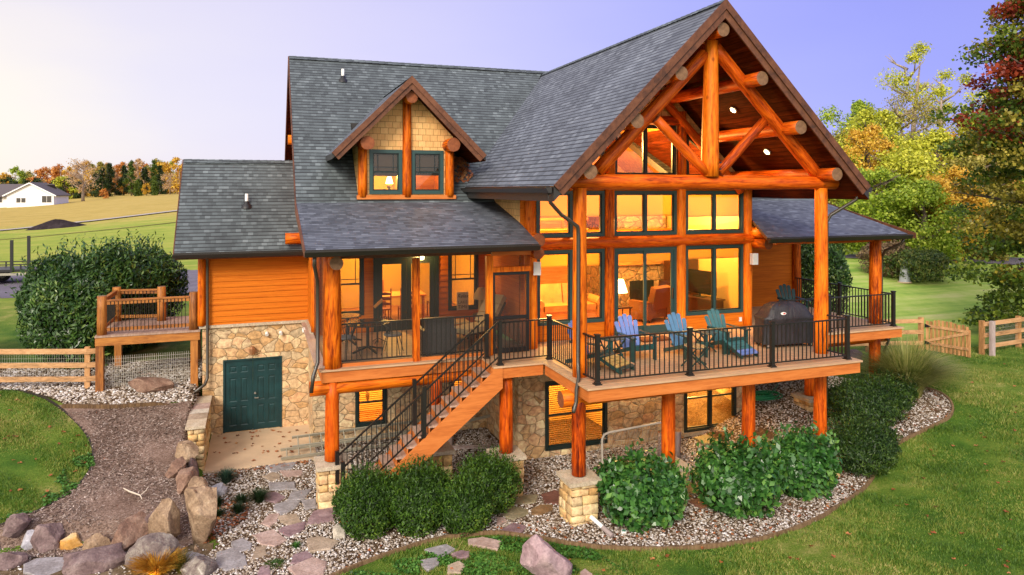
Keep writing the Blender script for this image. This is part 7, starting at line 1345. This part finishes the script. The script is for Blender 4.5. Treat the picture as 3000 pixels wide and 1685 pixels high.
YG = lm('yellow_green_leaf', (.17, .20, .014), (.52, .55, .04), (.82, .76, .10)); GREEN = lm('mid_green_leaf', (.09, .15, .010), (.30, .43, .03), (.58, .64, .08)); GOLDL = lm('gold_leaf', (.34, .17, .012), (.70, .42, .035), (.85, .62, .10)); RUST = lm('rust_leaf', (.30, .09, .015), (.60, .23, .035), (.76, .42, .10)); OLIVE = lm('olive_leaf', (.12, .125, .02), (.34, .30, .05), (.58, .48, .12)); TANL = lm('tan_leaf', (.34, .21, .10), (.58, .38, .19), (.72, .52, .30)); EVER = lm('arborvitae_leaf', (.006, .018, .003), (.022, .050, .006), (.075, .11, .012)); EVERL = lm('light_arborvitae_leaf', (.022, .050, .004), (.075, .125, .010), (.17, .23, .02)); DKG = lm('dark_wood_leaf', (.010, .026, .005), (.03, .06, .010), (.08, .11, .02))
def at(s, d): return (d * (.3364 + s * .9417), d * (.9417 - s * .3364))       # bearing (tangent off the view axis) and distance
# large maple on the right, mixed green and red, boughs sweeping to the lawn
def maple():
    x, y = 28.4, 18.2; r = np.random.default_rng(77); t = root('maple_tree', (x, y, gz1(x, y)), 'large maple turning red at right edge, drooping boughs over the lawn', 'tree'); h = 14.5; branches(t, h, 4.4, .26, 30, r, BARK, .12, .15, 3)
    pal = [lm('maple_green_leaf', (.022, .055, .005), (.085, .145, .013), (.27, .33, .04)), lm('maple_olive_leaf', (.07, .075, .010), (.24, .21, .022), (.52, .42, .06)), lm('maple_red_leaf', (.09, .012, .008), (.28, .038, .018), (.50, .10, .035))]
    allV = [[], [], []]
    for i in range(330):
        v = r.random() ** .9; zz = .4 + v * (h - .6); w = 2.9 + .9 * min(1, v * 2) if v < .55 else 3.8 * (1 - (v - .55) / .62); a = r.uniform(0, 6.28); q = max(.3, w * r.uniform(.35, 1.0)); c = np.array([q * math.cos(a), q * math.sin(a), zz - .05 * q * q * (v < .45)]); rr = r.uniform(.55, .95); n = int(270 * rr)
        d = sph(n, r); p = c + d * (rr * (1 - .6 * r.random(n)))[:, None] * np.array([1.1, 1.1, .5]) + r.normal(size=(n, 3)) * .08; hi_ = v > .52; k = r.choice(3, p=[.42, .22, .36] if hi_ else [.66, .31, .03]); allV[k].append(p)
    vs, fs, mi = [], [], []; off = 0
    for k in range(3):
        P = np.concatenate(allV[k]); P[:, 2] = np.maximum(P[:, 2], .5); V, F_ = leaf_quads(P, np.tile([0, 0, .6], (len(P), 1)), .145, r, .85, .8); vs.append(V); fs.append(F_ + off); mi.append(np.full(len(F_), k)); off += len(V)
    np_mesh('crown', np.concatenate(vs), np.concatenate(fs), pal, t, False, mi=np.concatenate(mi))
maple()
gR = 'trees beyond the right lawn'
RT = [('tall_sparse_tree', 2660, 62, 16.5, 3.6, 3800, .26, YG, 'tall sparse tree with open yellow green crown above others', 'vase', .3, 3, 1), ('tall_sparse_tree', 2760, 64, 15.2, 3.0, 2600, .26, YG, 'tall thin topped tree right of the tallest one', 'vase', .3, 4, 1), ('bare_tree', 2640, 58, 12.0, 3.6, 2600, .22, OLIVE, 'twiggy brown olive tree below the tall sparse tree', 'round', .25, 5, 0), ('leafy_tree', 2500, 66, 12.2, 4.2, 6500, .34, GREEN, 'mid green tree rising just right of the gable roof', 'round', .15, 6, 0), ('leafy_tree', 2560, 57, 10.6, 3.6, 5000, .32, YG, 'yellow green tree right of the gable roof, in front', 'round', .15, 7, 0), ('orange_tree', 2535, 50, 8.6, 2.6, 3600, .26, GOLDL, 'small golden orange tree beside the right rake of gable', 'round', .12, 8, 0),
 ('leafy_tree', 2640, 47, 6.6, 3.6, 7000, .30, YG, 'bright yellow green low tree beyond the right porch roof', 'round', .04, 9, 0), ('leafy_tree', 2745, 50, 8.2, 3.8, 7500, .30, YG, 'broad yellow tree in the middle of the right woods edge', 'round', .05, 10, 0), ('golden_tree', 2850, 54, 8.8, 3.6, 6000, .30, GOLDL, 'golden tree next to the red maple boughs', 'round', .05, 11, 0), ('leafy_tree', 2560, 44, 5.4, 2.8, 4800, .27, GREEN, 'green low tree peeking over the right porch roof edge', 'round', .03, 12, 0), ('leafy_tree', 2700, 42, 4.8, 2.7, 4600, .26, GREEN, 'green underbrush tree above the far road', 'round', .03, 13, 0), ('golden_tree', 2790, 43, 5.6, 2.6, 4300, .26, GOLDL, 'yellow orange low tree above the round shrub', 'round', .03, 14, 0), ('leafy_tree', 2880, 45, 6.4, 3.2, 5200, .28, OLIVE, 'olive low tree behind the drooping maple boughs', 'round', .03, 15, 0), ('leafy_tree', 2960, 52, 11.5, 4.2, 6200, .32, YG, 'tall yellow green tree behind the maple', 'round', .06, 16, 0), ('leafy_tree', 3060, 48, 9.5, 4.0, 5000, .32, GREEN, 'green tree behind the maple at right picture edge', 'round', .06, 17, 0), ('leafy_tree', 2455, 60, 9.0, 3.4, 4200, .32, OLIVE, 'olive tree mostly hidden by the gable rake', 'round', .1, 18, 0), ('rust_tree', 2900, 47, 7.6, 1.9, 2000, .26, RUST, 'small rusty tree tucked among yellow ones at right', 'round', .25, 19, 0)]
for nm, u, d, h, rad, n, sz, m, lb, sh, lo, sd_, bare in RT:
    x, y = at((u - 1500) / 2080, d); tree(nm, x, y, h, rad, int(n * (2.9 if not bare else 2.0)), sz * .62, m, lb, gR, 100 + sd_, sh, .22 + .01 * h, lo, 44 if not bare else 16, PALEBARK if bare or nm == 'bare_tree' else BARK, up=.75 if bare else .5, nb=16 if not bare else 18, dens=.75)
# far left tree line behind the field
gL = 'autumn trees behind the far field'; gE = 'evergreens at the far field edge'
r0 = random.Random(12); pal = [(GOLDL, 'golden'), (RUST, 'rust red'), (OLIVE, 'olive'), (TANL, 'tan'), (GREEN, 'green'), (YG, 'yellow')]
spots = [(-25, 'golden', 16), (12, 'golden', 17), (48, 'green', 18), (85, 'olive', 16), (118, 'rust red', 17), (150, 'rust red', 20), (176, 'rust red', 18), (205, 'golden', 16), (232, 'tan', 17), (262, 'golden', 18), (290, 'olive', 19), (312, 'tan', 17), (338, 'rust red', 18), (362, 'rust red', 19), (384, 'golden', 17), (405, 'tan', 18), (428, 'rust red', 17), (450, 'olive', 19), (475, 'golden', 18), (500, 'yellow', 17), (525, 'golden', 19), (550, 'rust red', 17), (-50, 'olive', 17), (580, 'golden', 18), (640, 'olive', 18), (700, 'golden', 19), (760, 'rust red', 18)]
D_ = {k: m for m, k in pal}
place = ('left of all', 'second from left edge', 'third from left edge', 'above the white house chimney', 'above the white house roof', 'round, above the white gable', 'right beside the big round one', 'right of white house', 'beside the lone bare tree, left', 'behind the lone bare tree', 'right of the lone bare tree', 'left of the first evergreen', 'behind the first evergreens', 'between the evergreens', 'behind the tallest evergreen', 'right of tallest evergreen', 'behind the clipped columns', 'above the clipped columns', 'right of clipped columns', 'near the wing roof', 'touching the wing roof edge', 'behind the wing roof edge', 'at the far left beyond the frame', 'behind the wing ridge', 'behind the wing ridge, second', 'behind the main roof edge', 'behind the main roof rake')
for i, (u, k, h) in enumerate(spots):
    d = 262 + r0.uniform(-8, 22); x, y = at((u - 1500) / 2080, d); zz = gz1(x, y) - 1.0 if u < 560 else gz1(x, y) - 2; tree('autumn_tree', x, y, h * .64 * r0.uniform(.9, 1.06) + 1.2, 4.6 * r0.uniform(.85, 1.2), 2600, .58, D_[k], 'far %s autumn tree, %s' % (k, place[i]), gL, 200 + i, 'round', .35, .10, 16, PALEBARK, z=zz, nb=8)
for i, (u, h) in enumerate(((30, 10), (95, 9), (160, 8), (190, 9), (215, 8))): x, y = at((u - 1500) / 2080, 232); tree('dark_tree', x, y, h * .8, 4.2, 2400, .5, DKG if i != 3 else YG, ('dark green tree behind the white house roof, left', 'dark green tree behind the white house roof, middle', 'dark green tree at right of the white gable', 'yellow bush tree touching the white gable', 'dark green tree between white house and the bare tree')[i], 'dark trees behind the white house', 300 + i, 'round', .3, .03, 14)
for i in range(16):
    u = -40 + i * 36 + r0.uniform(-10, 10); d = 292; x, y = at((u - 1500) / 2080, d); tree('bare_tree', x, y, 12.5 + r0.uniform(-1.5, 2.5), 2.6, 260, .4, OLIVE, 'far bare topped tree, number %d along the skyline counted from left' % (i + 1) if False else 'thin bare topped tree sticking out of the far tree line', 'bare tree tops on the skyline', 330 + i, 'vase', .25, .5, 8, PALEBARK, z=gz1(x, y) - 2, nb=14, up=1.1)
x, y = at((243 - 1500) / 2080, 190); tree('bare_tree', x, y, 11, 5.2, 900, .35, TANL, 'lone nearly bare tree standing at the far field edge', None, 350, 'round', .38, .25, 22, PALEBARK, nb=26, up=.7)
EV = [(300, 9.0, EVER), (322, 10.5, EVER), (363, 9.6, EVER), (385, 10.8, EVERL), (424, 8.5, EVER), (452, 11.0, EVERL), (468, 9.0, EVER), (282, 7.5, EVER)]
for i, (u, h, m) in enumerate(EV): x, y = at((u - 1500) / 2080, 226 + (i % 3) * 4); tree('evergreen_tree', x, y, h, 2.5, 3000, .38, m, 'conical evergreen, ' + ('second of the left pair', 'taller one of the left pair', 'slim dark one in the middle', 'lighter broad one in the middle', 'dark one behind clipped column', 'tallest pale one at right', 'dark one at right of tallest', 'shortest, leftmost one')[i], gE, 360 + i, 'cone', .2, .02, 34, nb=6, up=.1, dens=.5)
for i, (u, h) in enumerate(((405, 4.6), (452, 5.2))): x, y = at((u - 1500) / 2080, 205); tree('clipped_column', x, y, h, 1.55, 2600, .35, EVERL, ('clipped flat topped green column, left of two', 'clipped flat topped green column, right of two')[i], 'clipped columns in the far field', 380 + i, 'column', .15, .0, 30, nb=5, up=.1, dens=.5)
x, y = at((430 - 1500) / 2080, 205); tree('golden_tree', x, y, 3.6, 1.3, 700, .3, GOLDL, 'small yellow tree between the two clipped columns', None, 390, 'round', .1, .1, 10, nb=6); x, y = at((306 - 1500) / 2080, 205); tree('orange_tree', x, y, 2.6, 1.6, 700, .3, RUST, 'low orange bush before the left evergreens', None, 391, 'round', .08, .02, 10, nb=6)
x, y = at((498 - 1500) / 2080, 215); tree('bare_tree', x, y, 6.5, 3.0, 600, .3, TANL, 'small tan bare tree right of the clipped columns', None, 392, 'round', .15, .15, 14, PALEBARK, nb=20, up=.8)
# distant woods reading as one mass
vs = []; rr = np.random.default_rng(9); s = rr.uniform(-.78, 1.0, 26000); d = rr.uniform(300, 360, 26000); X = d * (.3364 + s * .9417); Y = d * (.9417 - s * .3364); Zg = ground(X, Y); pos = np.stack([X, Y, Zg - 4 + rr.random(26000) ** .8 * (10 + 2.0 * np.sin(s * 40) + 2 * np.sin(s * 97))], 1); V, F_ = leaf_quads(pos, np.tile([0, -1., .5], (len(pos), 1)), 1.3, rr, .8, .7)
tag(np_mesh('distant_woods', V, F_, lm('distant_woods_leaf', (.22, .12, .04), (.55, .34, .09), (.72, .52, .22))), kind='stuff')

vs = []; rr = np.random.default_rng(19); n = 30000; s = rr.uniform(.40, .95, n); d = rr.uniform(66, 80, n); X = d * (.3364 + s * .9417); Y = d * (.9417 - s * .3364); Zg = ground(X, Y); pos = np.stack([X, Y, Zg + rr.random(n) * (5.4 + 1.2 * np.sin(s * 31) + .9 * np.sin(s * 83 + 1))], 1); V, F_ = leaf_quads(pos, np.tile([-.3, -1, .5], (n, 1)), .42, rr, .8, .7)
tag(np_mesh('woodland_edge', V, F_, YG), kind='stuff')
